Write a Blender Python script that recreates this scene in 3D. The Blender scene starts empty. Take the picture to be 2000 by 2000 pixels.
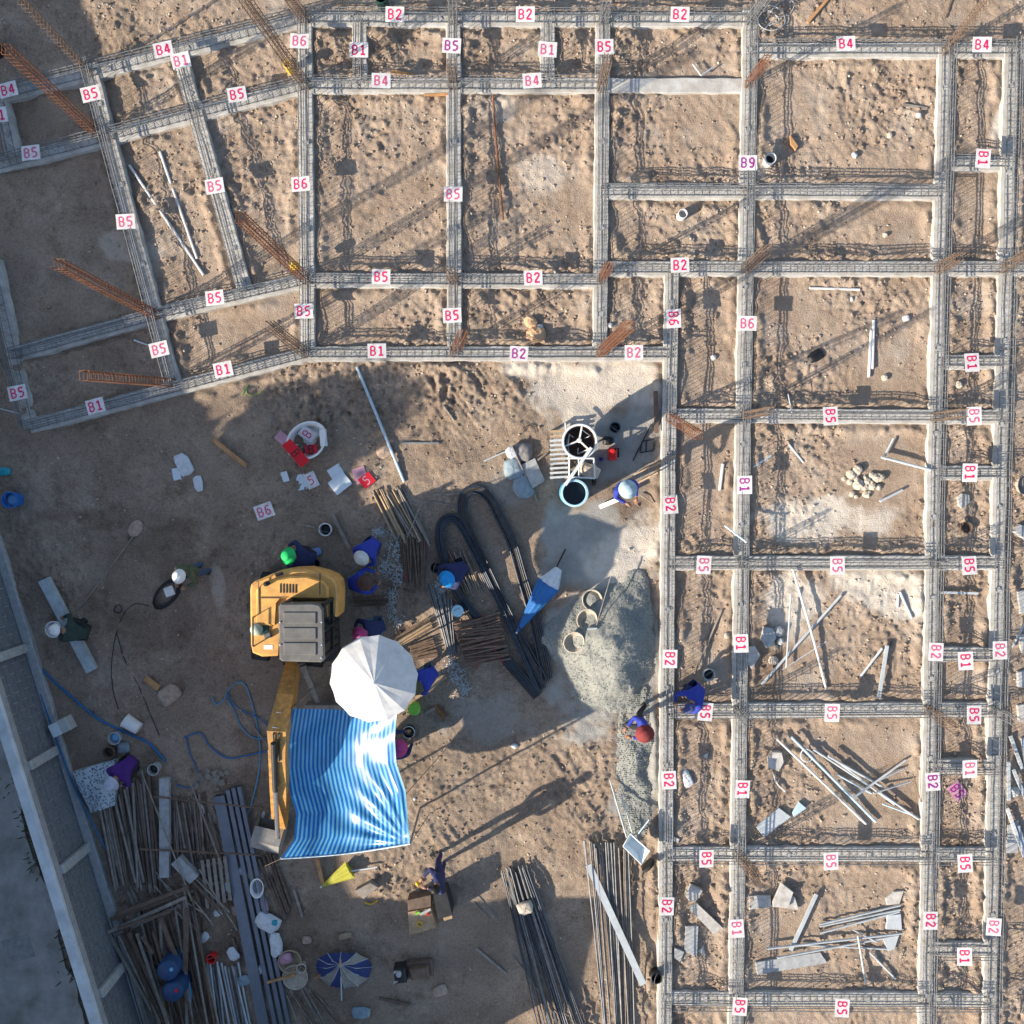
import bpy, math, random
import numpy as np
from mathutils import Vector, Matrix, Quaternion

random.seed(7)
rng = np.random.default_rng(11)
scene = bpy.context.scene
COL = scene.collection
PI = math.pi

# ------------------------------------------------------------------ camera, sky, sun, exposure
CAM_H = 20.6                      # drone height above the site
FOC = 1852.0                      # focal length in photograph pixels (2000 px frame)
TILT = math.radians(-2.0)
cam_d = bpy.data.cameras.new("camera")
cam = bpy.data.objects.new("camera", cam_d)
COL.objects.link(cam)
cam.location = (0, 0, CAM_H)
cam.rotation_euler = (TILT, 0, 0)
cam_d.sensor_width = 36.0
cam_d.lens = 36.0 * FOC / 2000.0
cam_d.clip_end = 6000
scene.camera = cam

SUN_EL = math.radians(25.0)
SHADOW_DIR = (0.872, 0.49)
world = bpy.data.worlds.new("World")
scene.world = world
world.use_nodes = True
wn = world.node_tree
bg = wn.nodes["Background"]
sky = wn.nodes.new("ShaderNodeTexSky")
sky.sky_type = 'NISHITA'
sky.sun_disc = False
sky.sun_elevation = SUN_EL
sky.sun_rotation = math.atan2(-SHADOW_DIR[0], -SHADOW_DIR[1])
wn.links.new(sky.outputs[0], bg.inputs[0])
bg.inputs[1].default_value = 0.105
sun_d = bpy.data.lights.new("sun", 'SUN')
sun_d.energy = 4.3
sun_d.angle = math.radians(0.6)
sun_d.color = (1.0, 0.88, 0.72)
sun = bpy.data.objects.new("sun", sun_d)
COL.objects.link(sun)
ce = math.cos(SUN_EL)
sun.rotation_euler = Vector((SHADOW_DIR[0]*ce, SHADOW_DIR[1]*ce, -math.sin(SUN_EL))).to_track_quat('-Z', 'Y').to_euler()
sun.location = (-30, -17, 20)
vs = scene.view_settings
vs.view_transform = 'Standard'
vs.look = 'None'
vs.gamma = 1.0
vs.use_curve_mapping = False
vs.exposure = 1.02

# ------------------------------------------------------------------ helpers
def G(px, py, z=0.0):
    """world point at height z that stands at this place of the site plan"""
    vx = (px - 1000.0) / FOC
    vy = (1000.0 - py) / FOC
    dy = vy * math.cos(TILT) + math.sin(TILT)
    dz = vy * math.sin(TILT) - math.cos(TILT)
    t = (CAM_H - z) / -dz
    return Vector((vx * t, dy * t, z))

def pix(x, y):
    """inverse of G on the ground, for arrays"""
    c, s = math.cos(TILT), math.sin(TILT)
    yc = c * y - s * CAM_H
    zc = -s * y - c * CAM_H
    return 1000 + FOC * x / -zc, 1000 - FOC * yc / -zc

MATS = {}
def mat(name, col, rough=0.7, metal=0.0, var=0.25, scale=6.0, bump=0.0, bscale=40.0, col2=None, transl=0.0, spec=0.4):
    if name in MATS:
        return MATS[name]
    m = bpy.data.materials.new(name)
    m.use_nodes = True
    nt = m.node_tree
    N, L = nt.nodes, nt.links
    b = N["Principled BSDF"]
    b.inputs["Roughness"].default_value = rough
    b.inputs["Metallic"].default_value = metal
    b.inputs["Specular IOR Level"].default_value = spec
    tc = N.new("ShaderNodeTexCoord")
    nz = N.new("ShaderNodeTexNoise")
    nz.inputs["Scale"].default_value = scale
    nz.inputs["Detail"].default_value = 6
    nz.inputs["Roughness"].default_value = 0.65
    geo = N.new("ShaderNodeNewGeometry")
    L.new(geo.outputs["Position"], nz.inputs["Vector"])
    cr = N.new("ShaderNodeValToRGB")
    cr.color_ramp.elements[0].position = 0.3
    cr.color_ramp.elements[1].position = 0.72
    c2 = col2 if col2 else tuple(c * (1 - var) for c in col)
    cr.color_ramp.elements[0].color = (*c2, 1)
    cr.color_ramp.elements[1].color = (*[min(1, c * (1 + var * 0.5)) for c in col], 1)
    L.new(nz.outputs[0], cr.inputs[0])
    L.new(cr.outputs[0], b.inputs["Base Color"])
    if bump > 0:
        bz = N.new("ShaderNodeTexNoise")
        bz.inputs["Scale"].default_value = bscale
        bz.inputs["Detail"].default_value = 4
        L.new(geo.outputs["Position"], bz.inputs["Vector"])
        bp = N.new("ShaderNodeBump")
        bp.inputs["Strength"].default_value = bump
        bp.inputs["Distance"].default_value = 0.02
        L.new(bz.outputs[0], bp.inputs["Height"])
        L.new(bp.outputs[0], b.inputs["Normal"])
    if transl > 0:
        tr = N.new("ShaderNodeBsdfTranslucent")
        L.new(cr.outputs[0], tr.inputs[0])
        mx = N.new("ShaderNodeMixShader")
        mx.inputs[0].default_value = transl
        L.new(b.outputs[0], mx.inputs[1])
        L.new(tr.outputs[0], mx.inputs[2])
        L.new(mx.outputs[0], N["Material Output"].inputs[0])
    MATS[name] = m
    return m

class MB:
    """collects shapes, builds ONE mesh object"""
    def __init__(s):
        s.v, s.f, s.m = [], [], []
    def add(s, vs_, fs_, mi=0):
        o = len(s.v)
        s.v.extend([tuple(p) for p in vs_])
        for f in fs_:
            s.f.append(tuple(i + o for i in f))
            s.m.append(mi)
        return s
    def box(s, c, size, rz=0.0, mi=0, M=None, ch=0.0):
        hx, hy, hz = size[0] / 2, size[1] / 2, size[2] / 2
        if M is None:
            M = Matrix.Translation(Vector(c)) @ Matrix.Rotation(rz, 4, 'Z')
        if ch <= 0:
            P = [M @ Vector((x, y, z)) for z in (-hz, hz) for (x, y) in ((-hx, -hy), (hx, -hy), (hx, hy), (-hx, hy))]
            return s.add(P, [(3, 2, 1, 0), (4, 5, 6, 7), (0, 1, 5, 4), (1, 2, 6, 5), (2, 3, 7, 6), (3, 0, 4, 7)], mi)
        P = []
        for z, k in ((-hz, 1), (hz - ch, 1), (hz, 0)):
            e = 0 if k else ch
            for (x, y) in ((-hx + e, -hy + e), (hx - e, -hy + e), (hx - e, hy - e), (-hx + e, hy - e)):
                P.append(M @ Vector((x, y, z)))
        F = [(3, 2, 1, 0), (8, 9, 10, 11)]
        for a in (0, 4):
            for i in range(4):
                j = (i + 1) % 4
                F.append((a + i, a + j, a + 4 + j, a + 4 + i))
        return s.add(P, F, mi)
    def prism(s, poly, z0, z1, mi=0, ch=0.006, topfn=None):
        n = len(poly)
        cx = sum(p[0] for p in poly) / n
        cy = sum(p[1] for p in poly) / n
        area = sum(poly[i][0] * poly[(i + 1) % n][1] - poly[(i + 1) % n][0] * poly[i][1] for i in range(n))
        if area < 0:
            poly = poly[::-1]
        P = [(p[0], p[1], z0) for p in poly]
        P += [(p[0], p[1], z1 - ch) for p in poly]
        for p in poly:
            d = max(1e-6, math.hypot(p[0] - cx, p[1] - cy))
            k = 1 - ch / d
            P.append((cx + (p[0] - cx) * k, cy + (p[1] - cy) * k, z1))
        F = [tuple(range(n - 1, -1, -1)), tuple(range(2 * n, 3 * n))]
        for a in (0, n):
            for i in range(n):
                j = (i + 1) % n
                F.append((a + i, a + j, a + n + j, a + n + i))
        return s.add(P, F, mi)
    def tube(s, pts, r, n=6, mi=0, cap=True, radii=None, up=None):
        pts = [Vector(p) for p in pts]
        k = len(pts)
        P, F = [], []
        prev = None
        for i in range(k):
            d = (pts[min(i + 1, k - 1)] - pts[max(i - 1, 0)])
            if d.length < 1e-9:
                d = Vector((0, 0, 1))
            d.normalize()
            if prev is None:
                a = Vector((0, 0, 1)) if abs(d.z) < 0.9 else Vector((1, 0, 0))
                u = d.cross(a).normalized()
            else:
                u = (prev - d * prev.dot(d))
                u = u.normalized() if u.length > 1e-6 else d.orthogonal().normalized()
            prev = u
            w = d.cross(u)
            rr = radii[i] if radii else r
            for j in range(n):
                t = 2 * PI * (j + 0.5) / n
                P.append(pts[i] + (u * math.cos(t) + w * math.sin(t)) * rr)
        for i in range(k - 1):
            for j in range(n):
                jj = (j + 1) % n
                F.append((i * n + j, i * n + jj, (i + 1) * n + jj, (i + 1) * n + j))
        if cap:
            F.append(tuple(range(n - 1, -1, -1)))
            F.append(tuple(range((k - 1) * n, k * n)))
        return s.add(P, F, mi)
    def sweep(s, pts, ws, hs, mi=0):
        """rectangular section along pts; ws across (horizontal), hs upwards"""
        pts = [Vector(p) for p in pts]
        k = len(pts)
        P, F = [], []
        for i in range(k):
            d = (pts[min(i + 1, k - 1)] - pts[max(i - 1, 0)]).normalized()
            side = d.cross(Vector((0, 0, 1)))
            side = side.normalized() if side.length > 1e-4 else Vector((1, 0, 0))
            up = side.cross(d).normalized()
            for a, b in ((-1, -1), (1, -1), (1, 1), (-1, 1)):
                P.append(pts[i] + side * (a * ws[i] / 2) + up * (b * hs[i] / 2))
        for i in range(k - 1):
            for j in range(4):
                jj = (j + 1) % 4
                F.append((i * 4 + j, i * 4 + jj, (i + 1) * 4 + jj, (i + 1) * 4 + j))
        F.append((3, 2, 1, 0))
        F.append(tuple(range((k - 1) * 4, k * 4)))
        return s.add(P, F, mi)
    def lathe(s, prof, n=20, M=None, mi=0, sx=1.0, sy=1.0, cap=True):
        M = M or Matrix()
        P, F = [], []
        for (r, z) in prof:
            for j in range(n):
                t = 2 * PI * j / n
                P.append(M @ Vector((r * sx * math.cos(t), r * sy * math.sin(t), z)))
        for i in range(len(prof) - 1):
            for j in range(n):
                jj = (j + 1) % n
                F.append((i * n + j, i * n + jj, (i + 1) * n + jj, (i + 1) * n + j))
        if cap and prof[0][0] > 1e-4:
            F.append(tuple(range(n - 1, -1, -1)))
        if cap and prof[-1][0] > 1e-4:
            F.append(tuple(range((len(prof) - 1) * n, len(prof) * n)))
        return s.add(P, F, mi)
    def ball(s, c, r, nu=12, nv=8, M=None, mi=0, jit=0.0):
        rx, ry, rz = r if isinstance(r, (tuple, list)) else (r, r, r)
        T = Matrix.Translation(Vector(c)) @ (M or Matrix())
        P, F = [], []
        for i in range(nv + 1):
            ph = PI * i / nv
            for j in range(nu):
                t = 2 * PI * j / nu
                k = 1 + random.uniform(-jit, jit)
                P.append(T @ Vector((rx * math.sin(ph) * math.cos(t) * k, ry * math.sin(ph) * math.sin(t) * k, rz * math.cos(ph) * k)))
        for i in range(nv):
            for j in range(nu):
                jj = (j + 1) % nu
                F.append((i * nu + j, (i + 1) * nu + j, (i + 1) * nu + jj, i * nu + jj))
        return s.add(P, F, mi)
    def build(s, name, mats, parent=None, origin=None, smooth=False):
        o = Vector(origin) if origin is not None else Vector((0, 0, 0))
        me = bpy.data.meshes.new(name)
        me.from_pydata([(p[0] - o.x, p[1] - o.y, p[2] - o.z) for p in s.v], [], s.f)
        ms = mats if isinstance(mats, (list, tuple)) else [mats]
        for m in ms:
            me.materials.append(m)
        if len(ms) > 1:
            me.polygons.foreach_set("material_index", s.m)
        if smooth:
            me.polygons.foreach_set("use_smooth", [True] * len(me.polygons))
        me.update()
        ob = bpy.data.objects.new(name, me)
        COL.objects.link(ob)
        if parent is not None:
            ob.parent = parent
        else:
            ob.location = o
        return ob

def tag(o, label=None, cat=None, group=None, kind=None):
    if label: o["label"] = label
    if cat: o["category"] = cat
    if group: o["group"] = group
    if kind: o["kind"] = kind
    return o

def thing(name, label, cat, loc, group=None):
    o = bpy.data.objects.new(name, None)
    o.empty_display_size = 0.2
    COL.objects.link(o)
    o.location = loc
    return tag(o, label, cat, group)

def one(mb, name, mats, label, cat, origin, group=None, smooth=False):
    return tag(mb.build(name, mats, None, origin, smooth), label, cat, group)

def lerp(a, b, t):
    return a + (b - a) * t

def smooth_path(pts, n=6):
    """Catmull-Rom through points"""
    out = []
    p = [Vector(q) for q in pts]
    p = [p[0] * 2 - p[1]] + p + [p[-1] * 2 - p[-2]]
    for i in range(1, len(p) - 2):
        for k in range(n):
            t = k / n
            a, b, c, d = p[i - 1], p[i], p[i + 1], p[i + 2]
            out.append(0.5 * ((2 * b) + (c - a) * t + (2 * a - 5 * b + 4 * c - d) * t * t + (3 * b - a - 3 * c + d) * t ** 3))
    out.append(p[-2])
    return out

# noise on arrays
_tab = rng.random((8, 256, 256))
def vnoise(x, y, sc, k=0):
    x = np.asarray(x) / sc + 1000.0
    y = np.asarray(y) / sc + 1000.0
    xi = np.floor(x).astype(int); yi = np.floor(y).astype(int)
    fx = x - xi; fy = y - yi
    fx = fx * fx * (3 - 2 * fx); fy = fy * fy * (3 - 2 * fy)
    T = _tab[k % 8]
    a = T[xi & 255, yi & 255]; b = T[(xi + 1) & 255, yi & 255]
    c = T[xi & 255, (yi + 1) & 255]; d = T[(xi + 1) & 255, (yi + 1) & 255]
    return (a * (1 - fx) + b * fx) * (1 - fy) + (c * (1 - fx) + d * fx) * fy

def blob(px, py, cx, cy, rx, ry, ang=0.0, soft=0.5, wob=0.35):
    """soft irregular patch on the plan, 0..1"""
    a = math.radians(ang)
    dx, dy = px - cx, py - cy
    u = (dx * math.cos(a) + dy * math.sin(a)) / rx
    v = (-dx * math.sin(a) + dy * math.cos(a)) / ry
    d = np.sqrt(u * u + v * v) + wob * (vnoise(px, py, 45, 3) - 0.5) * 2 + wob * 0.5 * (vnoise(px, py, 14, 4) - 0.5) * 2
    t = np.clip((1 + soft / 2 - d) / soft, 0, 1)
    return t * t * (3 - 2 * t)
# ------------------------------------------------------------------ materials
M_CONC = mat("lean_concrete", (0.53, 0.525, 0.505), 0.9, scale=3.5, bump=0.5, bscale=60, col2=(0.36, 0.335, 0.295))
M_SLAB = mat("dusty_pale_concrete", (0.56, 0.55, 0.52), 0.9, scale=7, bump=0.3, bscale=40, col2=(0.36, 0.33, 0.29))
M_CONCG = mat("grey_concrete", (0.42, 0.43, 0.43), 0.9, var=0.3, scale=8, bump=0.3, bscale=50)
M_STEEL = mat("mill_steel", (0.23, 0.235, 0.24), 0.65, 0.25, var=0.45, scale=7)
M_RUST = mat("rusty_steel", (0.235, 0.105, 0.058), 0.85, 0.1, var=0.5, scale=9)
M_RUSTB = mat("brown_steel", (0.21, 0.145, 0.105), 0.8, 0.2, var=0.4, scale=9)
M_BARBR = mat("brownish_black_bars", (0.085, 0.070, 0.060), 0.7, 0.2, var=0.4)
M_BLACKBAR = mat("black_steel_bars", (0.038, 0.050, 0.068), 0.5, 0.3, var=0.4)
M_CARD = mat("white_card", (0.70, 0.70, 0.71), 0.6, scale=9, col2=(0.55, 0.52, 0.49))
M_CARDB = mat("bluish_white_card", (0.66, 0.74, 0.78), 0.6, var=0.06, scale=3)
M_REDF = mat("faded_red_paint", (0.66, 0.13, 0.25), 0.6, var=0.3, scale=25)
M_RED = mat("red_paint", (0.70, 0.020, 0.13), 0.6, var=0.25, scale=20)
M_REDCARD = mat("red_card", (0.60, 0.012, 0.03), 0.5, var=0.2, scale=4)
M_PINKCARD = mat("faded_pink_card", (0.55, 0.30, 0.38), 0.6, var=0.3, scale=6)
M_PURPLE = mat("purple_paint", (0.36, 0.02, 0.26), 0.6, var=0.2, scale=20)
M_PVC = mat("white_pipe", (0.66, 0.66, 0.65), 0.5, var=0.25, scale=5)
M_PVCG = mat("grey_pipe", (0.50, 0.54, 0.56), 0.45, var=0.2, scale=5)
M_PVCB = mat("pale_blue_pipe", (0.50, 0.64, 0.72), 0.45, var=0.15, scale=5)
M_WOOD = mat("raw_timber", (0.46, 0.33, 0.20), 0.85, var=0.4, scale=7, bump=0.2)
M_WOODG = mat("grey_timber", (0.31, 0.27, 0.23), 0.9, var=0.4, scale=7, bump=0.2)
M_WOODD = mat("dark_timber", (0.17, 0.12, 0.09), 0.9, var=0.4, scale=7, bump=0.2)
M_WOODO = mat("orange_timber", (0.50, 0.27, 0.12), 0.85, var=0.35, scale=7)
M_ORANGE = mat("excavator_yellow", (0.76, 0.40, 0.10), 0.55, scale=5, spec=0.4, col2=(0.46, 0.25, 0.09))
M_GREYP = mat("cab_roof_grey", (0.155, 0.15, 0.14), 0.7, var=0.3, scale=5)
M_DARK = mat("dark_steel", (0.035, 0.036, 0.038), 0.6, 0.2, var=0.4)
M_GLASS = mat("cab_glass", (0.015, 0.02, 0.022), 0.08, var=0.2, spec=0.8)
M_CHROME = mat("chrome_rod", (0.7, 0.68, 0.72), 0.2, 0.8, var=0.1)
M_BLUE = mat("blue_plastic", (0.02, 0.16, 0.50), 0.45, var=0.2)
M_BLUEL = mat("light_blue_plastic", (0.16, 0.42, 0.66), 0.45, var=0.15)
M_SKYB = mat("sky_blue_plastic", (0.45, 0.68, 0.80), 0.4, var=0.1)
M_BRBLUE = mat("bright_blue_fabric", (0.01, 0.30, 0.72), 0.7, var=0.15)
M_TEAL = mat("teal_plastic", (0.02, 0.36, 0.45), 0.5, var=0.2)
M_BLACK = mat("black_plastic", (0.016, 0.016, 0.018), 0.5, var=0.3)
M_RUBBER = mat("rubber", (0.025, 0.025, 0.025), 0.8, var=0.3)
M_WHITE = mat("white_plastic", (0.78, 0.78, 0.76), 0.5, var=0.1)
M_GREYPL = mat("grey_plastic", (0.42, 0.43, 0.44), 0.6, var=0.2)
M_WSACK = mat("white_woven_sack", (0.66, 0.68, 0.70), 0.85, var=0.2, scale=14, bump=0.3, bscale=30)
M_GSACK = mat("blue_grey_cement_bag", (0.26, 0.33, 0.38), 0.85, var=0.3, scale=8, bump=0.3, bscale=25)
M_TSACK = mat("tan_sack", (0.46, 0.34, 0.26), 0.9, var=0.35, scale=12, bump=0.4, bscale=30)
M_HOSE = mat("blue_hose", (0.02, 0.15, 0.36), 0.45, var=0.2)
M_HOSEL = mat("pale_blue_hose", (0.10, 0.30, 0.48), 0.45, var=0.2)
M_CABLE = mat("black_cable", (0.02, 0.02, 0.022), 0.6, var=0.2)
M_LIME = mat("lime_green_plastic", (0.23, 0.55, 0.06), 0.5, var=0.12)
M_GREENH = mat("green_hat_cloth", (0.01, 0.52, 0.14), 0.7, var=0.12)
M_GREEN = mat("dark_green_plastic", (0.02, 0.07, 0.055), 0.5, var=0.2)
M_YELL = mat("yellow_plastic", (0.70, 0.48, 0.03), 0.5, var=0.15)
M_REDP = mat("red_enamel", (0.60, 0.02, 0.02), 0.35, var=0.15, spec=0.5)
M_WICK = mat("grey_basket", (0.46, 0.41, 0.33), 0.9, var=0.4, scale=30, bump=0.5, bscale=80)
M_CORRUG = mat("straw_basket", (0.42, 0.33, 0.22), 0.9, var=0.4, scale=30, bump=0.5, bscale=80)
M_STONE = mat("pale_stone", (0.58, 0.50, 0.40), 0.95, var=0.35, scale=12, bump=0.5, bscale=40)
M_BLOCK = mat("concrete_block", (0.17, 0.18, 0.20), 0.95, var=0.25, scale=9, bump=0.4, bscale=60)
M_MORTAR = mat("mortar", (0.44, 0.45, 0.46), 0.95, var=0.2, scale=15)
M_COPING = mat("painted_coping", (0.60, 0.64, 0.66), 0.8, var=0.25, scale=3, bump=0.2)
M_SKIN = mat("skin", (0.35, 0.19, 0.12), 0.6, var=0.1)
M_HAIR = mat("black_hair", (0.012, 0.010, 0.010), 0.6, var=0.2)
M_SHOE = mat("dark_shoes", (0.03, 0.03, 0.035), 0.7, var=0.2)
M_SCRAP = mat("pale_scraps", (0.50, 0.51, 0.50), 0.8, var=0.35, scale=30)

# ------------------------------------------------------------------ ground
def axis():
    a = list(np.arange(-11.9, 11.9001, 0.034))
    st, x, out = 0.05, 11.9, []
    while x < 3000:
        st *= 1.45
        x += st
        out.append(x)
    return np.array([-q for q in out[::-1]] + a + out)

ax = axis()
ay = axis() - 0.35
X, Y = np.meshgrid(ax, ay, indexing='ij')
PX, PY = pix(np.clip(X, -14, 14), np.clip(Y, -14, 14))
inside = ((np.abs(X) < 12.5) & (np.abs(Y + 0.35) < 12.5)).astype(float)

yard = np.clip((PY - (700 - (PX - 600) * 0.0)) / 60, 0, 1) * np.clip((1300 - PX) / 20, 0, 1)
yard = np.maximum(yard, np.clip((300 - PX) / 40, 0, 1))          # darker soil colour: working yard and left margin
pale = np.zeros_like(X)
for a in ((1150, 765, 115, 60, -14), (1050, 715, 60, 25, 0), (1590, 1010, 120, 45, 0), (1210, 1085, 85, 55, -30), (1720, 1150, 90, 40, 20),
          (1545, 1180, 60, 60, 0), (985, 205, 25, 30, 0), (1060, 345, 45, 35, 0), (1960, 250, 30, 40, 0), (1480, 330, 20, 20, 0), (425, 1145, 12, 45, -8), (240, 480, 60, 25, 10)):
    k = 0.45 if a[0] in (985, 1060, 1480, 240, 425) else 0.9
    pale = np.maximum(pale, k * blob(PX, PY, *a))
conc = np.zeros_like(X)
for a in ((1195, 870, 105, 75, -20), (1150, 1045, 90, 60, 0), (1000, 950, 40, 40, 0), (1245, 1490, 45, 130, 4), (1180, 1260, 115, 160, 0), (950, 1400, 90, 45, 0), (1160, 1120, 120, 40, 0)):
    k = 0.45 if a[0] in (1000, 950) else 0.9
    conc = np.maximum(conc, k * blob(PX, PY, *a))
dark_soil = np.zeros_like(X)  # irregular patches where the soil colour is darkened
for a in ((197, 1170, 20, 26, 20), (330, 1085, 60, 40, 40), (300, 1220, 70, 40, 0), (370, 1030, 60, 25, 0), (480, 1560, 40, 120, 0), (180, 1010, 110, 18, 0), (1610, 700, 22, 18, 0), (1500, 1280, 40, 60, 0), (560, 1850, 120, 70, 0)):
    dark_soil = np.maximum(dark_soil, 0.6 * blob(PX, PY, *a, soft=1.1, wob=0.7))

rough = 0.25 + 1.25 * np.clip(1.6 * vnoise(X, Y, 2.0, 1) - .3, 0, 1) + 0.25 * vnoise(X, Y, 0.7, 5)
LINES = [((598, 41), (1468, 42)), ((598, 41), (-12, 195)), ((600, 171), (1462, 170)), ((600, 171), (-12, 330)), ((602, 549), (1174, 551)), ((602, 549), (38, 692)), ((602, 692), (1313, 692)), ((602, 692), (62, 833)), ((1172, 527), (2015, 527)), ((1172, 377), (1834, 379)),
         ((1306, 812), (1950, 815)), ((1303, 1099), (1945, 1099)), ((1301, 1387), (1940, 1384)), ((1299, 1665), (1933, 1667)), ((1464, 102), (2015, 102)), ((597, 30), (603, 700)), ((886, 28), (888, 698)), ((1177, 28), (1171, 698)), ((1463, 24), (1434, 2015)), ((1311, 520), (1297, 2015)), ((1843, 90), (1803, 2015)), ((1971, 90), (1928, 2015)), ((178, 130), (342, 750)), ((354, 112), (479, 562))]
near = np.full_like(X, 99.0)
for (a_, b_) in LINES:
    A_, B_ = G(*a_), G(*b_)
    dx, dy = B_.x - A_.x, B_.y - A_.y
    tt = np.clip(((X - A_.x) * dx + (Y - A_.y) * dy) / (dx * dx + dy * dy), 0, 1)
    near = np.minimum(near, np.hypot(X - A_.x - tt * dx, Y - A_.y - tt * dy))
bank = np.exp(-((near - 0.29) / 0.12) ** 2) * np.clip(2.2 * vnoise(X, Y, 0.55, 6) - .55, 0, 1)      # spoil left along the beams
rough *= 1 - 0.12 * yard
for a in ((260, 60, 160, 70, 0), (640, 770, 130, 60, 20), (560, 800, 100, 80, 0), (900, 760, 110, 50, 10), (720, 100, 90, 60, 0), (1250, 90, 150, 50, 0), (420, 1520, 40, 40, 0), (780, 1730, 80, 60, 0), (1680, 560, 90, 110, 0)):
    rough += 0.9 * blob(PX, PY, *a)
rough *= (1 - 0.8 * conc) * (1 - 0.5 * pale)
n1 = vnoise(X, Y, 0.9, 0) - 0.5
n2 = vnoise(X, Y, 0.30, 1) - 0.5
n3 = np.abs(vnoise(X, Y, 0.14, 2) - 0.5)
n4 = vnoise(X + 3, Y, 0.075, 5) - 0.5
n6 = vnoise(X, Y + 11, 0.05, 3) - 0.5
n5 = np.clip(vnoise(X, Y + 7, 0.17, 6) - 0.58, 0, 1)
n7 = np.abs(vnoise(X * .8 + Y * .6, (Y * .8 - X * .6) * .16, 0.11, 4) - .5) * np.clip(3 * vnoise(X, Y, 1.3, 7) - 1.5, 0, 1)
mix5 = np.clip(2.4 * vnoise(X, Y, 0.75, 2) - .7, 0, 1)
n5 = n5 * mix5 * 1.6
n4 = n4 * (.35 + mix5)
moundy = yard * (0.10 * (vnoise(X, Y, 1.5, 3) - .5) + 0.06 * (vnoise(X, Y, 0.55, 6) - .5))
Zg = (moundy - .01 * yard) * (1 - .8 * conc) + 0.045 * n1 + rough * 0.05 * n7 + rough * (0.036 * n2 + 0.040 * (0.25 - n3) + 0.030 * n4 + 0.050 * n5 + 0.018 * n6) - 0.006
# wheel and track ruts of the excavator
Zg += 0.080 * bank * (0.5 + vnoise(X, Y, 0.12, 1))
for (cx, cy, ln, wd, an) in ((470, 1330, 160, 14, 70), (640, 1410, 110, 14, 80), (350, 1200, 150, 16, 35), (900, 1600, 200, 12, -28)):
    a = math.radians(an)
    u = ((PX - cx) * math.cos(a) + (PY - cy) * math.sin(a)) / ln
    v = (-(PX - cx) * math.sin(a) + (PY - cy) * math.cos(a)) / wd
    Zg -= 0.03 * np.exp(-v * v) * np.clip(1 - u * u, 0, 1) * (0.6 + 0.8 * vnoise(X, Y, 0.2, 4))
Zg = Zg * inside - 0.02 * (1 - inside)
beyond = np.clip(((88 + 0.31 * (PY - 1380)) - PX) / 20, 0, 1) * inside       # the far side of the boundary wall
Zg = Zg * (1 - 0.7 * beyond) - 0.03 * beyond

def gz(p):
    """ground height under a world point"""
    i = int(np.clip(np.searchsorted(ax, p[0]), 1, len(ax) - 2))
    j = int(np.clip(np.searchsorted(ay, p[1]), 1, len(ay) - 2))
    return float(Zg[i, j])

nx, ny = X.shape
verts = np.stack([X, Y, Zg], -1).reshape(-1, 3).astype(np.float32)
idx = np.arange(nx * ny).reshape(nx, ny)
quads = np.stack([idx[:-1, :-1], idx[1:, :-1], idx[1:, 1:], idx[:-1, 1:]], -1).reshape(-1, 4).astype(np.int32)
me = bpy.data.meshes.new("ground")
me.vertices.add(len(verts)); me.vertices.foreach_set("co", verts.ravel())
me.loops.add(quads.size); me.loops.foreach_set("vertex_index", quads.ravel())
me.polygons.add(len(quads))
me.polygons.foreach_set("loop_start", np.arange(0, quads.size, 4, dtype=np.int32))
me.polygons.foreach_set("use_smooth", np.ones(len(quads), dtype=bool))
me.update(calc_edges=True)
at = me.color_attributes.new("soil_kind", 'FLOAT_COLOR', 'POINT')
stain = np.stack([pale, conc, np.clip(0.95 * yard * (0.7 + 0.6 * vnoise(X, Y, 1.1, 7)) , 0, 1), dark_soil], -1).reshape(-1, 4).astype(np.float32)
at.data.foreach_set("color", stain.ravel())

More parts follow.
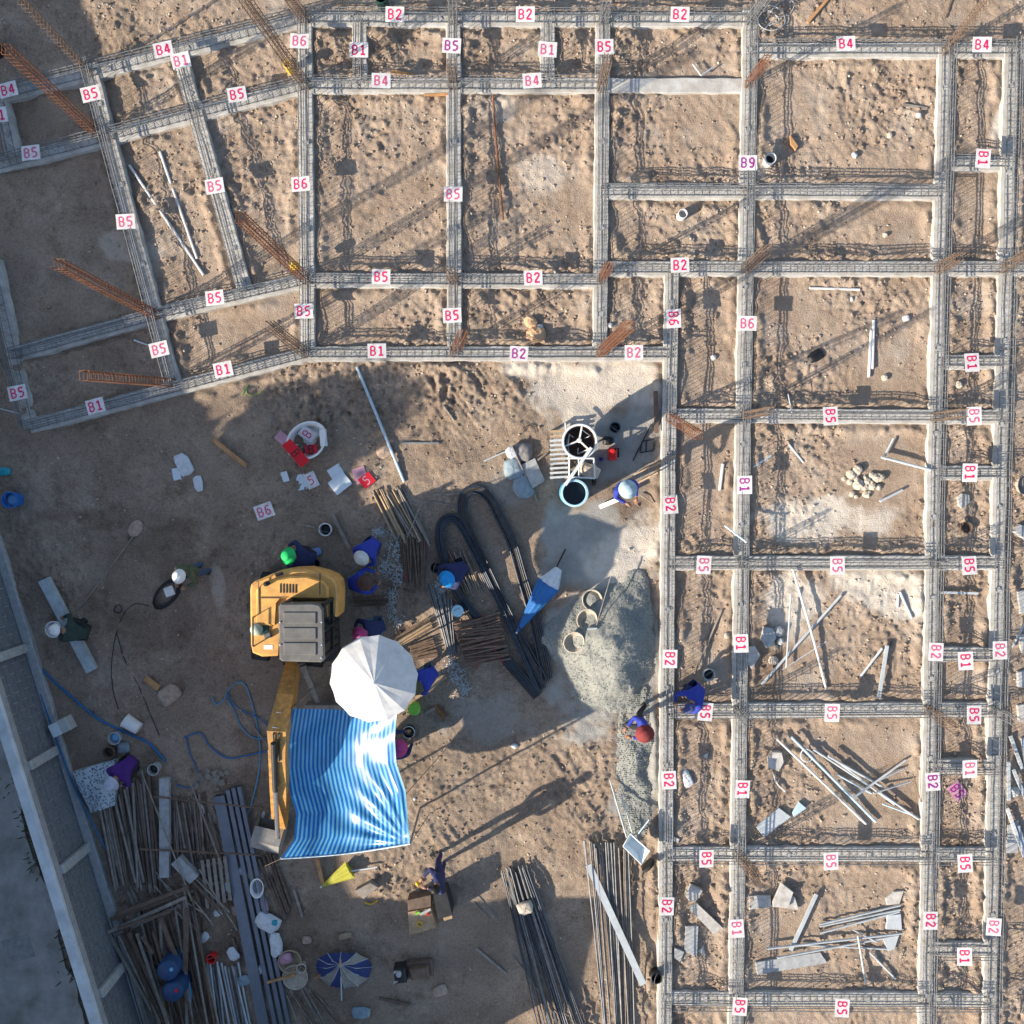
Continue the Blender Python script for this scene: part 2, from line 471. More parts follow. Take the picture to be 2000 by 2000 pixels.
def soil_material():
    m = bpy.data.materials.new("site_soil")
    m.use_nodes = True
    N, L = m.node_tree.nodes, m.node_tree.links
    b = N["Principled BSDF"]
    b.inputs["Roughness"].default_value = 0.95
    b.inputs["Specular IOR Level"].default_value = 0.15
    geo = N.new("ShaderNodeNewGeometry")
    def noise(sc, det=6, rg=0.6):
        n = N.new("ShaderNodeTexNoise")
        n.inputs["Scale"].default_value = sc
        n.inputs["Detail"].default_value = det
        n.inputs["Roughness"].default_value = rg
        L.new(geo.outputs["Position"], n.inputs["Vector"])
        return n.outputs[0]
    def ramp(src, stops):
        r = N.new("ShaderNodeValToRGB")
        e = r.color_ramp.elements
        while len(e) < len(stops):
            e.new(0.5)
        for q, (p, c) in zip(e, stops):
            q.position = p
            q.color = (*c, 1)
        L.new(src, r.inputs[0])
        return r.outputs[0]
    def mix(fac, a, c, mode='MIX'):
        x = N.new("ShaderNodeMix")
        x.data_type = 'RGBA'
        x.blend_type = mode
        if isinstance(fac, float):
            x.inputs[0].default_value = fac
        else:
            L.new(fac, x.inputs[0])
        L.new(a, x.inputs[6])
        if isinstance(c, tuple):
            x.inputs[7].default_value = (*c, 1)
        else:
            L.new(c, x.inputs[7])
        return x.outputs[2]
    base = ramp(noise(1.3), [(0.28, (0.320, 0.238, 0.175)), (0.5, (0.415, 0.322, 0.246)), (0.72, (0.505, 0.408, 0.322))])
    fine = ramp(noise(22, 8, 0.75), [(0.30, (0.50, 0.50, 0.50)), (0.5, (0.98, 0.98, 0.98)), (0.68, (1.25, 1.25, 1.25))])
    base = mix(0.75, base, fine, 'MULTIPLY')
    speck = ramp(noise(60, 3, 0.6), [(0.62, (0, 0, 0)), (0.72, (1, 1, 1))])
    base = mix(speck, base, (0.58, 0.48, 0.36))
    pat = ramp(noise(0.42, 5, 0.7), [(0.40, (0, 0, 0)), (0.62, (1, 1, 1))])
    base = mix(pat, base, mix(0.40, base, (0.31, 0.215, 0.15)))
    pat2 = ramp(noise(0.85, 4, 0.65), [(0.52, (0, 0, 0)), (0.70, (.7, .7, .7))])
    base = mix(pat2, base, (0.50, 0.43, 0.36))
    a = N.new("ShaderNodeAttribute")
    a.attribute_name = "soil_kind"
    sp = N.new("ShaderNodeSeparateColor")
    L.new(a.outputs["Color"], sp.inputs[0])
    yardc = ramp(noise(2.2, 8, 0.7), [(0.3, (0.22, 0.160, 0.116)), (0.5, (0.37, 0.284, 0.212)), (0.72, (0.50, 0.402, 0.31))])
    yardc = mix(0.95, yardc, fine, 'MULTIPLY')
    dk = ramp(noise(0.55, 7, 0.72), [(0.47, (0, 0, 0)), (0.62, (.65, .65, .65))])
    yardc = mix(dk, yardc, mix(0.75, yardc, (0.15, 0.105, 0.075)))
    lt = ramp(noise(1.7, 7, 0.75), [(0.56, (0, 0, 0)), (0.68, (.6, .6, .6))])
    yardc = mix(lt, yardc, (0.50, 0.40, 0.30))
    c1 = mix(sp.outputs[2], base, yardc)
    concc = ramp(noise(4, 8, 0.7), [(0.3, (0.31, 0.31, 0.29)), (0.7, (0.44, 0.43, 0.40))])
    c2 = mix(sp.outputs[1], c1, concc)
    palec = ramp(noise(5, 8, 0.75), [(0.28, (0.42, 0.37, 0.31)), (0.45, (0.64, 0.575, 0.49)), (0.75, (0.74, 0.69, 0.62))])
    c3 = mix(sp.outputs[0], c2, palec)
    dark_soilc = mix(1.0, c3, (0.55, 0.5, 0.48), 'MULTIPLY')
    c4 = mix(a.outputs["Alpha"], c3, dark_soilc)
    L.new(c4, b.inputs["Base Color"])
    bp = N.new("ShaderNodeBump")
    bp.inputs["Strength"].default_value = 1.0
    bp.inputs["Distance"].default_value = 0.035
    L.new(noise(35, 6, 0.7), bp.inputs["Height"])
    L.new(bp.outputs[0], b.inputs["Normal"])
    return m
M_SOIL = soil_material()
me.materials.append(M_SOIL)
ground = bpy.data.objects.new("ground", me)
COL.objects.link(ground)
tag(ground, "rough tan soil of the building site", None, None, "structure")

def scatter_mesh(name, pts, rad, m, label, cat, flat=0.65, seed=1, attr=None):
    """thousands of small irregular lumps joined into one object"""
    r2 = np.random.default_rng(seed)
    t = (1 + 5 ** 0.5) / 2
    ico = np.array([(-1, t, 0), (1, t, 0), (-1, -t, 0), (1, -t, 0), (0, -1, t), (0, 1, t), (0, -1, -t), (0, 1, -t), (t, 0, -1), (t, 0, 1), (-t, 0, -1), (-t, 0, 1)]) / math.hypot(1, t)
    fi = np.array([(0, 11, 5), (0, 5, 1), (0, 1, 7), (0, 7, 10), (0, 10, 11), (1, 5, 9), (5, 11, 4), (11, 10, 2), (10, 7, 6), (7, 1, 8), (3, 9, 4), (3, 4, 2), (3, 2, 6), (3, 6, 8), (3, 8, 9), (4, 9, 5), (2, 4, 11), (6, 2, 10), (8, 6, 7), (9, 8, 1)])
    n = len(pts)
    V = np.repeat(ico[None], n, 0) * (1 + r2.uniform(-0.3, 0.3, (n, 12, 1)))
    q = r2.normal(size=(n, 4)); q /= np.linalg.norm(q, axis=1)[:, None]
    w, x, y, z = q.T
    R = np.stack([1 - 2 * (y * y + z * z), 2 * (x * y - w * z), 2 * (x * z + w * y), 2 * (x * y + w * z), 1 - 2 * (x * x + z * z), 2 * (y * z - w * x), 2 * (x * z - w * y), 2 * (y * z + w * x), 1 - 2 * (x * x + y * y)], -1).reshape(n, 3, 3)
    V = V * r2.uniform(0.6, 1.3, (n, 1, 3))
    V = np.einsum('nij,nkj->nki', R, V) * np.asarray(rad)[:, None, None]
    V[:, :, 2] *= flat
    V += np.asarray(pts)[:, None, :]
    F = (fi[None] + 12 * np.arange(n)[:, None, None]).reshape(-1, 3).astype(np.int32)
    me_ = bpy.data.meshes.new(name)
    me_.vertices.add(n * 12); me_.vertices.foreach_set("co", V.reshape(-1).astype(np.float32))
    me_.loops.add(F.size); me_.loops.foreach_set("vertex_index", F.ravel())
    me_.polygons.add(len(F)); me_.polygons.foreach_set("loop_start", np.arange(0, F.size, 3, dtype=np.int32))
    me_.update(calc_edges=True)
    me_.materials.append(m)
    if attr is not None:
        a_ = me_.color_attributes.new("soil_kind", 'FLOAT_COLOR', 'POINT')
        a_.data.foreach_set("color", np.repeat(attr[:, None, :], 12, 1).reshape(-1).astype(np.float32))
    o_ = bpy.data.objects.new(name, me_)
    COL.objects.link(o_)
    return tag(o_, label, cat, None, "stuff")

def scatter_ground(n, rmin, rmax, power, seed):
    r2 = np.random.default_rng(seed)
    i = r2.integers(45, nx - 45, n * 3); j = r2.integers(45, ny - 45, n * 3)
    keep = r2.random(n * 3) < np.clip((rough[i, j] - 0.25) / 1.6, 0.03, 1) * (1 - 0.85 * conc[i, j]) * (1 - 0.6 * beyond[i, j]) * (1 - 0.25 * yard[i, j])
    i, j = i[keep][:n], j[keep][:n]
    rad = rmin + (rmax - rmin) * r2.random(len(i)) ** power
    pts = np.stack([X[i, j] + r2.uniform(-.017, .017, len(i)), Y[i, j] + r2.uniform(-.017, .017, len(i)), Zg[i, j] + rad * 0.25], -1)
    return pts, rad, stain.reshape(nx, ny, 4)[i, j]
p_, r_, s_ = scatter_ground(34000, 0.006, 0.040, 4.2, 5)
scatter_mesh("soil_clods", p_, r_, M_SOIL, "loose clods of tan soil strewn over the site", "soil clods", 0.7, 2, s_)
p_, r_, s_ = scatter_ground(3500, 0.008, 0.030, 2.2, 9)
scatter_mesh("pebbles", p_, r_, M_STONE, "small pale pebbles scattered over the soil", "pebbles", 0.8, 3)
# ------------------------------------------------------------------ ground beams: concrete strip + rebar cage
def resample(pts, step):
    out = [pts[0].copy()]
    for a, b in zip(pts[:-1], pts[1:]):
        n = max(1, int(round((b - a).length / step)))
        for k in range(1, n + 1):
            out.append(a.lerp(b, k / n))
    return out

BEAM_N = [0]
def ground_beam(label, pxs, cage=True, width=0.31, lift=0.0, rise=0.0, cw=0.155, m_base=None, cage_to=None):
    BEAM_N[0] += 1
    k = BEAM_N[0]
    pts = [G(x, y, 0) for x, y in pxs]
    o = pts[0].copy()
    t = thing("ground_beam", label, "ground beam", o, "reinforced ground beams of the foundation grid")
    t["kind"] = "thing"
    top = 0.088 + 0.0021 * (k % 13) + lift
    mb = MB()
    rs = resample(pts, 0.16)
    P, F = [], []
    for i, p in enumerate(rs):
        d = (rs[min(i + 1, len(rs) - 1)] - rs[max(i - 1, 0)]).normalized()
        s = Vector((-d.y, d.x, 0))
        a = width / 2 + random.uniform(-0.010, 0.010)
        b = width / 2 + random.uniform(-0.010, 0.010)
        zt = top + random.uniform(-0.003, 0.003)
        P += [p + s * (a + 0.02) + Vector((0, 0, -0.09)), p + s * a + Vector((0, 0, zt - 0.008)), p + s * (a - 0.012) + Vector((0, 0, zt)),
              p - s * (b - 0.012) + Vector((0, 0, zt)), p - s * b + Vector((0, 0, zt - 0.008)), p - s * (b + 0.02) + Vector((0, 0, -0.09))]
    for i in range(len(rs) - 1):
        for j in range(5):
            F.append((i * 6 + j + 1, i * 6 + j, (i + 1) * 6 + j, (i + 1) * 6 + j + 1))
    F.append((0, 1, 2, 3, 4, 5))
    F.append(tuple(reversed(range((len(rs) - 1) * 6, len(rs) * 6))))
    mb.add(P, F)
    mb.build("concrete_base", m_base or M_CONC, t, o)
    if not cage:
        return t
    cp = pts if cage_to is None else [pts[0], G(*cage_to, 0)]
    z0, z1 = 0.125 + rise, 0.435 + rise
    bars = [(-cw / 2, z1), (-cw * .17, z1 - .02), (cw * .2, z1 - .01), (cw / 2, z1), (-cw / 2, z0), (cw / 2, z0)]
    cs = resample(cp, 0.55)
    # sideways wander so that the bars are not ruler-straight
    for (off, z) in bars:
        line = []
        for i, p in enumerate(cs):
            d = (cs[min(i + 1, len(cs) - 1)] - cs[max(i - 1, 0)]).normalized()
            s = Vector((-d.y, d.x, 0))
            line.append(p + s * (off + random.uniform(-0.008, 0.008)) + Vector((0, 0, z + random.uniform(-0.006, 0.006))))
        b = MB()
        b.tube(line, 0.0100, 5)
        b.build("bar", M_STEEL, t, o)
    st = MB()
    for a, b_ in zip(cp[:-1], cp[1:]):
        L_ = (b_ - a).length
        d = (b_ - a).normalized()
        s = Vector((-d.y, d.x, 0))
        n = int(L_ / 0.17)
        for i in range(n):
            c = a + d * ((i + 0.5) * L_ / n + random.uniform(-0.02, 0.02))
            w = cw / 2 + 0.012
            sk = d * random.uniform(-0.012, 0.012)
            q = [c + s * w + Vector((0, 0, z0 - 0.012)), c + s * w + sk + Vector((0, 0, z1 + 0.012)), c - s * w + sk + Vector((0, 0, z1 + 0.012)), c - s * w + Vector((0, 0, z0 - 0.012))]
            for u in range(4):
                st.tube([q[u], q[(u + 1) % 4]], 0.0048, 4, cap=False)
    tag(st.build("stirrups", M_STEEL, t, o), kind="stuff")
    # concrete spacers that carry the cage
    for a, b_ in zip(cp[:-1], cp[1:]):
        n = max(1, int((b_ - a).length / 1.6))
        for i in range(n):
            c = a.lerp(b_, (i + 0.5) / n)
            sp = MB()
            sp.box((c.x, c.y, (top + z0 - 0.02) / 2), (0.10, 0.10, z0 - 0.02 - top + 0.012), random.random())
            sp.build("spacer_block", M_CONCG, t, o)
    return t

V, Hh = 0.0, 0.028       # crossing cages lie one above the other
ground_beam("steel cage beam on concrete strip along the top row of the grid", [(598, 41), (1468, 42)], rise=0.0)
ground_beam("slanting cage beam on concrete strip at the very top left, carrying two B4 signs", [(598, 41), (-12, 195)])
ground_beam("cage beam in the second row from the top, ending at bare white strip", [(600, 171), (1462, 170)], cage_to=(1176, 171))
ground_beam("slanting cage beam second from the top on the left side", [(600, 171), (-12, 330)])
ground_beam("cage beam of the third row, left of the central bay", [(602, 549), (1174, 551)])
ground_beam("slanting cage beam on the left that meets the rusty leaning column cages", [(602, 549), (330, 612), (38, 692)])
ground_beam("cage beam bordering the top of the working yard", [(602, 692), (1313, 692)])
ground_beam("slanting cage beam bordering the yard on the left with B1 signs", [(602, 692), (62, 833)])
ground_beam("long cage beam of the right half, below the two pipe stubs", [(1172, 527), (2015, 527)])
ground_beam("cage beam with white strip edge right under the B9 sign", [(1172, 377), (1834, 379)])
ground_beam("cage beam crossing beside the mixer towards the right edge", [(1306, 812), (1950, 815)])
ground_beam("cage beam crossing above the slanting loose poles on the right", [(1303, 1099), (1945, 1099)])
ground_beam("cage beam crossing behind the squatting worker in blue", [(1301, 1387), (1940, 1384)])
ground_beam("cage beam crossing below the tangle of pale pipes", [(1299, 1665), (1933, 1667)])
ground_beam("cage beam crossing at the bottom edge on the right", [(1297, 1946), (1930, 1949)])
ground_beam("cage beam at the top right leading to the corner", [(1464, 102), (2015, 102)])
ground_beam("upright cage beam leftmost of the straight grid", [(597, 30), (603, 700)], rise=Hh)
ground_beam("upright cage beam second of the straight grid from the left", [(886, 28), (888, 698)], rise=Hh)
ground_beam("upright cage beam third of the straight grid from the left", [(1177, 28), (1171, 698)], rise=Hh)
ground_beam("tall upright cage beam carrying the B9 sign, down to the bottom edge", [(1463, 24), (1449, 790), (1434, 2015)], rise=Hh)
ground_beam("upright cage beam between the yard and the right grid, beside the gravel", [(1311, 520), (1304, 960), (1297, 2015)], rise=Hh)
ground_beam("long upright cage beam second from the right edge", [(1843, 90), (1820, 930), (1803, 2015)], rise=Hh)
ground_beam("long upright cage beam nearest the right edge", [(1971, 90), (1948, 910), (1928, 2015)], rise=Hh)
ground_beam("leaning cage beam at left between the shade and the pair of white pipes", [(178, 130), (342, 750)], rise=Hh)
ground_beam("leaning cage beam right of the two long white pipes", [(354, 112), (479, 562)], rise=Hh)
ground_beam("short leaning cage beam cut by the left edge of the picture", [(8, 205), (33, 322)], rise=Hh)
ground_beam("leaning cage beam in the shade running down the left edge", [(-12, 510), (64, 836)], rise=Hh)
ground_beam("short cage beam in the top row under a B1 sign, left one", [(704, 46), (704, 166)], rise=Hh)
ground_beam("short cage beam in the top row under a B1 sign, right one", [(1069, 46), (1069, 166)], rise=Hh)
ground_beam("short cage rung at the right edge, topmost of the ladder", [(1838, 322), (1964, 322)])
ground_beam("short cage rung at the right edge, second of the ladder", [(1826, 708), (1953, 708)])
ground_beam("short cage rung at the right edge, third of the ladder", [(1820, 924), (1948, 924)])
ground_beam("short pale cage rung at the right edge between two B2 signs", [(1813, 1277), (1940, 1277)])
ground_beam("short cage rung at the right edge above the faded lying sign", [(1810, 1494), (1936, 1495)])
ground_beam("short cage rung at the right edge, lowest of the ladder", [(1806, 1849), (1930, 1850)])

# ------------------------------------------------------------------ column cages
def column_cage(label, b, t_, h=None, m=None, n_bar=6, w=0.15, taper=1.0):
    bo = math.hypot(b[0] - 1000, b[1] - 935)
    to = math.hypot(t_[0] - 1000, t_[1] - 935)
    if h is None:
        h = max(0.7, min(4.6, CAM_H * (1 - bo / max(to, 1))))
    B = G(*b, 0.09)
    T = G(t_[0], t_[1], h)
    m = m or M_RUST
    th = thing("column_cage", label, "rebar column", B, "upright column cages at the grid crossings")
    ax_ = (T - B).normalized()
    u = ax_.cross(Vector((0, 1, 0))).normalized()
    w_ = ax_.cross(u)
    ring = [(-1, -1), (0, -1), (1, -1), (1, 1), (0, 1), (-1, 1), (-1, 0), (1, 0)][:n_bar]
    for (p, q) in ring:
        e = 1.0 + random.uniform(-0.02, 0.02)
        pts = []
        for k in range(6):
            f = k / 5
            s = w / 2 * (1 + (taper - 1) * f)
            pts.append(B.lerp(T, f * e) + u * (p * s + random.uniform(-.008, .008)) + w_ * (q * s + random.uniform(-.008, .008)))
        mb = MB()
        mb.tube(pts, 0.0105, 5)
        mb.build("bar", m, th, B)
    st = MB()
    L_ = (T - B).length
    n = int(L_ / 0.14)
    for i in range(n):
        f = (i + 0.5) / n
        s = (w / 2) * (1 + (taper - 1) * f) + 0.012
        c = B.lerp(T, f) + ax_ * random.uniform(-.015, .015)
        q = [c + u * s + w_ * s, c - u * s + w_ * s, c - u * s - w_ * s, c + u * s - w_ * s]
        for k in range(4):
            st.tube([q[k], q[(k + 1) % 4]], 0.006, 4, cap=False)
    tag(st.build("ties", m, th, B), kind="stuff")
    return th

column_cage("bright orange rusty column cage at the upper left edge", (191, 262), (8, 92))
column_cage("rusty column cage reaching out of the top left corner", (176, 146), (38, -2), n_bar=3, w=.10, m=M_RUSTB)
column_cage("brown column cage with a yellow pad at its foot, top left", (598, 168), (474, -8), m=M_RUSTB)
column_cage("brown column cage at the corner of the top row, leaving the picture", (596, 38), (520, -70), 3.6, m=M_RUSTB)
column_cage("rusty column cage leaning over the left leaning beams with yellow wrap", (599, 546), (468, 423))
column_cage("bright orange rusty column cage standing in the shaded left bay", (305, 616), (112, 514))
column_cage("faint rusty column cage low in the shaded left bay", (336, 748), (162, 733))
column_cage("rusty column cage at the bend of the beam above the yard", (596, 690), (526, 634), 2.6, m=M_RUSTB)
column_cage("short rusty starter cage on the yard border beam, second upright", (887, 690), (905, 652), 1.6, n_bar=4, w=0.16)
column_cage("rusty column cage on the yard border beam above the mixer", (1171, 690), (1230, 635), 4.2)
column_cage("rusty starter cage at the third row above the boulders", (1174, 548), (1190, 518), 2.0, n_bar=4, w=.12)
column_cage("orange rusty cage on the upright below the top right corner", (1461, 166), (1500, 114), 1.8, n_bar=4, w=.13)
column_cage("brown cage on the tall upright at the row with the B2 sign", (1455, 527), (1499, 486), 1.9, m=M_RUSTB)
column_cage("brown cage on the second upright from the right edge, upper one", (1831, 527), (1874, 500), 1.4, m=M_RUSTB)
column_cage("rusty cage at the right edge on the outermost upright, upper one", (1957, 527), (2010, 494), 1.4, m=M_RUSTB, n_bar=4)
column_cage("rusty cage lying over the shaded crossing beside the mixer", (1306, 813), (1366, 851), 2.6, n_bar=4, w=.14)
column_cage("rusty cage at the crossing right of the mixer, second upright", (1449, 813), (1506, 801), 2.3, m=M_RUSTB, n_bar=4, w=.12)
column_cage("brown cage at the crossing by the B5 sign near the right edge", (1823, 815), (1884, 806), 1.6, m=M_RUSTB)
column_cage("rusty cage leaving the picture at the top right corner", (1846, 102), (1926, 2), 2.4, m=M_RUSTB, n_bar=4, w=.13)
column_cage("brown starter cage on the second upright in the second row", (886, 170), (880, 122), 1.1, m=M_RUSTB)
column_cage("brown starter cage on the third upright in the second row", (1174, 172), (1188, 112), 1.5, m=M_RUSTB)
column_cage("brown starter cage on the second upright at the third row", (888, 550), (879, 530), 1.1, m=M_RUSTB)
column_cage("brown cage at the lower crossing below the pale pipes", (1441, 1668), (1484, 1724), 1.7, m=M_RUSTB)
column_cage("thin brown cage by the lower right ladder, above a B5 sign", (1811, 1384), (1872, 1428), 1.7, m=M_RUSTB, n_bar=4, w=0.14)
column_cage("grey starter cage at the top row on the second upright", (886, 42), (884, 8), 1.0, m=M_STEEL)
column_cage("grey starter cage at the top row on the third upright", (1177, 42), (1186, 10), 1.0, m=M_STEEL)
column_cage("grey starter cage at the top corner of the tall upright", (1463, 42), (1500, -10), 1.6, m=M_STEEL)
column_cage("grey cage at the shaded crossing at the far left", (38, 692), (-60, 690), 1.6, m=M_STEEL)
column_cage("grey starter cage on the tall upright beside the loose poles", (1443, 1099), (1472, 1106), 1.0, m=M_STEEL, n_bar=4)
column_cage("grey starter cage near the right edge beside the fallen poles", (1817, 1099), (1856, 1108), 0.9, m=M_STEEL, n_bar=4)
column_cage("grey starter cage by the squatting worker's beam on the tall upright", (1438, 1386), (1466, 1412), 1.2, m=M_STEEL, n_bar=4)
column_cage("grey starter cage on the outermost upright in the lower right", (1938, 1385), (1986, 1410), 1.0, m=M_STEEL, n_bar=4)

# ------------------------------------------------------------------ stencilled signs on the beams
def seg(mb, a, b, w, mi, M):
    a = Vector((a[0], a[1], 0)); b = Vector((b[0], b[1], 0))
    d = (b - a).normalized()
    s = Vector((-d.y, d.x, 0)) * (w / 2)
    e = d * (w * 0.12)
    P = [a - s - e, b - s + e, b + s + e, a + s - e]
    mb.add([M @ p for p in P] + [M @ (p - Vector((0, 0, 0.002))) for p in P], [(0, 1, 2, 3), (0, 4, 5, 1), (1, 5, 6, 2), (2, 6, 7, 3), (3, 7, 4, 0)], mi)

GLYPH = {  # stencil strokes in a 1 x 1.7 cell
    'B': [((.05, .05), (.05, .80)), ((.05, .92), (.05, 1.65)), ((.14, 1.65), (.62, 1.65)), ((.14, .88), (.66, .88)), ((.14, .05), (.66, .05)), ((.72, 1.56), (.88, 1.28)), ((.88, 1.22), (.72, .96)), ((.74, .80), (.93, .50)), ((.93, .44), (.74, .14))],
    '1': [((.18, 1.36), (.48, 1.62)), ((.54, 1.64), (.54, .16)), ((.15, .05), (.92, .05))],
    '2': [((.06, 1.30), (.22, 1.60)), ((.28, 1.65), (.70, 1.65)), ((.78, 1.58), (.90, 1.28)), ((.88, 1.18), (.14, .20)), ((.05, .05), (.95, .05))],
    '4': [((.64, 1.66), (.08, .55)), ((.05, .46), (.98, .46)), ((.70, 1.56), (.70, .56)), ((.70, .36), (.70, .02))],
    '5': [((.88, 1.65), (.20, 1.65)), ((.12, 1.60), (.12, 1.02)), ((.18, .94), (.62, .98)), ((.72, .92), (.90, .60)), ((.90, .50), (.72, .14)), ((.64, .05), (.08, .05))],
    '6': [((.86, 1.60), (.34, 1.60)), ((.24, 1.52), (.08, .92)), ((.08, .80), (.08, .24)), ((.16, .06), (.66, .06)), ((.78, .14), (.92, .44)), ((.92, .52), (.76, .84)), ((.66, .92), (.20, .92))],
    '9': [((.14, .10), (.66, .10)), ((.76, .18), (.92, .80)), ((.92, .90), (.92, 1.46)), ((.84, 1.64), (.34, 1.64)), ((.22, 1.56), (.08, 1.24)), ((.08, 1.16), (.24, .84)), ((.34, .78), (.80, .78))],
}
def sign(text, p1932, rot, where, z=0.478, size=(0.39, 0.31), tilt=0.07, m=None, m_ink=None, scale2000=False, name="marker_sign", label=None):
    k = 1.0 if scale2000 else 2000 / 1932.0
    C = G(p1932[0] * k, p1932[1] * k, z)
    M = Matrix.Translation(C) @ Matrix.Rotation(math.radians(rot) + random.uniform(-.07, .07), 4, 'Z') @ Matrix.Rotation(random.uniform(-tilt, tilt), 4, 'X') @ Matrix.Rotation(random.uniform(-tilt, tilt), 4, 'Y')
    t = thing(name, label or f"white card sign with red stencilled {text} {where}", "sign", C, "stencilled beam signs")
    b = MB()
    b.box((0, 0, 0), (size[0], size[1], 0.006), M=M)
    b.build("card", m or M_CARD, t, C)
    cw, gap = 0.110, 0.05
    ink = m_ink or random.choice([M_RED] * 10 + [M_REDF] * 7 + [M_PURPLE])
    ws = 0.5
    n = len(text)
    tot = n * cw + (n - 1) * gap
    for i, c in enumerate(text):
        g = MB()
        x0 = -tot / 2 + i * (cw + gap)
        w = 0.031 if i == 0 else 0.036
        for (a, bb) in GLYPH[c]:
            seg(g, (x0 + a[0] * cw, -0.1 + a[1] * 0.117), (x0 + bb[0] * cw, -0.1 + bb[1] * 0.117), w, 0, M @ Matrix.Translation((0, 0, 0.0055)))
        g.build("letter" if not c.isdigit() else "numeral", ink, t, C)
    return t

SIGNS = [
 ("B2", 745, 27, 0, "on the top row, left of the three"), ("B2", 991, 27, 0, "on the top row, middle of the three"), ("B2", 1283, 27, 0, "on the top row, right of the three"),
 ("B4", 308, 93, 12, "tilted on the topmost slanting beam at left"), ("B1", 341, 114, 12, "tilted just under the slanting B4"), ("B6", 565, 77, 0, "on the leftmost straight upright near the top"),
 ("B1", 677, 94, 0, "on the left short beam of the top row"), ("B5", 852, 86, 0, "on the second upright near the top"), ("B1", 1033, 93, 0, "on the right short beam of the top row"),
 ("B5", 1140, 88, 0, "on the third upright near the top"), ("B4", 15, 169, 10, "in shade at the upper left edge"), ("B5", 171, 177, 10, "tilted where the orange column cage passes"),
 ("B1", -4, 217, 6, "cut by the left edge of the picture"), ("B5", 447, 178, 12, "tilted on the second slanting beam"), ("B5", 58, 288, 10, "in shade under the cut B1 at left"),
 ("B4", 719, 152, 0, "on the second row, left one"), ("B4", 1004, 152, 0, "on the second row, right one"), ("B5", 405, 351, 12, "on the leaning beam beside the white pipes"),
 ("B5", 237, 418, 4, "on the leaning beam where shade ends"), ("B6", 567, 347, 0, "midway on the leftmost straight upright"), ("B5", 855, 366, 0, "midway on the second upright"),
 ("B9", 1411, 307, 0, "beside an open pipe stub"), ("B5", 719, 522, 0, "on the third row"), ("B2", 1006, 524, 0, "on the third row above the boulders"),
 ("B2", 1283, 500, 0, "on the right half's long beam"), ("B5", 405, 562, 10, "tilted on the slanting beam in mid left"), ("B5", 573, 587, 0, "on the leftmost straight upright, lowest one"),
 ("B5", 853, 595, 0, "on the second upright, lowest one"), ("B5", 300, 659, 10, "tilted in the shaded lower left bay"), ("B1", 711, 662, 0, "on the beam above the long white pipe"),
 ("B2", 979, 667, 0, "on the yard border above the white powder"), ("B2", 1196, 665, 0, "on the yard border at its right end"), ("B1", 421, 697, 12, "tilted on the sunlit part of the yard border"),
 ("B5", 33, 741, 8, "in shade at the left edge"), ("B1", 180, 766, 14, "tilted on the shaded part of the yard border"),
 ("B6", 1271, 601, -90, "turned sideways on the inner upright"), ("B6", 1410, 610, 0, "upright on the tall beam right of the yard"), ("B1", 1855, 299, -90, "sideways on the topmost rung at right"),
 ("B1", 1834, 684, -90, "sideways on the second rung at right"), ("B5", 1567, 785, -90, "sideways on the beam right of the mixer"), ("B5", 1838, 785, -90, "sideways at the crossing near the right edge"),
 ("B1", 1830, 892, -90, "sideways on the third rung at right"), ("B1", 1405, 915, -90, "sideways right of the worker at the blue drum"), ("B2", 1265, 952, -90, "sideways beside the worker at the blue drum"),
 ("B5", 1328, 1066, -90, "sideways on the row above the gravel, left"), ("B5", 1580, 1067, -90, "sideways above the slanting loose poles"), ("B5", 1829, 1067, -90, "sideways on that row near the right edge"),
 ("B1", 1398, 1214, -90, "sideways beside the broken slabs"), ("B2", 1264, 1243, -90, "sideways at the edge of the gravel pile"), ("B2", 1766, 1230, -90, "sideways left of the pale rung"),
 ("B1", 1822, 1247, -90, "sideways on the pale rung"), ("B2", 1887, 1227, -90, "sideways right of the pale rung"), ("B5", 1331, 1343, -94, "sideways and doubled, below the squatting worker"),
 ("B5", 1570, 1345, -90, "sideways on the row above the pale pipes"), ("B5", 1838, 1349, -92, "sideways on that row at the ladder"), ("B2", 1262, 1472, -90, "sideways by the trailing gravel"),
 ("B1", 1401, 1489, -90, "sideways left of the pale pipes"), ("B2", 1760, 1475, -90, "sideways right of the pale pipes"), ("B1", 1830, 1451, -90, "sideways on the rung above the lying sign"),
 ("B5", 1333, 1620, -90, "sideways right of the wheelbarrow"), ("B5", 1568, 1625, -90, "sideways on the row below the pale pipes"), ("B5", 1821, 1629, -90, "sideways on that row at the ladder's foot"),
 ("B2", 1258, 1710, -90, "sideways right of the steel bar bundles"), ("B1", 1390, 1752, -90, "sideways beside the long white slab"), ("B2", 1756, 1737, -90, "sideways right of the lower pipe heap"),
 ("B2", 1875, 1749, -90, "sideways on the outermost upright, lowest"), ("B1", 1820, 1805, -90, "sideways on the lowest rung"), ("B5", 1396, 1899, -96, "at the bottom edge, left one"), ("B5", 1589, 1902, -90, "at the bottom edge, right one"),
 ("B4", 1596, 82, 0, "on the top right beam, left one"), ("B4", 1853, 84, 0, "on the top right beam, at the second upright"),
]
for (tx, x, y, r, wh) in SIGNS:
    sign(tx, (x, y), r, wh)
sign("B5", (1870, 1545), -52, "", z=0.05, m=M_PINKCARD, m_ink=M_PURPLE, scale2000=True, tilt=0.02, label="faded pink sign lying askew on the soil near the right edge")
st_ = sign("B6", (516, 998), 22, "", z=0.55, scale2000=True, label="white B6 sign nailed to a thin stake in the shaded yard")
mb = MB(); a = G(533, 1052, 0.0); b = G(535, 1002, 0.54)
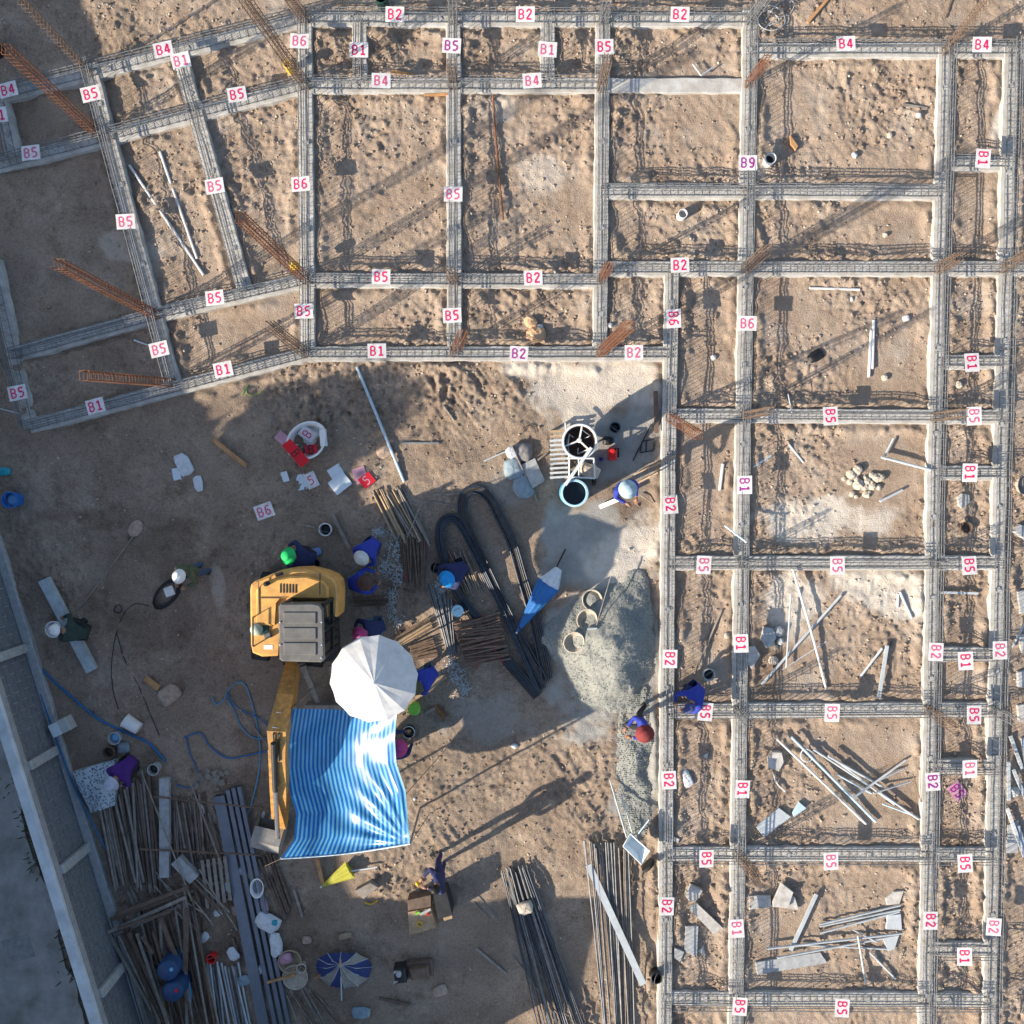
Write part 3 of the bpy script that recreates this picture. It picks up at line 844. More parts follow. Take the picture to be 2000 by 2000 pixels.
mb.tube([a, b], 0.02, 5); mb.build("stake", M_WOODG, st_, G(516, 998, 0.55))
# ------------------------------------------------------------------ boundary wall, road beyond, neighbouring house and tree
WALL_SL = 0.31
def wallp(y, d=0.0, z=0.0):
    """point on the wall's inner foot line at plan row y, d metres towards the outside"""
    p = G(88 + WALL_SL * (y - 1380), y, 0)
    q = G(88 + WALL_SL * (y + 50 - 1380), y + 50, 0)
    dr = (q - p).normalized()
    out = Vector((dr.y, -dr.x, 0))
    if out.x > 0: out = -out
    r = p + out * d
    return Vector((r.x, r.y, z))

W0, W1 = wallp(940), wallp(2080)
wdir = (W1 - W0).normalized()
wout = Vector((wdir.y, -wdir.x, 0))
if wout.x > 0: wout = -wout
wlen = (W1 - W0).length
wang = math.atan2(wdir.y, wdir.x)
wt = thing("boundary_wall", "grey block wall with pale coping running down the lower left", "wall", W0)
WH = 1.30
mb = MB()   # mortar core, slightly behind the block faces
c = W0 + wdir * (wlen / 2) + wout * 0.07
mb.box((c.x, c.y, 0.60), (wlen, 0.085, 1.40), wang)
mb.build("mortar_core", M_MORTAR, wt, W0)
BL, BH = 0.40, 0.19
bme = None
rows = 7
for r in range(rows):
    n = int(wlen / BL) + 1
    for i in range(n):
        s = (i + (0.5 if r % 2 else 0)) * BL
        if s + BL / 2 > wlen: continue
        p = W0 + wdir * (s) + wout * (0.065 + random.uniform(-.004, .004))
        mbk = None
        if bme is None:
            mb = MB()
            mb.box((0, 0, 0), (BL - 0.022, 0.11, BH - 0.022), 0, ch=0.006)
            ob = mb.build("block", M_BLOCK, wt, (0, 0, 0))
            bme = ob.data
        else:
            ob = bpy.data.objects.new("block", bme)
            COL.objects.link(ob); ob.parent = wt
        ob.location = (p.x - W0.x, p.y - W0.y, (r + 0.5) * BH - 0.03)
        ob.rotation_euler = (0, 0, wang + random.uniform(-.006, .006))
mb = MB()
c = W0 + wdir * (wlen / 2) + wout * 0.075
mb.box((c.x, c.y, 1.365), (wlen, 0.17, 0.135), wang, ch=0.008)
mb.build("tie_beam", mat("tie_beam_concrete", (0.36, 0.35, 0.34), 0.9, var=0.25, bump=0.2), wt, W0)
mb = MB()
c = W0 + wdir * (wlen / 2) + wout * 0.13
mb.box((c.x, c.y, 1.480), (wlen, 0.22, 0.10), wang, ch=0.012)
mb.build("coping", M_COPING, wt, W0)
mb = MB()
c = W0 + wdir * (wlen / 2) - wout * 0.09
mb.box((c.x, c.y, 0.03), (wlen, 0.20, 0.16), wang, ch=0.015)
mb.build("plinth", M_CONCG, wt, W0)
for y in (1075, 1265, 1462, 1652, 1880):
    p = wallp(y) - wout * 0.0
    mb = MB()
    mb.box((p.x, p.y, 0.62), (0.19, 0.16, 1.36), wang, ch=0.01)
    mb.build("post", M_CONCG, wt, W0)

mb = MB()    # concrete road outside the wall
A, B_ = wallp(900, 1.15, 0.02), wallp(2200, 1.15, 0.02)
C_, D_ = wallp(2200, 3.2, 0.02), wallp(900, 3.2, 0.02)
k = 120
P, F = [], []
for i in range(k + 1):
    a = A.lerp(B_, i / k) + wout * (0.5 * (vnoise(i * 1.0, 3.0, 7.0, 2) - .5) + 0.16 * (vnoise(i * 1.0, 9.0, 2.0, 3) - .5))
    d = D_.lerp(C_, i / k)
    P += [a, d, a - Vector((0, 0, .1)), d - Vector((0, 0, .1))]
for i in range(k):
    j = i * 4
    F += [(j, j + 4, j + 5, j + 1), (j + 2, j + 6, j + 4, j)]
mb.add(P, F)
o = mb.build("road", mat("old_road_concrete", (0.58, 0.57, 0.55), 0.9, scale=1.4, bump=0.3, col2=(0.30, 0.28, 0.25)))
tag(o, "worn pale concrete road outside the wall", None, None, "structure")

# grass and weeds between road and wall
gm = mat("weeds", (0.10, 0.14, 0.05), 0.8, var=0.5, scale=5, transl=0.2)
mb = MB()
for i in range(11000):
    y = random.uniform(1280, 2050)
    d = 0.32 + abs(random.gauss(0, 0.33))
    if d > 1.5 or vnoise(y * 1.0, d * 90, 34, 2) < 0.40: continue
    p = wallp(y, d, -0.02)
    a = random.uniform(0, 2 * PI)
    L_ = random.uniform(0.05, 0.17)
    u = Vector((math.cos(a), math.sin(a), 0))
    s = Vector((-u.y, u.x, 0)) * 0.012
    t = p + u * L_ * 0.8 + Vector((0, 0, L_))
    mb.add([p - s, p + s, p + u * L_ * .5 + Vector((0, 0, L_ * .8)) + s, t, p + u * L_ * .5 + Vector((0, 0, L_ * .8)) - s], [(0, 1, 2, 4), (2, 3, 4)])
o = mb.build("grass", gm)
tag(o, "sparse dark green weeds along the outer foot of the wall", "grass", None, "stuff")
# drain cover in the road
mb = MB()
p = wallp(1800, 2.15, 0.0)
one(MB().box((p.x, p.y, 0.015), (0.52, 0.62, 0.03), wang, ch=0.006), "drain_cover", M_CONCG, "grey rectangular drain cover in the road at the lower left", "drain cover", (p.x, p.y, 0))

# neighbouring house whose eave shades the left of the site (outside the frame)
hd = 3.25
h0, h1 = wallp(-420, hd), wallp(2450, hd)
ht = thing("neighbour_house", "long single storey house beyond the wall, outside the left edge", "house", h0)
hl = (h1 - h0).length
HH = 3.72
mb = MB()
c = (h0 + h1) / 2 + wout * 4.0
mb.box((c.x, c.y, HH / 2 - 0.1), (hl, 8.0, HH + 0.2), wang)
mb.build("wall", mat("house_render", (0.55, 0.52, 0.46), 0.9, var=0.15), ht, h0)
mb = MB()
e0 = h0 - wout * 0.45 - wdir * 0.4; e1 = h1 - wout * 0.45 + wdir * 0.4
f0 = h0 + wout * 8.45 - wdir * 0.4; f1 = h1 + wout * 8.45 + wdir * 0.4
r0 = h0 + wout * 4.0; r1 = h1 + wout * 4.0
def zz(p, z): return Vector((p.x, p.y, z))
P = [zz(e0, HH), zz(e1, HH), zz(f1, HH), zz(f0, HH), zz(e0, HH + .12), zz(e1, HH + .12), zz(f1, HH + .12), zz(f0, HH + .12), zz(r0 + wdir * 3.5, HH + 1.5), zz(r1 - wdir * 3.5, HH + 1.5)]
mb.add(P, [(0, 1, 2, 3), (0, 4, 5, 1), (1, 5, 6, 2), (2, 6, 7, 3), (3, 7, 4, 0), (4, 8, 9, 5), (6, 9, 8, 7), (4, 7, 8), (5, 9, 6)])
mb.build("roof", mat("roof_sheet", (0.28, 0.20, 0.17), 0.7, var=0.2), ht, h0)
u0, u1 = wallp(1370, hd + .05), wallp(1730, hd + .05)  # unseen upper block, added to carry the shade across the excavator yard
mb = MB(); c = (u0 + u1) / 2 + wout * 3.0
mb.box((c.x, c.y, (HH + 5.35) / 2), ((u1 - u0).length, 6.0, 5.35 - HH + .1), wang, ch=.03); mb.build("added_shade_block", mat("house_render", (0.55, 0.52, 0.46)), ht, h0)
for i in range(9):
    p = h0 + wdir * (2.0 + i * 3.2) - wout * 0.02
    mb = MB(); mb.box((p.x, p.y, 1.65), (1.3, 0.08, 1.1), wang); mb.build("window", M_GLASS, ht, h0)

def tree(label, px, height, crown_r, leaves, seed, squash=1.0):
    r = random.Random(seed)
    b = G(px[0], px[1], -0.05)
    t = thing("tree", label, "tree", b)
    mb = MB()
    mb.tube([b, b + Vector((.08, .05, height * .35)), b + Vector((-.05, .1, height * .62))], 0.12, 8, radii=[.15, .11, .07])
    tips = []
    for i in range(9):
        a = i * 2.4
        s = b + Vector((0, .05, height * r.uniform(.34, .6)))
        e = b + Vector((math.cos(a) * crown_r * .7, math.sin(a) * crown_r * .7, height * r.uniform(.6, .95)))
        mb.tube([s, s.lerp(e, .5) + Vector((0, 0, .12)), e], 0.03, 5, radii=[.05, .035, .012])
        tips.append(e)
    mb.build("trunk", M_WOODD, t, b)
    lf = MB()
    for i in range(leaves):
        c = r.choice(tips) + Vector((r.gauss(0, crown_r * .33), r.gauss(0, crown_r * .33), r.gauss(0, crown_r * .26 * squash)))
        q = Quaternion((r.gauss(0, 1), r.gauss(0, 1), r.gauss(0, 1), r.gauss(0, 1))).normalized()
        s = r.uniform(.08, .15)
        lf.add([c + q @ Vector(v) for v in ((-s, 0, 0), (0, -s * .45, .01), (s, 0, 0), (0, s * .45, .01))], [(0, 1, 2, 3)])
    lf.build("crown", mat("leaf_green", (0.07, 0.11, 0.035), 0.6, var=0.5, scale=3, transl=0.25), t, b)
    return t
tree("leafy tree behind the wall outside the left edge", (-134, 1278), 5.3, 1.0, 6500, 3)


# site shed below the bottom edge whose roof shades the foot of the picture
s0 = G(470, 2110, 0)
sh = thing("site_shed", "low corrugated site shed beyond the bottom edge", "shed", s0)
c0, c1 = G(250, 2030, 0), G(700, 2160, 0)
mb = MB(); mb.box(((c0.x + c1.x) / 2, (c0.y + c1.y) / 2, 1.2), (c1.x - c0.x, abs(c1.y - c0.y), 2.45)); mb.build("wall", M_GREYPL, sh, s0)
mb = MB()
x0, x1, y0, y1 = c0.x - .25, c1.x + .2, min(c0.y, c1.y) - .3, max(c0.y, c1.y) + .22
P, F = [], []
for i in range(61):
    x = lerp(x0, x1, i / 60)
    w = 0.025 * (i % 2)
    P += [(x, y0, 2.5 + w), (x, y1, 2.78 + w), (x, y0, 2.47 + w), (x, y1, 2.75 + w)]
for i in range(60):
    j = i * 4
    F += [(j, j + 4, j + 5, j + 1), (j + 3, j + 7, j + 6, j + 2), (j, j + 2, j + 6, j + 4), (j + 1, j + 5, j + 7, j + 3)]
mb.add(P, F); mb.build("roof", M_GREYPL, sh, s0)

# ------------------------------------------------------------------ excavator
def GP(pts, z): return [G(x, y, z) for x, y in pts]
XO = G(575, 1205, 0.0)
ex = thing("excavator", "yellow compact excavator with grey cab roof beside the umbrella", "excavator", XO)
body_px = [(487, 1152), (489, 1142), (497, 1135), (510, 1130), (534, 1119.5), (565, 1113.5), (597, 1112.5), (628, 1119.5), (648, 1128), (657, 1138), (660, 1155), (660, 1186), (658, 1206), (652, 1190), (645, 1178), (630, 1172), (560, 1172), (545, 1180), (541, 1282), (510, 1283.5), (492, 1276), (488.5, 1259)]
def rim(px, cx, cy, k): return [(cx + (x - cx) * k, cy + (y - cy) * k) for x, y in px]
mb = MB()
outer = [G(x, y, 1.62) for x, y in body_px]
mb.prism([(p.x, p.y) for p in outer], 0.78, 1.60, ch=0.05)
bd = mb.build("body", M_ORANGE, ex, XO)
# raised engine hood
hood_px = [(500, 1150), (512, 1140), (540, 1131), (568, 1126), (600, 1126), (632, 1136), (641, 1150), (640, 1168), (545, 1168), (536, 1180), (535, 1222), (499, 1222)]
mb = MB(); hp = [G(x, y, 1.7) for x, y in hood_px]
mb.prism([(p.x, p.y) for p in hp], 1.56, 1.70, ch=0.035); hd_ = mb.build("engine_hood", M_ORANGE, ex, XO)
mb = MB(); a, b = G(505, 1135, 1.71), G(506, 1200, 1.71)
mb.tube([a, b], 0.012, 4); mb.build("hood_seam", M_WOODD, ex, XO)
mb = MB(); a, b = G(508, 1168, 1.715), G(560, 1168, 1.715)
mb.tube([a, b], 0.010, 4); mb.build("hood_seam", M_WOODD, ex, XO)
mb = MB(); a = G(523, 1139, 1.70); a2 = G(536, 1136, 1.9)
mb.tube([a, a + Vector((0, 0, .16)), a + Vector((.06, .02, .24))], 0.045, 10, radii=[.05, .05, .045]); mb.build("exhaust", M_BLACK, ex, XO)
mb = MB(); a = G(625, 1120, 1.6); b = G(624.5, 1162, 2.75); mb.tube([a, b], 0.012, 5); mb.build("antenna", M_DARK, ex, XO)
mb = MB(); a = G(503, 1228, 1.60)
mb.lathe([(0.13, 0), (0.13, .05), (0.12, .12), (0.07, .17), (0.0, .18)], 16, Matrix.Translation(a)); mb.build("fuel_filler_dome", mat("pale_green_paint", (0.50, 0.58, 0.46), 0.5, var=0.15), ex, XO, True)
mb = MB(); a = G(512, 1226, 1.58); mb.lathe([(0.15, 0), (0.15, .06), (0.05, .08), (0, .08)], 14, Matrix.Translation(a)); mb.build("filler_collar", M_GREEN, ex, XO)
mb = MB(); a = G(523, 1241, 1.64); mb.box(a, (.15, .12, .09), .3, ch=.02); mb.build("vent_box", M_GREYP, ex, XO)
mb = MB(); a = G(524, 1264, 1.604); mb.box(a, (.18, .09, .006)); mb.build("decal", M_WHITE, ex, XO)
for i in range(6):
    mb = MB(); a, b = G(548 + i * 6, 1140 + i * .3, 1.705), G(548 + i * 6, 1158, 1.705); mb.sweep([a, b], [.025, .025], [.012, .012]); mb.build("grille_slat", M_DARK, hd_, XO)
mb = MB(); mb.tube([G(496, 1205, 1.6), G(494, 1205, 1.86), G(494, 1262, 1.86), G(496, 1262, 1.6)], .016, 6); mb.build("handrail", M_DARK, ex, XO)
mb = MB(); a = G(545, 1121, 1.606); mb.box(a, (.16, .07, .006), .25); mb.build("decal", M_BLACK, ex, XO)
# deck under the cab
mb = MB(); dk = [G(x, y, 0.95) for x, y in [(548, 1176), (656, 1176), (660, 1290), (552, 1300)]]
mb.prism([(p.x, p.y) for p in dk], 0.62, 0.95, ch=.03); mb.build("deck", M_DARK, ex, XO)
# cab: lower box of dark glass, pillars, roof with ribs
ZR = 2.62
roof_px = [(543.5, 1184), (548, 1179), (612, 1178), (624, 1181), (630, 1190), (632.5, 1290), (627, 1294), (551, 1292), (545.5, 1288)]
rp = [G(x, y, ZR) for x, y in roof_px]
mb = MB(); mb.prism([(p.x, p.y) for p in rp], ZR - 0.12, ZR, ch=.03)
cab = mb.build("cab_roof", M_GREYP, ex, XO)
rx0, rx1 = min(p.x for p in rp), max(p.x for p in rp)
ry0, ry1 = min(p.y for p in rp), max(p.y for p in rp)
for f, dep in ((0.86, .22), (0.60, .22), (0.34, .24)):
    mb = MB(); yy = lerp(ry0, ry1, f) - 0.12
    mb.box(((rx0 + rx1) / 2 - .02, yy, ZR + 0.008), ((rx1 - rx0) * .72, dep, 0.03), ch=.012)
    mb.build("roof_rib", M_GREYP, cab, XO)
for (u, v) in ((.04, .68), (.96, .68), (.96, .3), (.04, .3), (.95, .08)):
    mb = MB(); mb.lathe([(.018, 0), (.018, .015), (0, .02)], 8, Matrix.Translation((lerp(rx0, rx1, u), lerp(ry0, ry1, v), ZR))); mb.build("roof_bolt", M_CHROME, cab, XO)
mb = MB(); cx, cy = (rx0 + rx1) / 2, (ry0 + ry1) / 2
gw, gd = (rx1 - rx0) * .93, (ry1 - ry0) * .93
P = [(cx - gw * .5, cy - gd * .5, .95), (cx + gw * .5, cy - gd * .5, .95), (cx + gw * .5, cy + gd * .5, .95), (cx - gw * .5, cy + gd * .5, .95)]
P += [(cx + (p[0] - cx) * .96, cy + (p[1] - cy) * .96, ZR - .11) for p in P]
mb.add(P, [(3, 2, 1, 0), (4, 5, 6, 7), (0, 1, 5, 4), (1, 2, 6, 5), (2, 3, 7, 6), (3, 0, 4, 7)])
mb.build("cab_glass", M_GLASS, ex, XO)
for i in range(4):
    mb = MB(); a = Vector(P[i]); b = Vector(P[i + 4]); mb.tube([a, b], .045, 6); mb.build("cab_pillar", M_DARK, ex, XO)
mb = MB(); a, b = Vector(P[1]).lerp(Vector(P[2]), .5), Vector(P[5]).lerp(Vector(P[6]), .5); mb.tube([a, b], .03, 6); mb.build("door_post", M_DARK, ex, XO)
mb = MB(); a, b = Vector(P[1]).lerp(Vector(P[5]), .42), Vector(P[2]).lerp(Vector(P[6]), .42); mb.tube([a + Vector((.02, 0, 0)), b + Vector((.02, 0, 0))], .018, 6); mb.build("grab_rail", M_DARK, ex, XO)
# slew ring and tracks
mb = MB(); cc = G(575, 1215, 0)
cc = Vector((XO.x + .02, XO.y - .02, 0)); mb.lathe([(.42, .42), (.42, .8)], 24, Matrix.Translation(cc)); mb.build("slew_ring", M_DARK, ex, XO)
TM = Matrix.Translation(cc) @ Matrix.Rotation(math.radians(-7), 4, 'Z')
for sx in (-1, 1):
    mb = MB()
    prof = []
    Lh, rr = 0.70, 0.26
    for i in range(9):
        t = -PI / 2 + PI * i / 8; prof.append((Lh + rr * math.cos(t), rr + rr * math.sin(t)))
    for i in range(9):
        t = PI / 2 + PI * i / 8; prof.append((-Lh + rr * math.cos(t), rr + rr * math.sin(t)))
    n = len(prof)
    for side in (-.17, .17):
        mb.v += [tuple(TM @ Vector((sx * .58 + side, p[0], p[1] - .02))) for p in prof]
    mb.f += [tuple(range(n)), tuple(range(2 * n - 1, n - 1, -1))] + [(i, i + n, (i + 1) % n + n, (i + 1) % n) for i in range(n)]
    mb.m += [0] * (n + 2)
    tr = mb.build("track", M_RUBBER, ex, XO)
    for i in range(16):
        y = lerp(-Lh, Lh, i / 15)
        g = MB(); g.box((0, 0, 0), (.35, .05, .025), M=TM @ Matrix.Translation((sx * .58, y, 2 * rr - .015))); g.build("track_pad", M_DARK, tr, XO)
# dozer blade
mb = MB()
for (p, q) in (((592, 1300), (622, 1372)), ((648, 1300), (660, 1372))):
    mb.sweep([G(*p, .5), G(*q, .3)], [.12, .10], [.10, .10])
mb.sweep([G(598, 1378, .25), G(700, 1378, .25)], [.10, .10], [.40, .40])
mb.build("dozer_blade", M_WOODG, ex, XO)
# boom, arm, cylinders, bucket
b1, b2, b3, b4 = G(572, 1302, 1.15), G(560, 1366, 1.85), G(544, 1430, 2.30), G(545, 1482, 2.22)
M_ARM = mat("greasy_boom_orange", (0.56, 0.28, 0.06), 0.55, scale=9, col2=(0.26, 0.14, 0.05))
mb = MB(); mb.sweep([b1, b2, b3, b4], [.24, .33, .37, .30], [.30, .38, .38, .28]); bo = mb.build("boom", M_ARM, ex, XO)
for off in (-.05, .05):
    h = MB(); sd = Vector((off, 0, .20)); h.tube([b1 + sd, b2 + sd, b3 + sd, b4 + sd * .8], .018, 6); h.build("hydraulic_hose", M_DARK, bo, XO)
for f in (.35, .8):
    h = MB(); q = b2.lerp(b3, f); h.box(q + Vector((0, 0, .21)), (.20, .03, .03), -.2); h.build("hose_clip", M_CHROME, bo, XO)
a1, a2, a3 = b4 + Vector((0, .12, .02)), G(548, 1545, 1.75), G(549, 1612, 0.85)
mb = MB(); mb.sweep([a1 + Vector((.05, 0, 0)), a2 + Vector((.05, 0, 0)), a3 + Vector((.05, 0, 0))], [.22, .20, .14], [.26, .26, .16]); mb.build("arm", M_ARM, ex, XO)
mb = MB(); mb.sweep([b4 + Vector((-.12, .25, .12)), a2 + Vector((-.12, .1, .12)), a3 + Vector((-.10, .25, .25))], [.10, .10, .06], [.12, .12, .06]); mb.build("linkage", M_ARM, ex, XO)
mb = MB(); c1_, c2_ = b3 + Vector((-.04, -.15, .24)), a2 + Vector((-.03, .1, .30)); mb.tube([c1_, c2_], .055, 10); mb.build("cylinder", M_DARK, ex, XO)
mb = MB(); c3_ = G(543, 1636, 1.02); mb.tube([c2_, c3_], .045, 10, radii=[.045, .05]); mb.build("cylinder_rod", M_CHROME, ex, XO)
bk = G(532, 1625, 0.0)
mb = MB()   # bucket: curved shell with side plates and teeth
ang = math.radians(-14)
BM = Matrix.Translation(bk + Vector((0, 0, .03))) @ Matrix.Rotation(ang, 4, 'Z')
pr = [(-.28, .52), (.02, .60), (.22, .46), (.30, .22), (.18, .05), (-.10, .02), (-.34, .10)]
n = len(pr); W_ = .31
P = [BM @ Vector((-W_, -p[0], p[1])) for p in pr] + [BM @ Vector((W_, -p[0], p[1])) for p in pr]
Pi = [BM @ Vector((-W_ + .03, -p[0] * .9, p[1] * .92 + .015)) for p in pr] + [BM @ Vector((W_ - .03, -p[0] * .9, p[1] * .92 + .015)) for p in pr]
F = [(i, i + 1, n + i + 1, n + i) for i in range(n - 1)]
mb.add(P, F); mb.add(Pi, [tuple(reversed(f)) for f in F])
mb.add(P[:n] + Pi[:n], [(i + 1, i, n + i, n + i + 1) for i in range(n - 1)])
mb.add(P[n:] + Pi[n:], [(i, i + 1, n + i + 1, n + i) for i in range(n - 1)])
mb.add(P[:n], [tuple(range(n - 1, -1, -1))]); mb.add(P[n:], [tuple(range(n))])
bu = mb.build("bucket", mat("bucket_steel", (0.36, 0.34, 0.31), 0.7, 0.2, var=0.35), ex, XO)
for i in range(4):
    g = MB(); x = lerp(-.26, .26, i / 3); g.box((0, 0, 0), (.06, .13, .035), M=BM @ Matrix.Translation((x, .38, .10))); g.build("tooth", M_GREYPL, bu, XO)
mb = MB(); mb.sweep([a3 + Vector((.05, .05, .02)), G(545, 1634, .60)], [.13, .13], [.12, .12]); mb.build("bucket_link", M_RUSTB, ex, XO)

# ------------------------------------------------------------------ white umbrella
ap = G(731, 1334, 2.68)
uc = G(730, 1326, 2.20)
uf = Vector((uc.x - .02, uc.y + .03, 0.0))
um = thing("work_umbrella", "big open white umbrella over the steel fixers", "umbrella", uf)
NG, RU = 14, 0.865
mb = MB()
P = [ap]
rings = 6
for r in range(1, rings + 1):
    f = r / rings
    for i in range(NG * 2):
        t = PI * i / NG + 0.1
        rib = i % 2 == 0
        rad = RU * f * (1.0 if rib else (0.985 if r < rings else 0.962))
        z = lerp(ap.z, uc.z, f ** 1.1) - (0 if rib else .012 * math.sin(PI * min(f, .85)))
        q = ap.lerp(uc, f)
        P.append(Vector((q.x + rad * math.cos(t), q.y + rad * math.sin(t), z)))
F = [(0, 1 + i, 1 + (i + 1) % (2 * NG)) for i in range(2 * NG)]
for r in range(rings - 1):
    for i in range(2 * NG):
        a = 1 + r * 2 * NG + i; b = 1 + r * 2 * NG + (i + 1) % (2 * NG)
        F.append((a, a + 2 * NG, b + 2 * NG, b))
# small valance
o_ = len(P)
for i in range(2 * NG):
    p = P[1 + (rings - 1) * 2 * NG + i]; P.append(Vector((p.x, p.y, p.z - .05)))
for i in range(2 * NG):
    a = 1 + (rings - 1) * 2 * NG + i; b = 1 + (rings - 1) * 2 * NG + (i + 1) % (2 * NG)
    F.append((a, o_ + i, o_ + (i + 1) % (2 * NG), b))
mb.add(P, F)
mb.build("canopy", mat("white_umbrella_cloth", (0.78, 0.78, 0.77), 0.75, scale=4, col2=(0.66, 0.65, 0.63), transl=0.18), um, uf)
mb = MB(); mb.tube([uf, ap - Vector((0, 0, .02))], .022, 8); mb.build("pole", M_GREYPL, um, uf)
mb = MB(); mb.lathe([(.035, 0), (.03, .05), (0, .07)], 10, Matrix.Translation(ap - Vector((0, 0, .01)))); mb.build("finial", M_WHITE, um, uf)
for i in range(NG):
    t = 2 * PI * i / NG + .1
    mb = MB(); e = Vector((uc.x + RU * .97 * math.cos(t), uc.y + RU * .97 * math.sin(t), uc.z - .012)); mb.tube([ap - Vector((0, 0, .03)), ap.lerp(e, .55) + Vector((0, 0, .02)), e], .007, 4); mb.build("rib", M_STEEL, um, uf)
mb = MB(); mb.lathe([(.26, 0), (.26, .08), (.2, .12), (.03, .14), (.03, .3), (0, .3)], 16, Matrix.Translation(uf)); mb.build("base", M_CONCG, um, uf)

# ------------------------------------------------------------------ striped tarpaulin shelter
Ledge = [(572, 1384), (563, 1440), (560, 1500), (566, 1545), (579, 1590), (574, 1640), (549, 1677)]
Redge = [(775, 1392), (771, 1440), (774, 1490), (792, 1545), (797, 1600), (801, 1648)]
def along(pl, f):
    d = [0]
    for a, b in zip(pl[:-1], pl[1:]): d.append(d[-1] + math.hypot(b[0] - a[0], b[1] - a[1]))
    s = f * d[-1]
    for i in range(len(pl) - 1):
        if s <= d[i + 1] + 1e-9:
            t = (s - d[i]) / (d[i + 1] - d[i]); return (lerp(pl[i][0], pl[i + 1][0], t), lerp(pl[i][1], pl[i + 1][1], t))
    return pl[-1]
NU_, NV_ = 64, 64
P, F, UV = [], [], []
for j in range(NV_ + 1):
    v = j / NV_
    l, r = along(Ledge, v), along(Redge, v)
    for i in range(NU_ + 1):
        u = i / NU_
        hx = lerp(lerp(2.02, 1.92, u), lerp(1.62, 1.95, u), v)
        sag = -0.47 * math.sin(PI * u) ** 1.1 * (0.55 + 0.45 * math.sin(PI * v))
        edge = 0.10 * math.cos(PI * v * 2) * (abs(u - .5) * 2) ** 2
        # folds that radiate from the lower right corner
        du, dv = 1 - u, 1 - v
        ang = math.atan2(dv, du + 1e-6)
        rad = math.hypot(du, dv)
        fold = 0.034 * math.sin(ang * 22 + 2) * math.exp(-((rad - .35) / .28) ** 2)
        wr = 0.014 * math.sin(9 * u + 14 * v + 3 * math.sin(5 * v)) + 0.010 * math.sin(26 * u - 9 * v) * (v) + 0.030 * (vnoise(u * 8, v * 8, 1.0, 2) - .5) + 0.014 * (vnoise(u * 26, v * 9, 1.0, 5) - .5)
        z = hx + sag + edge + fold + wr
        px_, py_ = lerp(l[0], r[0], u), lerp(l[1], r[1], u) + 6 * math.sin(PI * u) * (v - .2)
        P.append(G(px_, py_, z)); UV.append((u, v))
for j in range(NV_):
    for i in range(NU_):
        a = j * (NU_ + 1) + i
        F.append((a, a + NU_ + 1, a + NU_ + 2, a + 1))
to = Vector((P[0].x, P[0].y, 0))
tp = thing("tarpaulin_shelter", "blue and white striped tarpaulin stretched over poles below the umbrella", "tarpaulin", to)
mb = MB(); mb.add(P, F)
def tarp_material():
    m = bpy.data.materials.new("striped_tarpaulin"); m.use_nodes = True
    N, L = m.node_tree.nodes, m.node_tree.links
    b = N["Principled BSDF"]; b.inputs["Roughness"].default_value = 0.30
    uv = N.new("ShaderNodeUVMap"); uv.uv_map = "UVMap"
    sx = N.new("ShaderNodeSeparateXYZ"); L.new(uv.outputs[0], sx.inputs[0])
    mu = N.new("ShaderNodeMath"); mu.operation = 'MULTIPLY'; mu.inputs[1].default_value = 26.0; L.new(sx.outputs[0], mu.inputs[0])
    fr = N.new("ShaderNodeMath"); fr.operation = 'FRACT'; L.new(mu.outputs[0], fr.inputs[0])
    r = N.new("ShaderNodeValToRGB"); e = r.color_ramp.elements
    r.color_ramp.interpolation = 'CONSTANT'
    e[0].position = 0; e[0].color = (0.008, 0.165, 0.54, 1); e[1].position = .52; e[1].color = (0.19, 0.52, 0.78, 1)
    L.new(fr.outputs[0], r.inputs[0])
    nz = N.new("ShaderNodeTexNoise"); nz.inputs["Scale"].default_value = 7; nz.inputs["Detail"].default_value = 9; nz.inputs["Roughness"].default_value = .7; L.new(uv.outputs[0], nz.inputs["Vector"])
    r2 = N.new("ShaderNodeValToRGB"); r2.color_ramp.elements[0].position = .3; r2.color_ramp.elements[1].position = .7; r2.color_ramp.elements[0].color = (.62, .62, .60, 1); r2.color_ramp.elements[1].color = (1.15, 1.15, 1.15, 1); L.new(nz.outputs[0], r2.inputs[0])
    mx = N.new("ShaderNodeMix"); mx.data_type = 'RGBA'; mx.blend_type = 'MULTIPLY'; mx.inputs[0].default_value = .8
    L.new(r.outputs[0], mx.inputs[6]); L.new(r2.outputs[0], mx.inputs[7]); L.new(mx.outputs[2], b.inputs["Base Color"])
    tr = N.new("ShaderNodeBsdfTranslucent"); L.new(mx.outputs[2], tr.inputs[0])
    ms = N.new("ShaderNodeMixShader"); ms.inputs[0].default_value = .25
    L.new(b.outputs[0], ms.inputs[1]); L.new(tr.outputs[0], ms.inputs[2]); L.new(ms.outputs[0], N["Material Output"].inputs[0])
    return m
ob = mb.build("sheet", tarp_material(), tp, to, True)
ul = ob.data.uv_layers.new(name="UVMap")
for lp in ob.data.loops: ul.data[lp.index].uv = UV[lp.vertex_index]
hem = MB(); bi = [P[NV_ * (NU_ + 1) + i] + Vector((0, 0, .004)) for i in range(NU_ + 1)]
hem.tube(bi, .016, 5); hem.build("hem", mat("pale_hem", (0.55, 0.68, 0.76), .6, var=.3, scale=14), tp, to)
for idx_, nm in ((0, "pole"), (NU_, "pole"), ((NV_ + 1) * (NU_ + 1) - 1, "pole"), (NV_ * (NU_ + 1), "pole")):
    p = P[idx_]
    mb = MB(); mb.tube([Vector((p.x, p.y, -.05)), p], .025, 7); mb.build(nm, M_WOODG, tp, to)
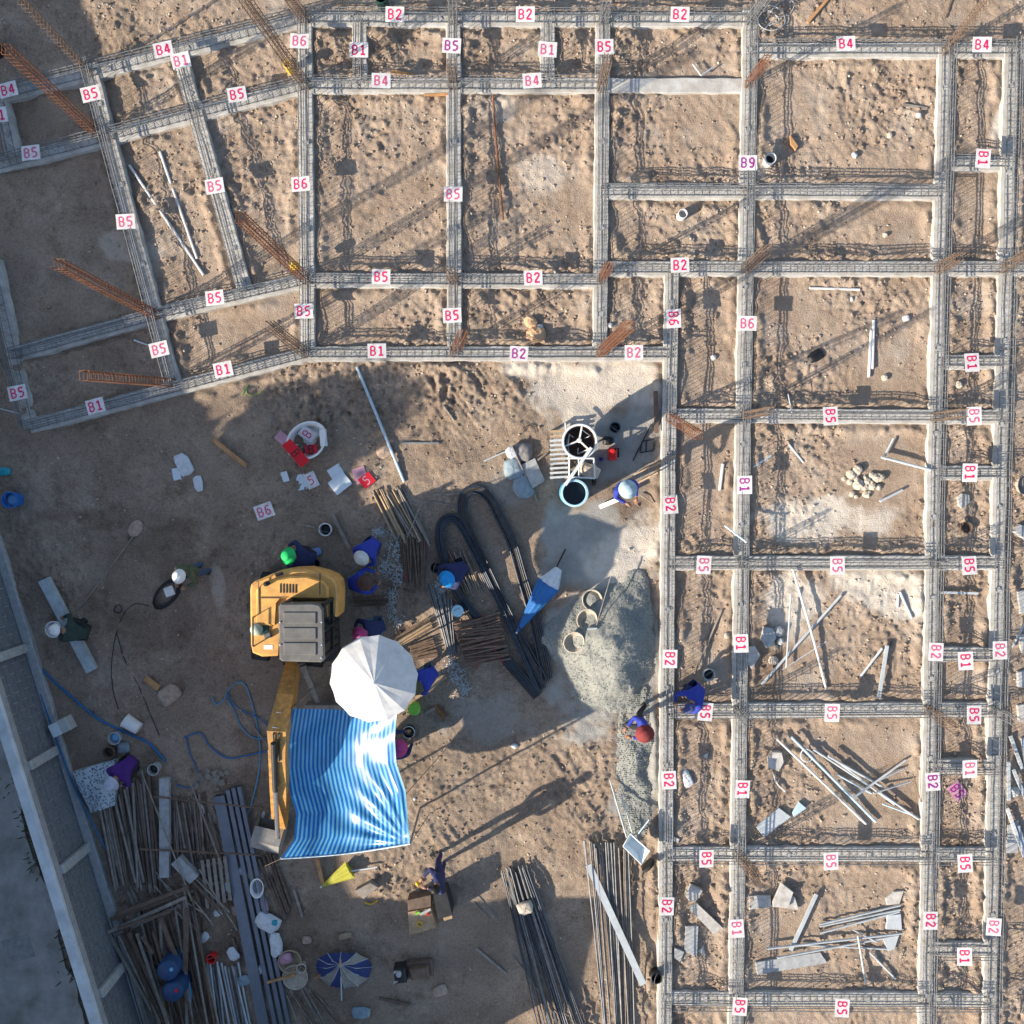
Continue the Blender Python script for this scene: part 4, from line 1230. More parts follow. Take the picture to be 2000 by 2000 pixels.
for (p, q) in ((P[(NV_ + 1) * (NU_ + 1) - 1], G(838, 1590, 0)), (P[40 * (NU_ + 1) + NU_], G(872, 1462, 0)), (P[0], G(505, 1400, 0.0)), (P[NV_ * (NU_ + 1)], G(500, 1700, 0.0))):
    mb = MB(); mb.tube([p, q], .006, 4); mb.build("guy_rope", M_WOODD, tp, to)
# ------------------------------------------------------------------ people
def P_stand():
    j = dict(pelvis=(0, 0, .93), spine=(0, .0, 1.12), chest=(0, 0.01, 1.34), neck=(0, .02, 1.47), head=(0, .05, 1.60))
    for s, n in ((-1, 'L'), (1, 'R')):
        j.update({'sh' + n: (s * .19, 0, 1.40), 'el' + n: (s * .25, .03, 1.13), 'wr' + n: (s * .22, .16, .93), 'hi' + n: (s * .09, 0, .90), 'kn' + n: (s * .11, .04, .48), 'an' + n: (s * .11, 0, .08), 'to' + n: (s * .13, .15, .035)})
    return j
def P_hold():
    j = P_stand()
    for s, n in ((-1, 'L'), (1, 'R')):
        j['el' + n] = (s * .25, .10, 1.14); j['wr' + n] = (s * .12, .32, 1.10)
    return j
def P_walk():
    j = P_hold()
    j['knL'] = (-.10, .20, .52); j['anL'] = (-.11, .28, .09); j['toL'] = (-.12, .42, .05)
    j['knR'] = (.10, -.04, .48); j['anR'] = (.11, -.26, .12); j['toR'] = (.12, -.14, .04)
    return j
def P_bend():
    j = dict(pelvis=(0, -.14, .86), spine=(0, .02, .99), chest=(0, .24, 1.09), neck=(0, .37, 1.13), head=(0, .48, 1.15))
    for s, n in ((-1, 'L'), (1, 'R')):
        j.update({'sh' + n: (s * .19, .27, 1.07), 'el' + n: (s * .25, .38, .80), 'wr' + n: (s * .13, .52, .62), 'hi' + n: (s * .10, -.13, .84), 'kn' + n: (s * .14, .05, .47), 'an' + n: (s * .14, -.04, .08), 'to' + n: (s * .17, .11, .035)})
    return j
def P_crouch():
    j = dict(pelvis=(0, -.16, .30), spine=(0, -.10, .46), chest=(0, .07, .63), neck=(0, .17, .73), head=(0, .26, .82))
    for s, n in ((-1, 'L'), (1, 'R')):
        j.update({'sh' + n: (s * .19, .10, .66), 'el' + n: (s * .28, .27, .46), 'wr' + n: (s * .14, .44, .28), 'hi' + n: (s * .10, -.14, .29), 'kn' + n: (s * .20, .22, .50), 'an' + n: (s * .15, .0, .08), 'to' + n: (s * .18, .15, .035)})
    return j
POSES = dict(stand=P_stand, hold=P_hold, walk=P_walk, bend=P_bend, crouch=P_crouch)
EDG = [('pelvis', 'spine', 0), ('spine', 'chest', 0), ('chest', 'neck', 2), ('neck', 'head', 2)]
for n in 'LR':
    EDG += [('chest', 'sh' + n, 0), ('sh' + n, 'el' + n, 0), ('el' + n, 'wr' + n, 0), ('pelvis', 'hi' + n, 1), ('hi' + n, 'kn' + n, 1), ('kn' + n, 'an' + n, 1), ('an' + n, 'to' + n, 3)]
RAD = dict(pelvis=.125, spine=.118, chest=.138, neck=.055, head=.06, sh=.075, el=.052, wr=.034, hi=.095, kn=.066, an=.043, to=.040)

def person(label, foot, face, pose, shirt, trousers, hat=None, hatm=None, hair=True, long_sleeve=True, size=1.0, wide=1.0):
    o = G(foot[0], foot[1], 0.0)
    o.z = gz(o)
    R = Matrix.Rotation(math.radians(face) - PI / 2, 4, 'Z')      # local +Y turned to the facing direction
    R = R @ Matrix.Scale(size, 4)
    J = {k: R @ Vector(v) for k, v in POSES[pose]().items()}
    keys = list(J)
    me_ = bpy.data.meshes.new("body")
    me_.from_pydata([J[k] for k in keys], [(keys.index(a), keys.index(b)) for a, b, _ in EDG], [])
    tmp = bpy.data.objects.new("tmp", me_)
    COL.objects.link(tmp)
    sk = tmp.modifiers.new("Skin", 'SKIN')
    for i, k in enumerate(keys):
        r = RAD.get(k, RAD.get(k[:2])) * size
        w = wide if k in ('pelvis', 'spine', 'chest') else 1
        me_.skin_vertices[0].data[i].radius = (r * w, r * w)
        me_.skin_vertices[0].data[i].use_root = (k == 'pelvis')
    ss = tmp.modifiers.new("Sub", 'SUBSURF'); ss.levels = 2; ss.render_levels = 2
    dg = bpy.context.evaluated_depsgraph_get()
    ev = tmp.evaluated_get(dg).to_mesh()
    V_ = [tuple(v.co) for v in ev.vertices]
    F_ = [tuple(p.vertices) for p in ev.polygons]
    C_ = np.array([tuple(p.center) for p in ev.polygons])
    tmp.evaluated_get(dg).to_mesh_clear()
    bpy.data.objects.remove(tmp)
    bestd = np.full(len(C_), 9e9); bestm = np.zeros(len(C_), int)
    for a, b, g in EDG:
        A, B = np.array(J[a]), np.array(J[b])
        d = B - A
        t = np.clip(((C_ - A) @ d) / (d @ d), 0, 1)
        dist = np.linalg.norm(C_ - (A + t[:, None] * d), axis=1) / RAD.get(b, RAD.get(b[:2]))
        mi = np.full(len(C_), g)
        if b[:2] == 'wr':
            mi = np.where(t > (.88 if long_sleeve else .05), 2, 0)
        if a == 'chest' and b == 'neck':
            mi = np.where(t > .45, 2, 0)
        k = dist < bestd
        bestd[k] = dist[k]; bestm[k] = mi[k]
    mb = MB()
    mb.v = V_; mb.f = F_; mb.m = [int(q) for q in bestm]
    # head with face
    hd = J['head']; fw = (R.to_3x3() @ Vector((0, 1, 0))).normalized(); rt = (R.to_3x3() @ Vector((1, 0, 0))).normalized()
    nod = {'bend': -55, 'crouch': -28}.get(pose, -6)
    HM = Matrix.Translation(hd + Vector((0, 0, .03 * size))) @ R.to_quaternion().to_matrix().to_4x4() @ Matrix.Rotation(math.radians(nod), 4, 'X') @ Matrix.Scale(size, 4)
    mb.ball((0, 0, 0), (.078, .098, .118), 14, 10, M=HM, mi=2)
    def hp(x, y, z): return HM @ Vector((x, y, z))
    mb.ball(hp(0, .102, -.012), .014 * size, 6, 4, mi=2)
    mb.ball(hp(0, .095, .008), .010 * size, 6, 4, mi=2)
    for s in (-1, 1):
        mb.ball(hp(s * .078, .0, -.01), .016 * size, 6, 4, mi=2)
        mb.ball(hp(s * .032, .087, .012), .009 * size, 6, 4, mi=4)
    mb.ball(hp(0, .092, -.052), (.02 * size, .006 * size, .006 * size), 6, 4, M=R.to_quaternion().to_matrix().to_4x4(), mi=4)
    # hands
    for n, s in (('L', -1), ('R', 1)):
        wv = J['wr' + n]; d = (wv - J['el' + n]).normalized()
        side = d.cross(Vector((0, 0, 1)))
        side = side.normalized() if side.length > .01 else rt
        up = side.cross(d)
        pc = wv + d * .055 * size
        mb.tube([wv, pc, wv + d * .095 * size], .03, 8, mi=2, radii=[.03 * size, .038 * size, .036 * size])
        for fi in range(4):
            x = (fi - 1.5) * .018 * size
            ln = (.062, .074, .070, .054)[fi] * size
            b0 = wv + d * .09 * size + side * x
            b1 = b0 + d * ln * .5 - up * .006
            b2 = b1 + d * ln * .42 - up * ln * .35
            mb.tube([b0, b1, b2], .009, 6, mi=2, radii=[.0095 * size, .009 * size, .007 * size])
        b0 = wv + d * .035 * size + side * (-s * .03 * size)
        mb.tube([b0, b0 + d * .03 * size + side * (-s * .022 * size), b0 + d * .062 * size + side * (-s * .026 * size)], .01, 6, mi=2, radii=[.012 * size, .010 * size, .008 * size])
    mb.v = [(p[0] + o.x, p[1] + o.y, p[2] + o.z) for p in mb.v]
    t = thing("person", label, "person", o)
    mb.build("body", [shirt, trousers, M_SKIN, M_SHOE, M_HAIR], t, o, True)
    HM = Matrix.Translation(o) @ HM
    if hair and hat != 'hair':
        h = MB(); h.ball((0, 0, 0), (.083, .100, .100), 12, 8, M=HM @ Matrix.Translation((0, -.014, .014))); h.build("hair", M_HAIR, t, o, True)
    if hat == 'hair':
        h = MB(); h.ball((0, 0, 0), (.094, .112, .112), 14, 8, M=HM @ Matrix.Translation((0, -.012, .022)), jit=.02); h.build("hair", hatm or M_HAIR, t, o, True)
    elif hat == 'hard':
        h = MB()
        h.lathe([(.145, .03), (.148, .036), (.118, .046), (.116, .085), (.098, .125), (.055, .150), (0, .158)], 20, HM @ Matrix.Translation((0, .01, 0)), sx=.92, sy=1.08)
        h.box((0, 0, 0), (.035, .19, .02), M=HM @ Matrix.Translation((0, .01, .150)))
        h.build("hard_hat", hatm, t, o, True)
    elif hat == 'bucket':
        h = MB(); h.lathe([(.185, .005), (.188, .010), (.115, .05), (.108, .11), (.085, .140), (0, .146)], 20, HM, sx=1, sy=1.05); h.build("brimmed_hat", hatm, t, o, True)
    elif hat == 'cap':
        h = MB(); h.lathe([(.108, .03), (.106, .07), (.085, .115), (0, .135)], 16, HM @ Matrix.Translation((0, -.005, 0)), sx=.92, sy=1.05)
        h.add([HM @ Vector(v) for v in ((-.07, .085, .045), (.07, .085, .045), (.055, .185, .03), (-.055, .185, .03), (-.07, .085, .033), (.07, .085, .033), (.055, .185, .018), (-.055, .185, .018))], [(0, 1, 2, 3), (7, 6, 5, 4), (2, 6, 7, 3), (1, 5, 6, 2), (0, 3, 7, 4)])
        h.build("cap", hatm, t, o, True)
    return t

def cloth(n, c, v=.25): return mat("cloth_" + n, c, .85, var=v, scale=9, bump=.5, bscale=14)
S_BLUE = cloth("royal_blue", (0.030, 0.050, 0.36)); S_NAVY = cloth("navy", (0.022, 0.030, 0.105)); S_OLIVE = cloth("olive_camouflage", (0.10, 0.12, 0.07), .6)
S_DKGREEN = cloth("dark_green", (0.035, 0.06, 0.05)); S_PURPLE = cloth("purple", (0.07, 0.02, 0.19)); S_JEAN = cloth("jeans", (0.07, 0.12, 0.22)); S_BLK = cloth("black", (0.022, 0.022, 0.028))
S_GREYB = cloth("grey_blue", (0.11, 0.16, 0.22)); H_WHITE = mat("hard_hat_white", (.80, .80, .78), .35, var=.05, spec=.5); H_PINK = cloth("pink", (0.50, 0.06, 0.22)); H_BROWN = cloth("brown", (0.10, 0.055, 0.045))
H_MAROON = cloth("maroon", (0.22, 0.035, 0.035)); H_PALE = cloth("pale_blue", (0.40, 0.55, 0.62), .35); H_BLUEC = cloth("faded_blue_cap", (0.06, 0.075, 0.22)); H_LILAC = cloth("lilac_white", (0.48, 0.52, 0.62)); H_OLIVE = cloth("olive_hat", (0.10, 0.09, 0.05)); H_CREAM = cloth("cream_hat", (0.66, 0.65, 0.60), .15)

person("squatting worker in dark green with white hard hat beside a bucket and post", (168, 1227), 160, 'crouch', S_DKGREEN, S_BLK, 'hard', H_WHITE)
person("standing worker in camouflage shirt with white hard hat holding a white sheet", (404, 1106), 235, 'hold', S_OLIVE, S_JEAN, 'hard', H_WHITE)
person("crouching worker in blue with cream hat beside the sticks", (730, 1066), 235, 'crouch', S_BLUE, S_NAVY, 'bucket', H_CREAM, size=.93)
person("crouching worker in blue with brown hat close to the excavator's tail", (703, 1134), 10, 'crouch', S_BLUE, S_GREYB, 'bucket', H_BROWN, size=.93)
person("crouching worker in navy with pink hat touching the umbrella's rim", (738, 1220), 200, 'crouch', S_NAVY, S_GREYB, 'bucket', H_PINK)
person("crouching worker in blue half under the umbrella's right rim", (838, 1312), 215, 'crouch', S_BLUE, S_GREYB, 'bucket', H_OLIVE)
person("standing worker in blue with pale hat right of the blue drum", (1206, 950), 300, 'hold', S_BLUE, S_NAVY, 'bucket', H_PALE)
person("squatting worker in blue with cap on the beam right of the gravel", (1350, 1346), 225, 'crouch', S_BLUE, S_NAVY, 'cap', H_BLUEC, size=1.0)
person("walking worker in blue with maroon hat below the gravel pile", (1243, 1392), 205, 'walk', S_BLUE, S_BLK, 'bucket', H_MAROON)
person("standing worker in navy with black hair beside the dark tool box", (866, 1672), 200, 'hold', S_NAVY, S_NAVY, 'hair', None)
person("crouching worker in purple with lilac hat beside the patterned sack", (263, 1486), 235, 'crouch', S_PURPLE, S_BLK, 'bucket', H_LILAC)
person("worker in navy with bright green hat behind the excavator", (604, 1086), 165, 'crouch', S_NAVY, S_BLK, 'bucket', M_GREENH)
person("worker with pink hat crouching under the tarpaulin's right edge", (768, 1452), 30, 'crouch', S_NAVY, S_BLK, 'bucket', H_PINK)
person("crouching worker in navy with bright blue hat over the bundle of sticks", (897, 1110), 215, 'crouch', S_NAVY, S_BLK, 'bucket', M_BRBLUE)
# ------------------------------------------------------------------ loose things on the site
def on(px, py, dz=0.0):
    p = G(px, py, 0); p.z = gz(p) + dz
    return p

def pipe(label, pts, r=0.028, m=None, z=0.0, z2=None, name="pipe", cat="pipe", group=None, hollow=False, n=8):
    ps = []
    for i, (x, y) in enumerate(pts):
        f = i / max(1, len(pts) - 1)
        zz_ = z if z2 is None else lerp(z, z2, f)
        ps.append(on(x, y, zz_ + r * .8))
    zavg = [p.z for p in ps]
    if len(ps) > 2: ps = smooth_path(ps, 5)
    mb = MB(); mb.tube(ps, r, n)
    return one(mb, name, m or M_PVC, label, cat, ps[0], group)

def board(label, a, b, w, th=0.025, m=None, z=0.0, name="plank", cat="plank", z2=None, group=None):
    A, B = on(*a, z), on(*b, z if z2 is None else z2)
    lo = max(A.z, B.z) if z2 is None else None
    if lo is not None: A.z = B.z = lo
    A.z += th / 2; B.z += th / 2
    mb = MB(); mb.sweep([A, B], [w, w], [th, th])
    return one(mb, name, m or M_WOOD, label, cat, A, group)

def slab(label, poly, th=0.05, z=0.0, m=None, name="concrete_fragment", cat="rubble", group=None):
    P = [on(x, y) for x, y in poly]
    c = sum(P, Vector()) / len(P)
    base = c.z + z - 0.01
    mb = MB(); mb.prism([(p.x, p.y) for p in P], base, base + th + .01, ch=.008)
    tl = Matrix.Translation(c) @ Matrix.Rotation(random.uniform(-.05, .05), 4, 'X') @ Matrix.Rotation(random.uniform(-.05, .05), 4, 'Y') @ Matrix.Translation(-c)
    mb.v = [tuple(tl @ Vector(p)) for p in mb.v]
    return one(mb, name, (M_SLAB if m in (None, M_PVC) else m), label, cat, c, group)

def stone(label, x, y, r, m=None, h=.7, seed=0, group=None, z=0):
    R_ = random.Random(seed * 13 + int(x) * 7 + int(y))
    p = on(x, y, r * h * .45 + z)
    mb = MB()
    st = random.getstate(); random.seed(int(x * 3 + y * 5 + seed)); mb.ball(p, (r, r * R_.uniform(.7, 1), r * h), 9, 6, M=Matrix.Rotation(R_.uniform(0, 3), 4, 'Z') @ Matrix.Rotation(R_.uniform(-.3, .3), 4, 'X'), jit=.13); random.setstate(st)
    return one(mb, "stone", m or M_STONE, label, "stone", p, group)

def bucket(label, x, y, r=.15, h=.28, m=None, inner=None, fill=None, handle=True, name="bucket", cat="bucket", top=1.15, rot=None, lid=None, z=0, rimm=None):
    p = on(x, y, z - .005)
    M = Matrix.Translation(p)
    if rot is not None:   # lying on its side
        M = Matrix.Translation(p + Vector((0, 0, r * 1.0))) @ Matrix.Rotation(math.radians(rot), 4, 'Z') @ Matrix.Rotation(PI / 2, 4, 'Y') @ Matrix.Translation((0, 0, -h / 2))
    t = thing(name, label, cat, p)
    R = r; r0 = r / top
    mb = MB(); mb.lathe([(0, 0), (r0, 0), (R, h), (R - .012, h), (r0 - .012, .02), (0, .02)], 22, M); mb.build("shell", m or M_BLACK, t, p, False)
    mb = MB(); mb.lathe([(R + .008, h - .025), (R + .012, h - .003), (R + .002, h + .004), (R - .010, h - .003)], 22, M, cap=False); mb.build("rim", rimm or m or M_WHITE, t, p)
    if fill is not None:
        mb = MB(); mb.lathe([(0, h * .55 + .02), (R * .55, h * .57 + .015), (R * .90 - .012, h * .52)][::-1], 18, M); mb.build("contents", fill, t, p)
    if lid is not None:
        mb = MB(); mb.lathe([(R + .006, h + .002), (R + .006, h + .02), (R * .7, h + .03), (R * .65, h + .022), (0, h + .026)], 22, M); mb.build("lid", lid, t, p)
    if handle:
        a = random.uniform(0, PI)
        pts = [M @ Vector(((R + .01) * math.cos(a) * math.cos(u) - .35 * R * math.sin(a) * math.sin(u), (R + .01) * math.sin(a) * math.cos(u) + .35 * R * math.cos(a) * math.sin(u), h - .01 + .04 * math.sin(u))) for u in [PI * k / 8 for k in range(9)]]
        mb = MB(); mb.tube(pts, .005, 5); mb.build("handle", M_STEEL, t, p)
    return t

def bag(label, x, y, rx, ry, rz, ang=0, m=None, name="sack", cat="sack", seed=1, z=0, neck=False, group=None):
    p = on(x, y, rz * .75 + z)
    mb = MB()
    M = Matrix.Translation(p) @ Matrix.Rotation(math.radians(ang), 4, 'Z')
    nu, nv = 20, 12
    R_ = random.Random(seed)
    ph = [R_.uniform(0, 6) for _ in range(6)]
    P, F = [], []
    for i in range(nv + 1):
        a = PI * i / nv
        for j in range(nu):
            t = 2 * PI * j / nu
            k = 1 + .06 * math.sin(3 * t + ph[0] + 2 * a) + .05 * math.sin(7 * t + ph[1]) * math.sin(a) + .05 * math.sin(5 * a + ph[2] + t)
            cx_, sy_ = math.cos(t), math.sin(t)
            e = .62
            X_ = math.copysign(abs(cx_) ** e, cx_) * math.sin(a) ** .7 * rx * k
            Y_ = math.copysign(abs(sy_) ** e, sy_) * math.sin(a) ** .7 * ry * k
            P.append(M @ Vector((X_, Y_, math.cos(a) * rz * k)))
    for i in range(nv):
        for j in range(nu):
            jj = (j + 1) % nu
            F.append((i * nu + j, (i + 1) * nu + j, (i + 1) * nu + jj, i * nu + jj))
    mb.add(P, F)
    if neck:
        mb.lathe([(rx * .10, -.02), (rx * .06, .05), (rx * .16, .13), (rx * .10, .15), (0, .12)], 10, Matrix.Translation(M @ Vector((rx * .2, ry * .1, rz * .9))))
    return one(mb, name, m or M_WSACK, label, cat, p, group, True)

def bundle(label, A0, A1, B0, B1, n, r, m, name="bar_bundle", cat="steel bars", z=0.0, layers=2, part="bar", jit=6, m2=None, ties=None, lift=0.0):
    """n rods between the edge A0-A1 and the edge B0-B1, piled in layers"""
    o = on(*A0)
    t = thing(name, label, cat, o)
    for i in range(n):
        f = ((i * 0.618) % 1.0) if layers > 1 else (i + .5) / n
        lay = i % layers
        g = min(1, max(0, f + random.uniform(-.12, .12)))
        a = on(lerp(A0[0], A1[0], f) + random.uniform(-jit, jit) * .4, lerp(A0[1], A1[1], f) + random.uniform(-jit, jit), z)
        b = on(lerp(B0[0], B1[0], g) + random.uniform(-jit, jit) * .4, lerp(B0[1], B1[1], g) + random.uniform(-jit, jit), z)
        hz = r * (1.0 + lay * 1.75)
        mb = MB(); mid = a.lerp(b, .5)
        mz = max(a.z, b.z)
        pts = [Vector((a.x, a.y, mz + hz)), Vector((mid.x + random.uniform(-.008, .008), mid.y, mz + hz + random.uniform(-.004, .004))), Vector((b.x, b.y, mz + hz + lift))]
        mb.tube(pts, r, 6)
        mm = m if m2 is None or random.random() < .6 else m2
        mb.build(part, mm, t, o)
    if ties:
        for (p, q) in ties:
            a, b = on(*p, r * 2 * layers + .012), on(*q, r * 2 * layers + .012)
            mb = MB(); mb.tube([a, a.lerp(b, .5) + Vector((0, 0, .012)), b], .010, 5); mb.build("red_tie", M_REDCARD, t, o)
    return t

def hose(label, pts, r=.014, m=None, z=.01, name="hose", cat="hose"):
    ps = smooth_path([on(x, y, z + r) for x, y in pts], 7)
    mb = MB(); mb.tube(ps, r, 7)
    return one(mb, name, m or M_HOSE, label, cat, ps[0], None, True)

def card(label, x, y, w, h, ang, m, z=.02, ink=None, text=None, tilt=(0, 0)):
    p = on(x, y, z)
    M = Matrix.Translation(p) @ Matrix.Rotation(math.radians(ang), 4, 'Z') @ Matrix.Rotation(math.radians(tilt[0]), 4, 'X') @ Matrix.Rotation(math.radians(tilt[1]), 4, 'Y')
    t = thing("stencil_card", label, "card", p, "loose stencil cards and blanks by the tub")
    mb = MB(); mb.box((0, 0, 0), (w, h, .006), M=M); mb.build("card", m, t, p)
    if text:
        for i, c in enumerate(text):
            g = MB()
            for (a, b) in GLYPH[c]:
                seg(g, (-.06 + i * .13 + a[0] * .11, -.09 + a[1] * .11), (-.06 + i * .13 + b[0] * .11, -.09 + b[1] * .11), .024, 0, M @ Matrix.Translation((0, 0, .0055)))
            g.build("letter" if not c.isdigit() else "numeral", ink or M_RED, t, p)
    return t

def scraps(label, pxs, n, seed, m=None, lmin=.03, lmax=.10):
    R_ = random.Random(seed)
    mb = MB()
    for i in range(n):
        k = R_.randrange(len(pxs))
        x, y, rx, ry = pxs[k]
        p = on(x + R_.gauss(0, rx * .5), y + R_.gauss(0, ry * .5), R_.uniform(.01, .05))
        a = R_.uniform(0, PI); L_ = R_.uniform(lmin, lmax) / 2
        d = Vector((math.cos(a), math.sin(a), R_.uniform(-.2, .2))) * L_
        s = Vector((-d.y, d.x, 0)).normalized() * .008
        c2 = Vector((0, 0, .014 + R_.uniform(0, .02)))
        mb.add([p - d - s, p - d + s, p + s + c2, p - s + c2, p + d - s, p + d + s], [(0, 1, 2, 3), (3, 2, 5, 4)])
    o = mb.build("wire_tie_scraps", m or M_SCRAP)
    return tag(o, label, "scraps", None, "stuff")

# ---- long pipes and bars in the upper bays
pipe("long white pipe in the left bay, the left and longer of the pair", [(253, 323), (399, 538)], .03)
pipe("long white pipe in the left bay, the right one of the pair", [(314, 298), (386, 506)], .03)
pipe("long white and pale blue pipe lying diagonally in the yard below the B1 sign", [(697, 717), (790, 941)], .032, M_PVCB)
pipe("thin rusty bar on the soil in the third bay", [(963, 190), (968, 270), (975, 350), (983, 432)], .022, M_RUST, z=.05, name="steel_bar", cat="steel bar")
pipe("short white pipe end in the shaded lower left bay", [(264, 665), (298, 677)], .02)
pipe("dark steel bar lying level right of the long diagonal pipe", [(784, 865), (858, 865)], .03, M_STEEL, name="steel_bar", cat="steel bar")
pipe("pale thin stick on sunlit soil right of the diagonal pipe", [(866, 792), (888, 822)], .018, M_WOODG, name="stick", cat="stick")
pipe("thin pole leaning across the cement bags", [(945, 901), (992, 880)], .015, M_PVCG, z=.15, name="pole", cat="pole")
pipe("pale stick upper of two above the black hairpin bars", [(845, 967), (898, 964)], .018, M_WOODG, name="stick", cat="stick")
pipe("pale stick lower of two above the black hairpin bars", [(831, 979), (912, 991)], .016, M_WOODG, name="stick", cat="stick")
pipe("thin stick standing out of the stick bundle", [(797, 1048), (828, 974)], .016, M_WOODG, z=.12, name="stick", cat="stick")
pipe("short white pipe by the beam near the right bays", [(1411, 906), (1405, 958)], .035)
pipe("white pipe lying level under the long beam at right", [(1580, 563), (1678, 566)], .028)
pipe("white pipe upright in the plan, right one of the pair in the middle right bay", [(1705, 626), (1703, 721)], .032)
pipe("white pipe upright in the plan, left one of the pair in the middle right bay", [(1700, 645), (1696, 737)], .032)
pipe("short pale stick pointing at the rubble heap from the left", [(1539, 868), (1569, 903)], .024, M_PVCG)
pipe("short pale stick above the rubble heap", [(1725, 891), (1742, 857)], .022, M_PVCG, z=.06)
pipe("long pale pole ending at the beam above the rubble heap", [(1716, 893), (1812, 918)], .032, M_PVCG, z=.12)
pipe("pale stick right of the rubble heap", [(1716, 979), (1760, 957)], .03, M_PVCG, z=.05)
pipe("pale blue thin tube leaning over the tall upright", [(1466, 912), (1500, 890)], .018, M_PVCB, z=.25)
pipe("pale blue thin tube over the tall upright above the loose poles", [(1408, 1025), (1446, 1056)], .02, M_PVCB, z=.35, z2=.52)
pipe("thin grey rod dropped beside the beam right of the mixer", [(1531, 772), (1538, 812)], .012, M_PVCG, z=.3)
board("short timber under the company board's place, top right bay", (1761, 206), (1809, 214), .05, .05, M_WOODG)
board("slanting plank at the top edge right of the corner", (1576, 46), (1622, -8), .06, .04, M_WOODO)
board("thin dark rod at the top edge near the right corner", (1846, 36), (1860, -4), .025, .025, M_WOODD)
slab("small orange wooden wedge in the upper right bay", [(1541, 266), (1557, 288), (1552, 296), (1542, 284)], .10, 0, M_WOODO, "wooden_wedge", "wood")
board("orange timber strip along the second row beam", (768, 144), (810, 150), .05, .04, M_WOODO)
board("orange timber strip tucked under the second row beam", (828, 189), (875, 187), .05, .05, M_WOODO)
pipe("short bent white rod pair in the top right bay, left one", [(1351, 130), (1367, 152)], .016, M_PVCG, z=.1)
pipe("short bent white rod pair in the top right bay, right one", [(1368, 152), (1392, 134)], .016, M_PVCG, z=.1)
board("short timber end at the shaded left edge", (0, 704), (13, 731), .03, .03, M_WOODG)
pipe("pale rod at the shaded left edge under the beam", [(-4, 797), (42, 808)], .016, M_PVCG)

# pipe stubs standing upright
def stub(label, x, y, r, h, m, inner=M_BLACK):
    p = on(x, y, -.03)
    t = thing("pipe_stub", label, "pipe", p)
    mb = MB(); mb.lathe([(r, 0), (r, h), (r - .014, h), (r - .016, .06)], 22, Matrix.Translation(p), cap=False); mb.build("tube", m, t, p)
    mb = MB(); mb.lathe([(r - .016, .08), (0, .081)], 18, Matrix.Translation(p)); mb.build("dark_bottom", inner, t, p)
stub("white pipe stub standing in the bay under the B9 beam", 1330, 423, .10, .26, M_WHITE, M_GREYPL)
stub("black pipe stub with white rim beside the B9 sign", 1499, 317, .118, .26, M_WHITE)
stub("dark green pipe stub at the top edge beside a B2 sign", 749, 12, .13, .40, M_GREEN)
stub("dark pipe stub at the upper left edge beneath the orange cage", -6, 100, .16, .45, M_BLACK)

# white stones and the rubble heap
for (x, y, r, lb) in ((1667, 305, .075, "white round stone alone in the upper right bay"), (1769, 622, .085, "white round stone right of the pair of pipes"), (1727, 738, .08, "tan stone below the pair of pipes"), (1662, 585, .05, "small white stone under the level pipe"),
                      (1727, 460, .06, "pale stone near the long beam in the right bay"), (1393, 698, .07, "white stone in the shaded strip right of the yard"), (1191, 637, .06, "white stone beside the column cage above the mixer"), (1870, 752, .09, "tan stone between the second and third rung"),
                      (1790, 229, .06, "white stone under the timber in the upper right bay"), (1737, 265, .07, "pale stone in the middle of the upper right bay"), (1968, 946, .06, "white round stone at the right edge"), (1418, 1240, .07, "pale stone right of the gravel pile on soil"), (1005, 1458, .08, "white stone on sunlit soil below the gravel"), (810, 1560, .04, "small white stone on sunlit soil beside the tarpaulin"), (1047, 1334, .05, "grey stone at the end of the black bars")):
    stone(lb, x, y, r, M_STONE if 'tan' in lb or 'pale' in lb else M_PVC)
R_ = random.Random(4)
for i in range(26):
    a = R_.uniform(0, 2 * PI); d = R_.uniform(0, 1) ** .6
    stone("broken stone in the rubble heap of the right bay", 1685 + 42 * d * math.cos(a), 945 + 30 * d * math.sin(a), R_.uniform(.05, .13), M_STONE, .7, i, "stones of the rubble heap")
R_ = random.Random(8)
for i in range(22):
    stone("lump of soil in the small heap by the steel channels", 415 + R_.gauss(0, 16), 1515 + R_.gauss(0, 14), R_.uniform(.04, .09), M_WOODG, .8, i, "lumps by the channels")
stone("big tan boulder, upper of two under the third row beam", 1036, 630, .15, mat("tan_boulder", (0.60, 0.40, 0.24), .95, var=.3, bump=.5), .6)
stone("big tan boulder, lower of two under the third row beam", 1047, 654, .22, mat("tan_boulder", (0.60, 0.40, 0.24)), .6)
bag("crumpled white sack between the two tan boulders", 1049, 640, .13, .07, .06, 10, M_WSACK, seed=6)
slab("white broken slab between rungs at the right edge", [(1867, 972), (1874, 963), (1890, 966), (1892, 981), (1876, 993), (1869, 987)], .05, 0, M_PVC)
bucket("dark wicker litter heap between rungs at the right edge", 1884, 1030, .12, .14, M_WOODD, handle=False, name="basket", cat="basket")
bag("black crumpled plastic lying in the middle right bay", 1593, 695, .17, .12, .05, 30, M_BLACK, "plastic_sheet", "plastic", 4)
hose("loop of grey wire tangled at the top corner of the tall upright", [(1475, 20), (1500, 12), (1525, 25), (1530, 50), (1505, 64), (1482, 55), (1478, 34), (1500, 24), (1520, 42), (1500, 54)], .010, M_PVCG, .05, "wire_tangle", "wire")
hose("second loop of grey wire beside the top corner", [(1486, 66), (1512, 40), (1540, 30), (1550, 8), (1530, 2), (1508, 20), (1492, 44)], .008, M_PVCG, .05, "wire_tangle", "wire")
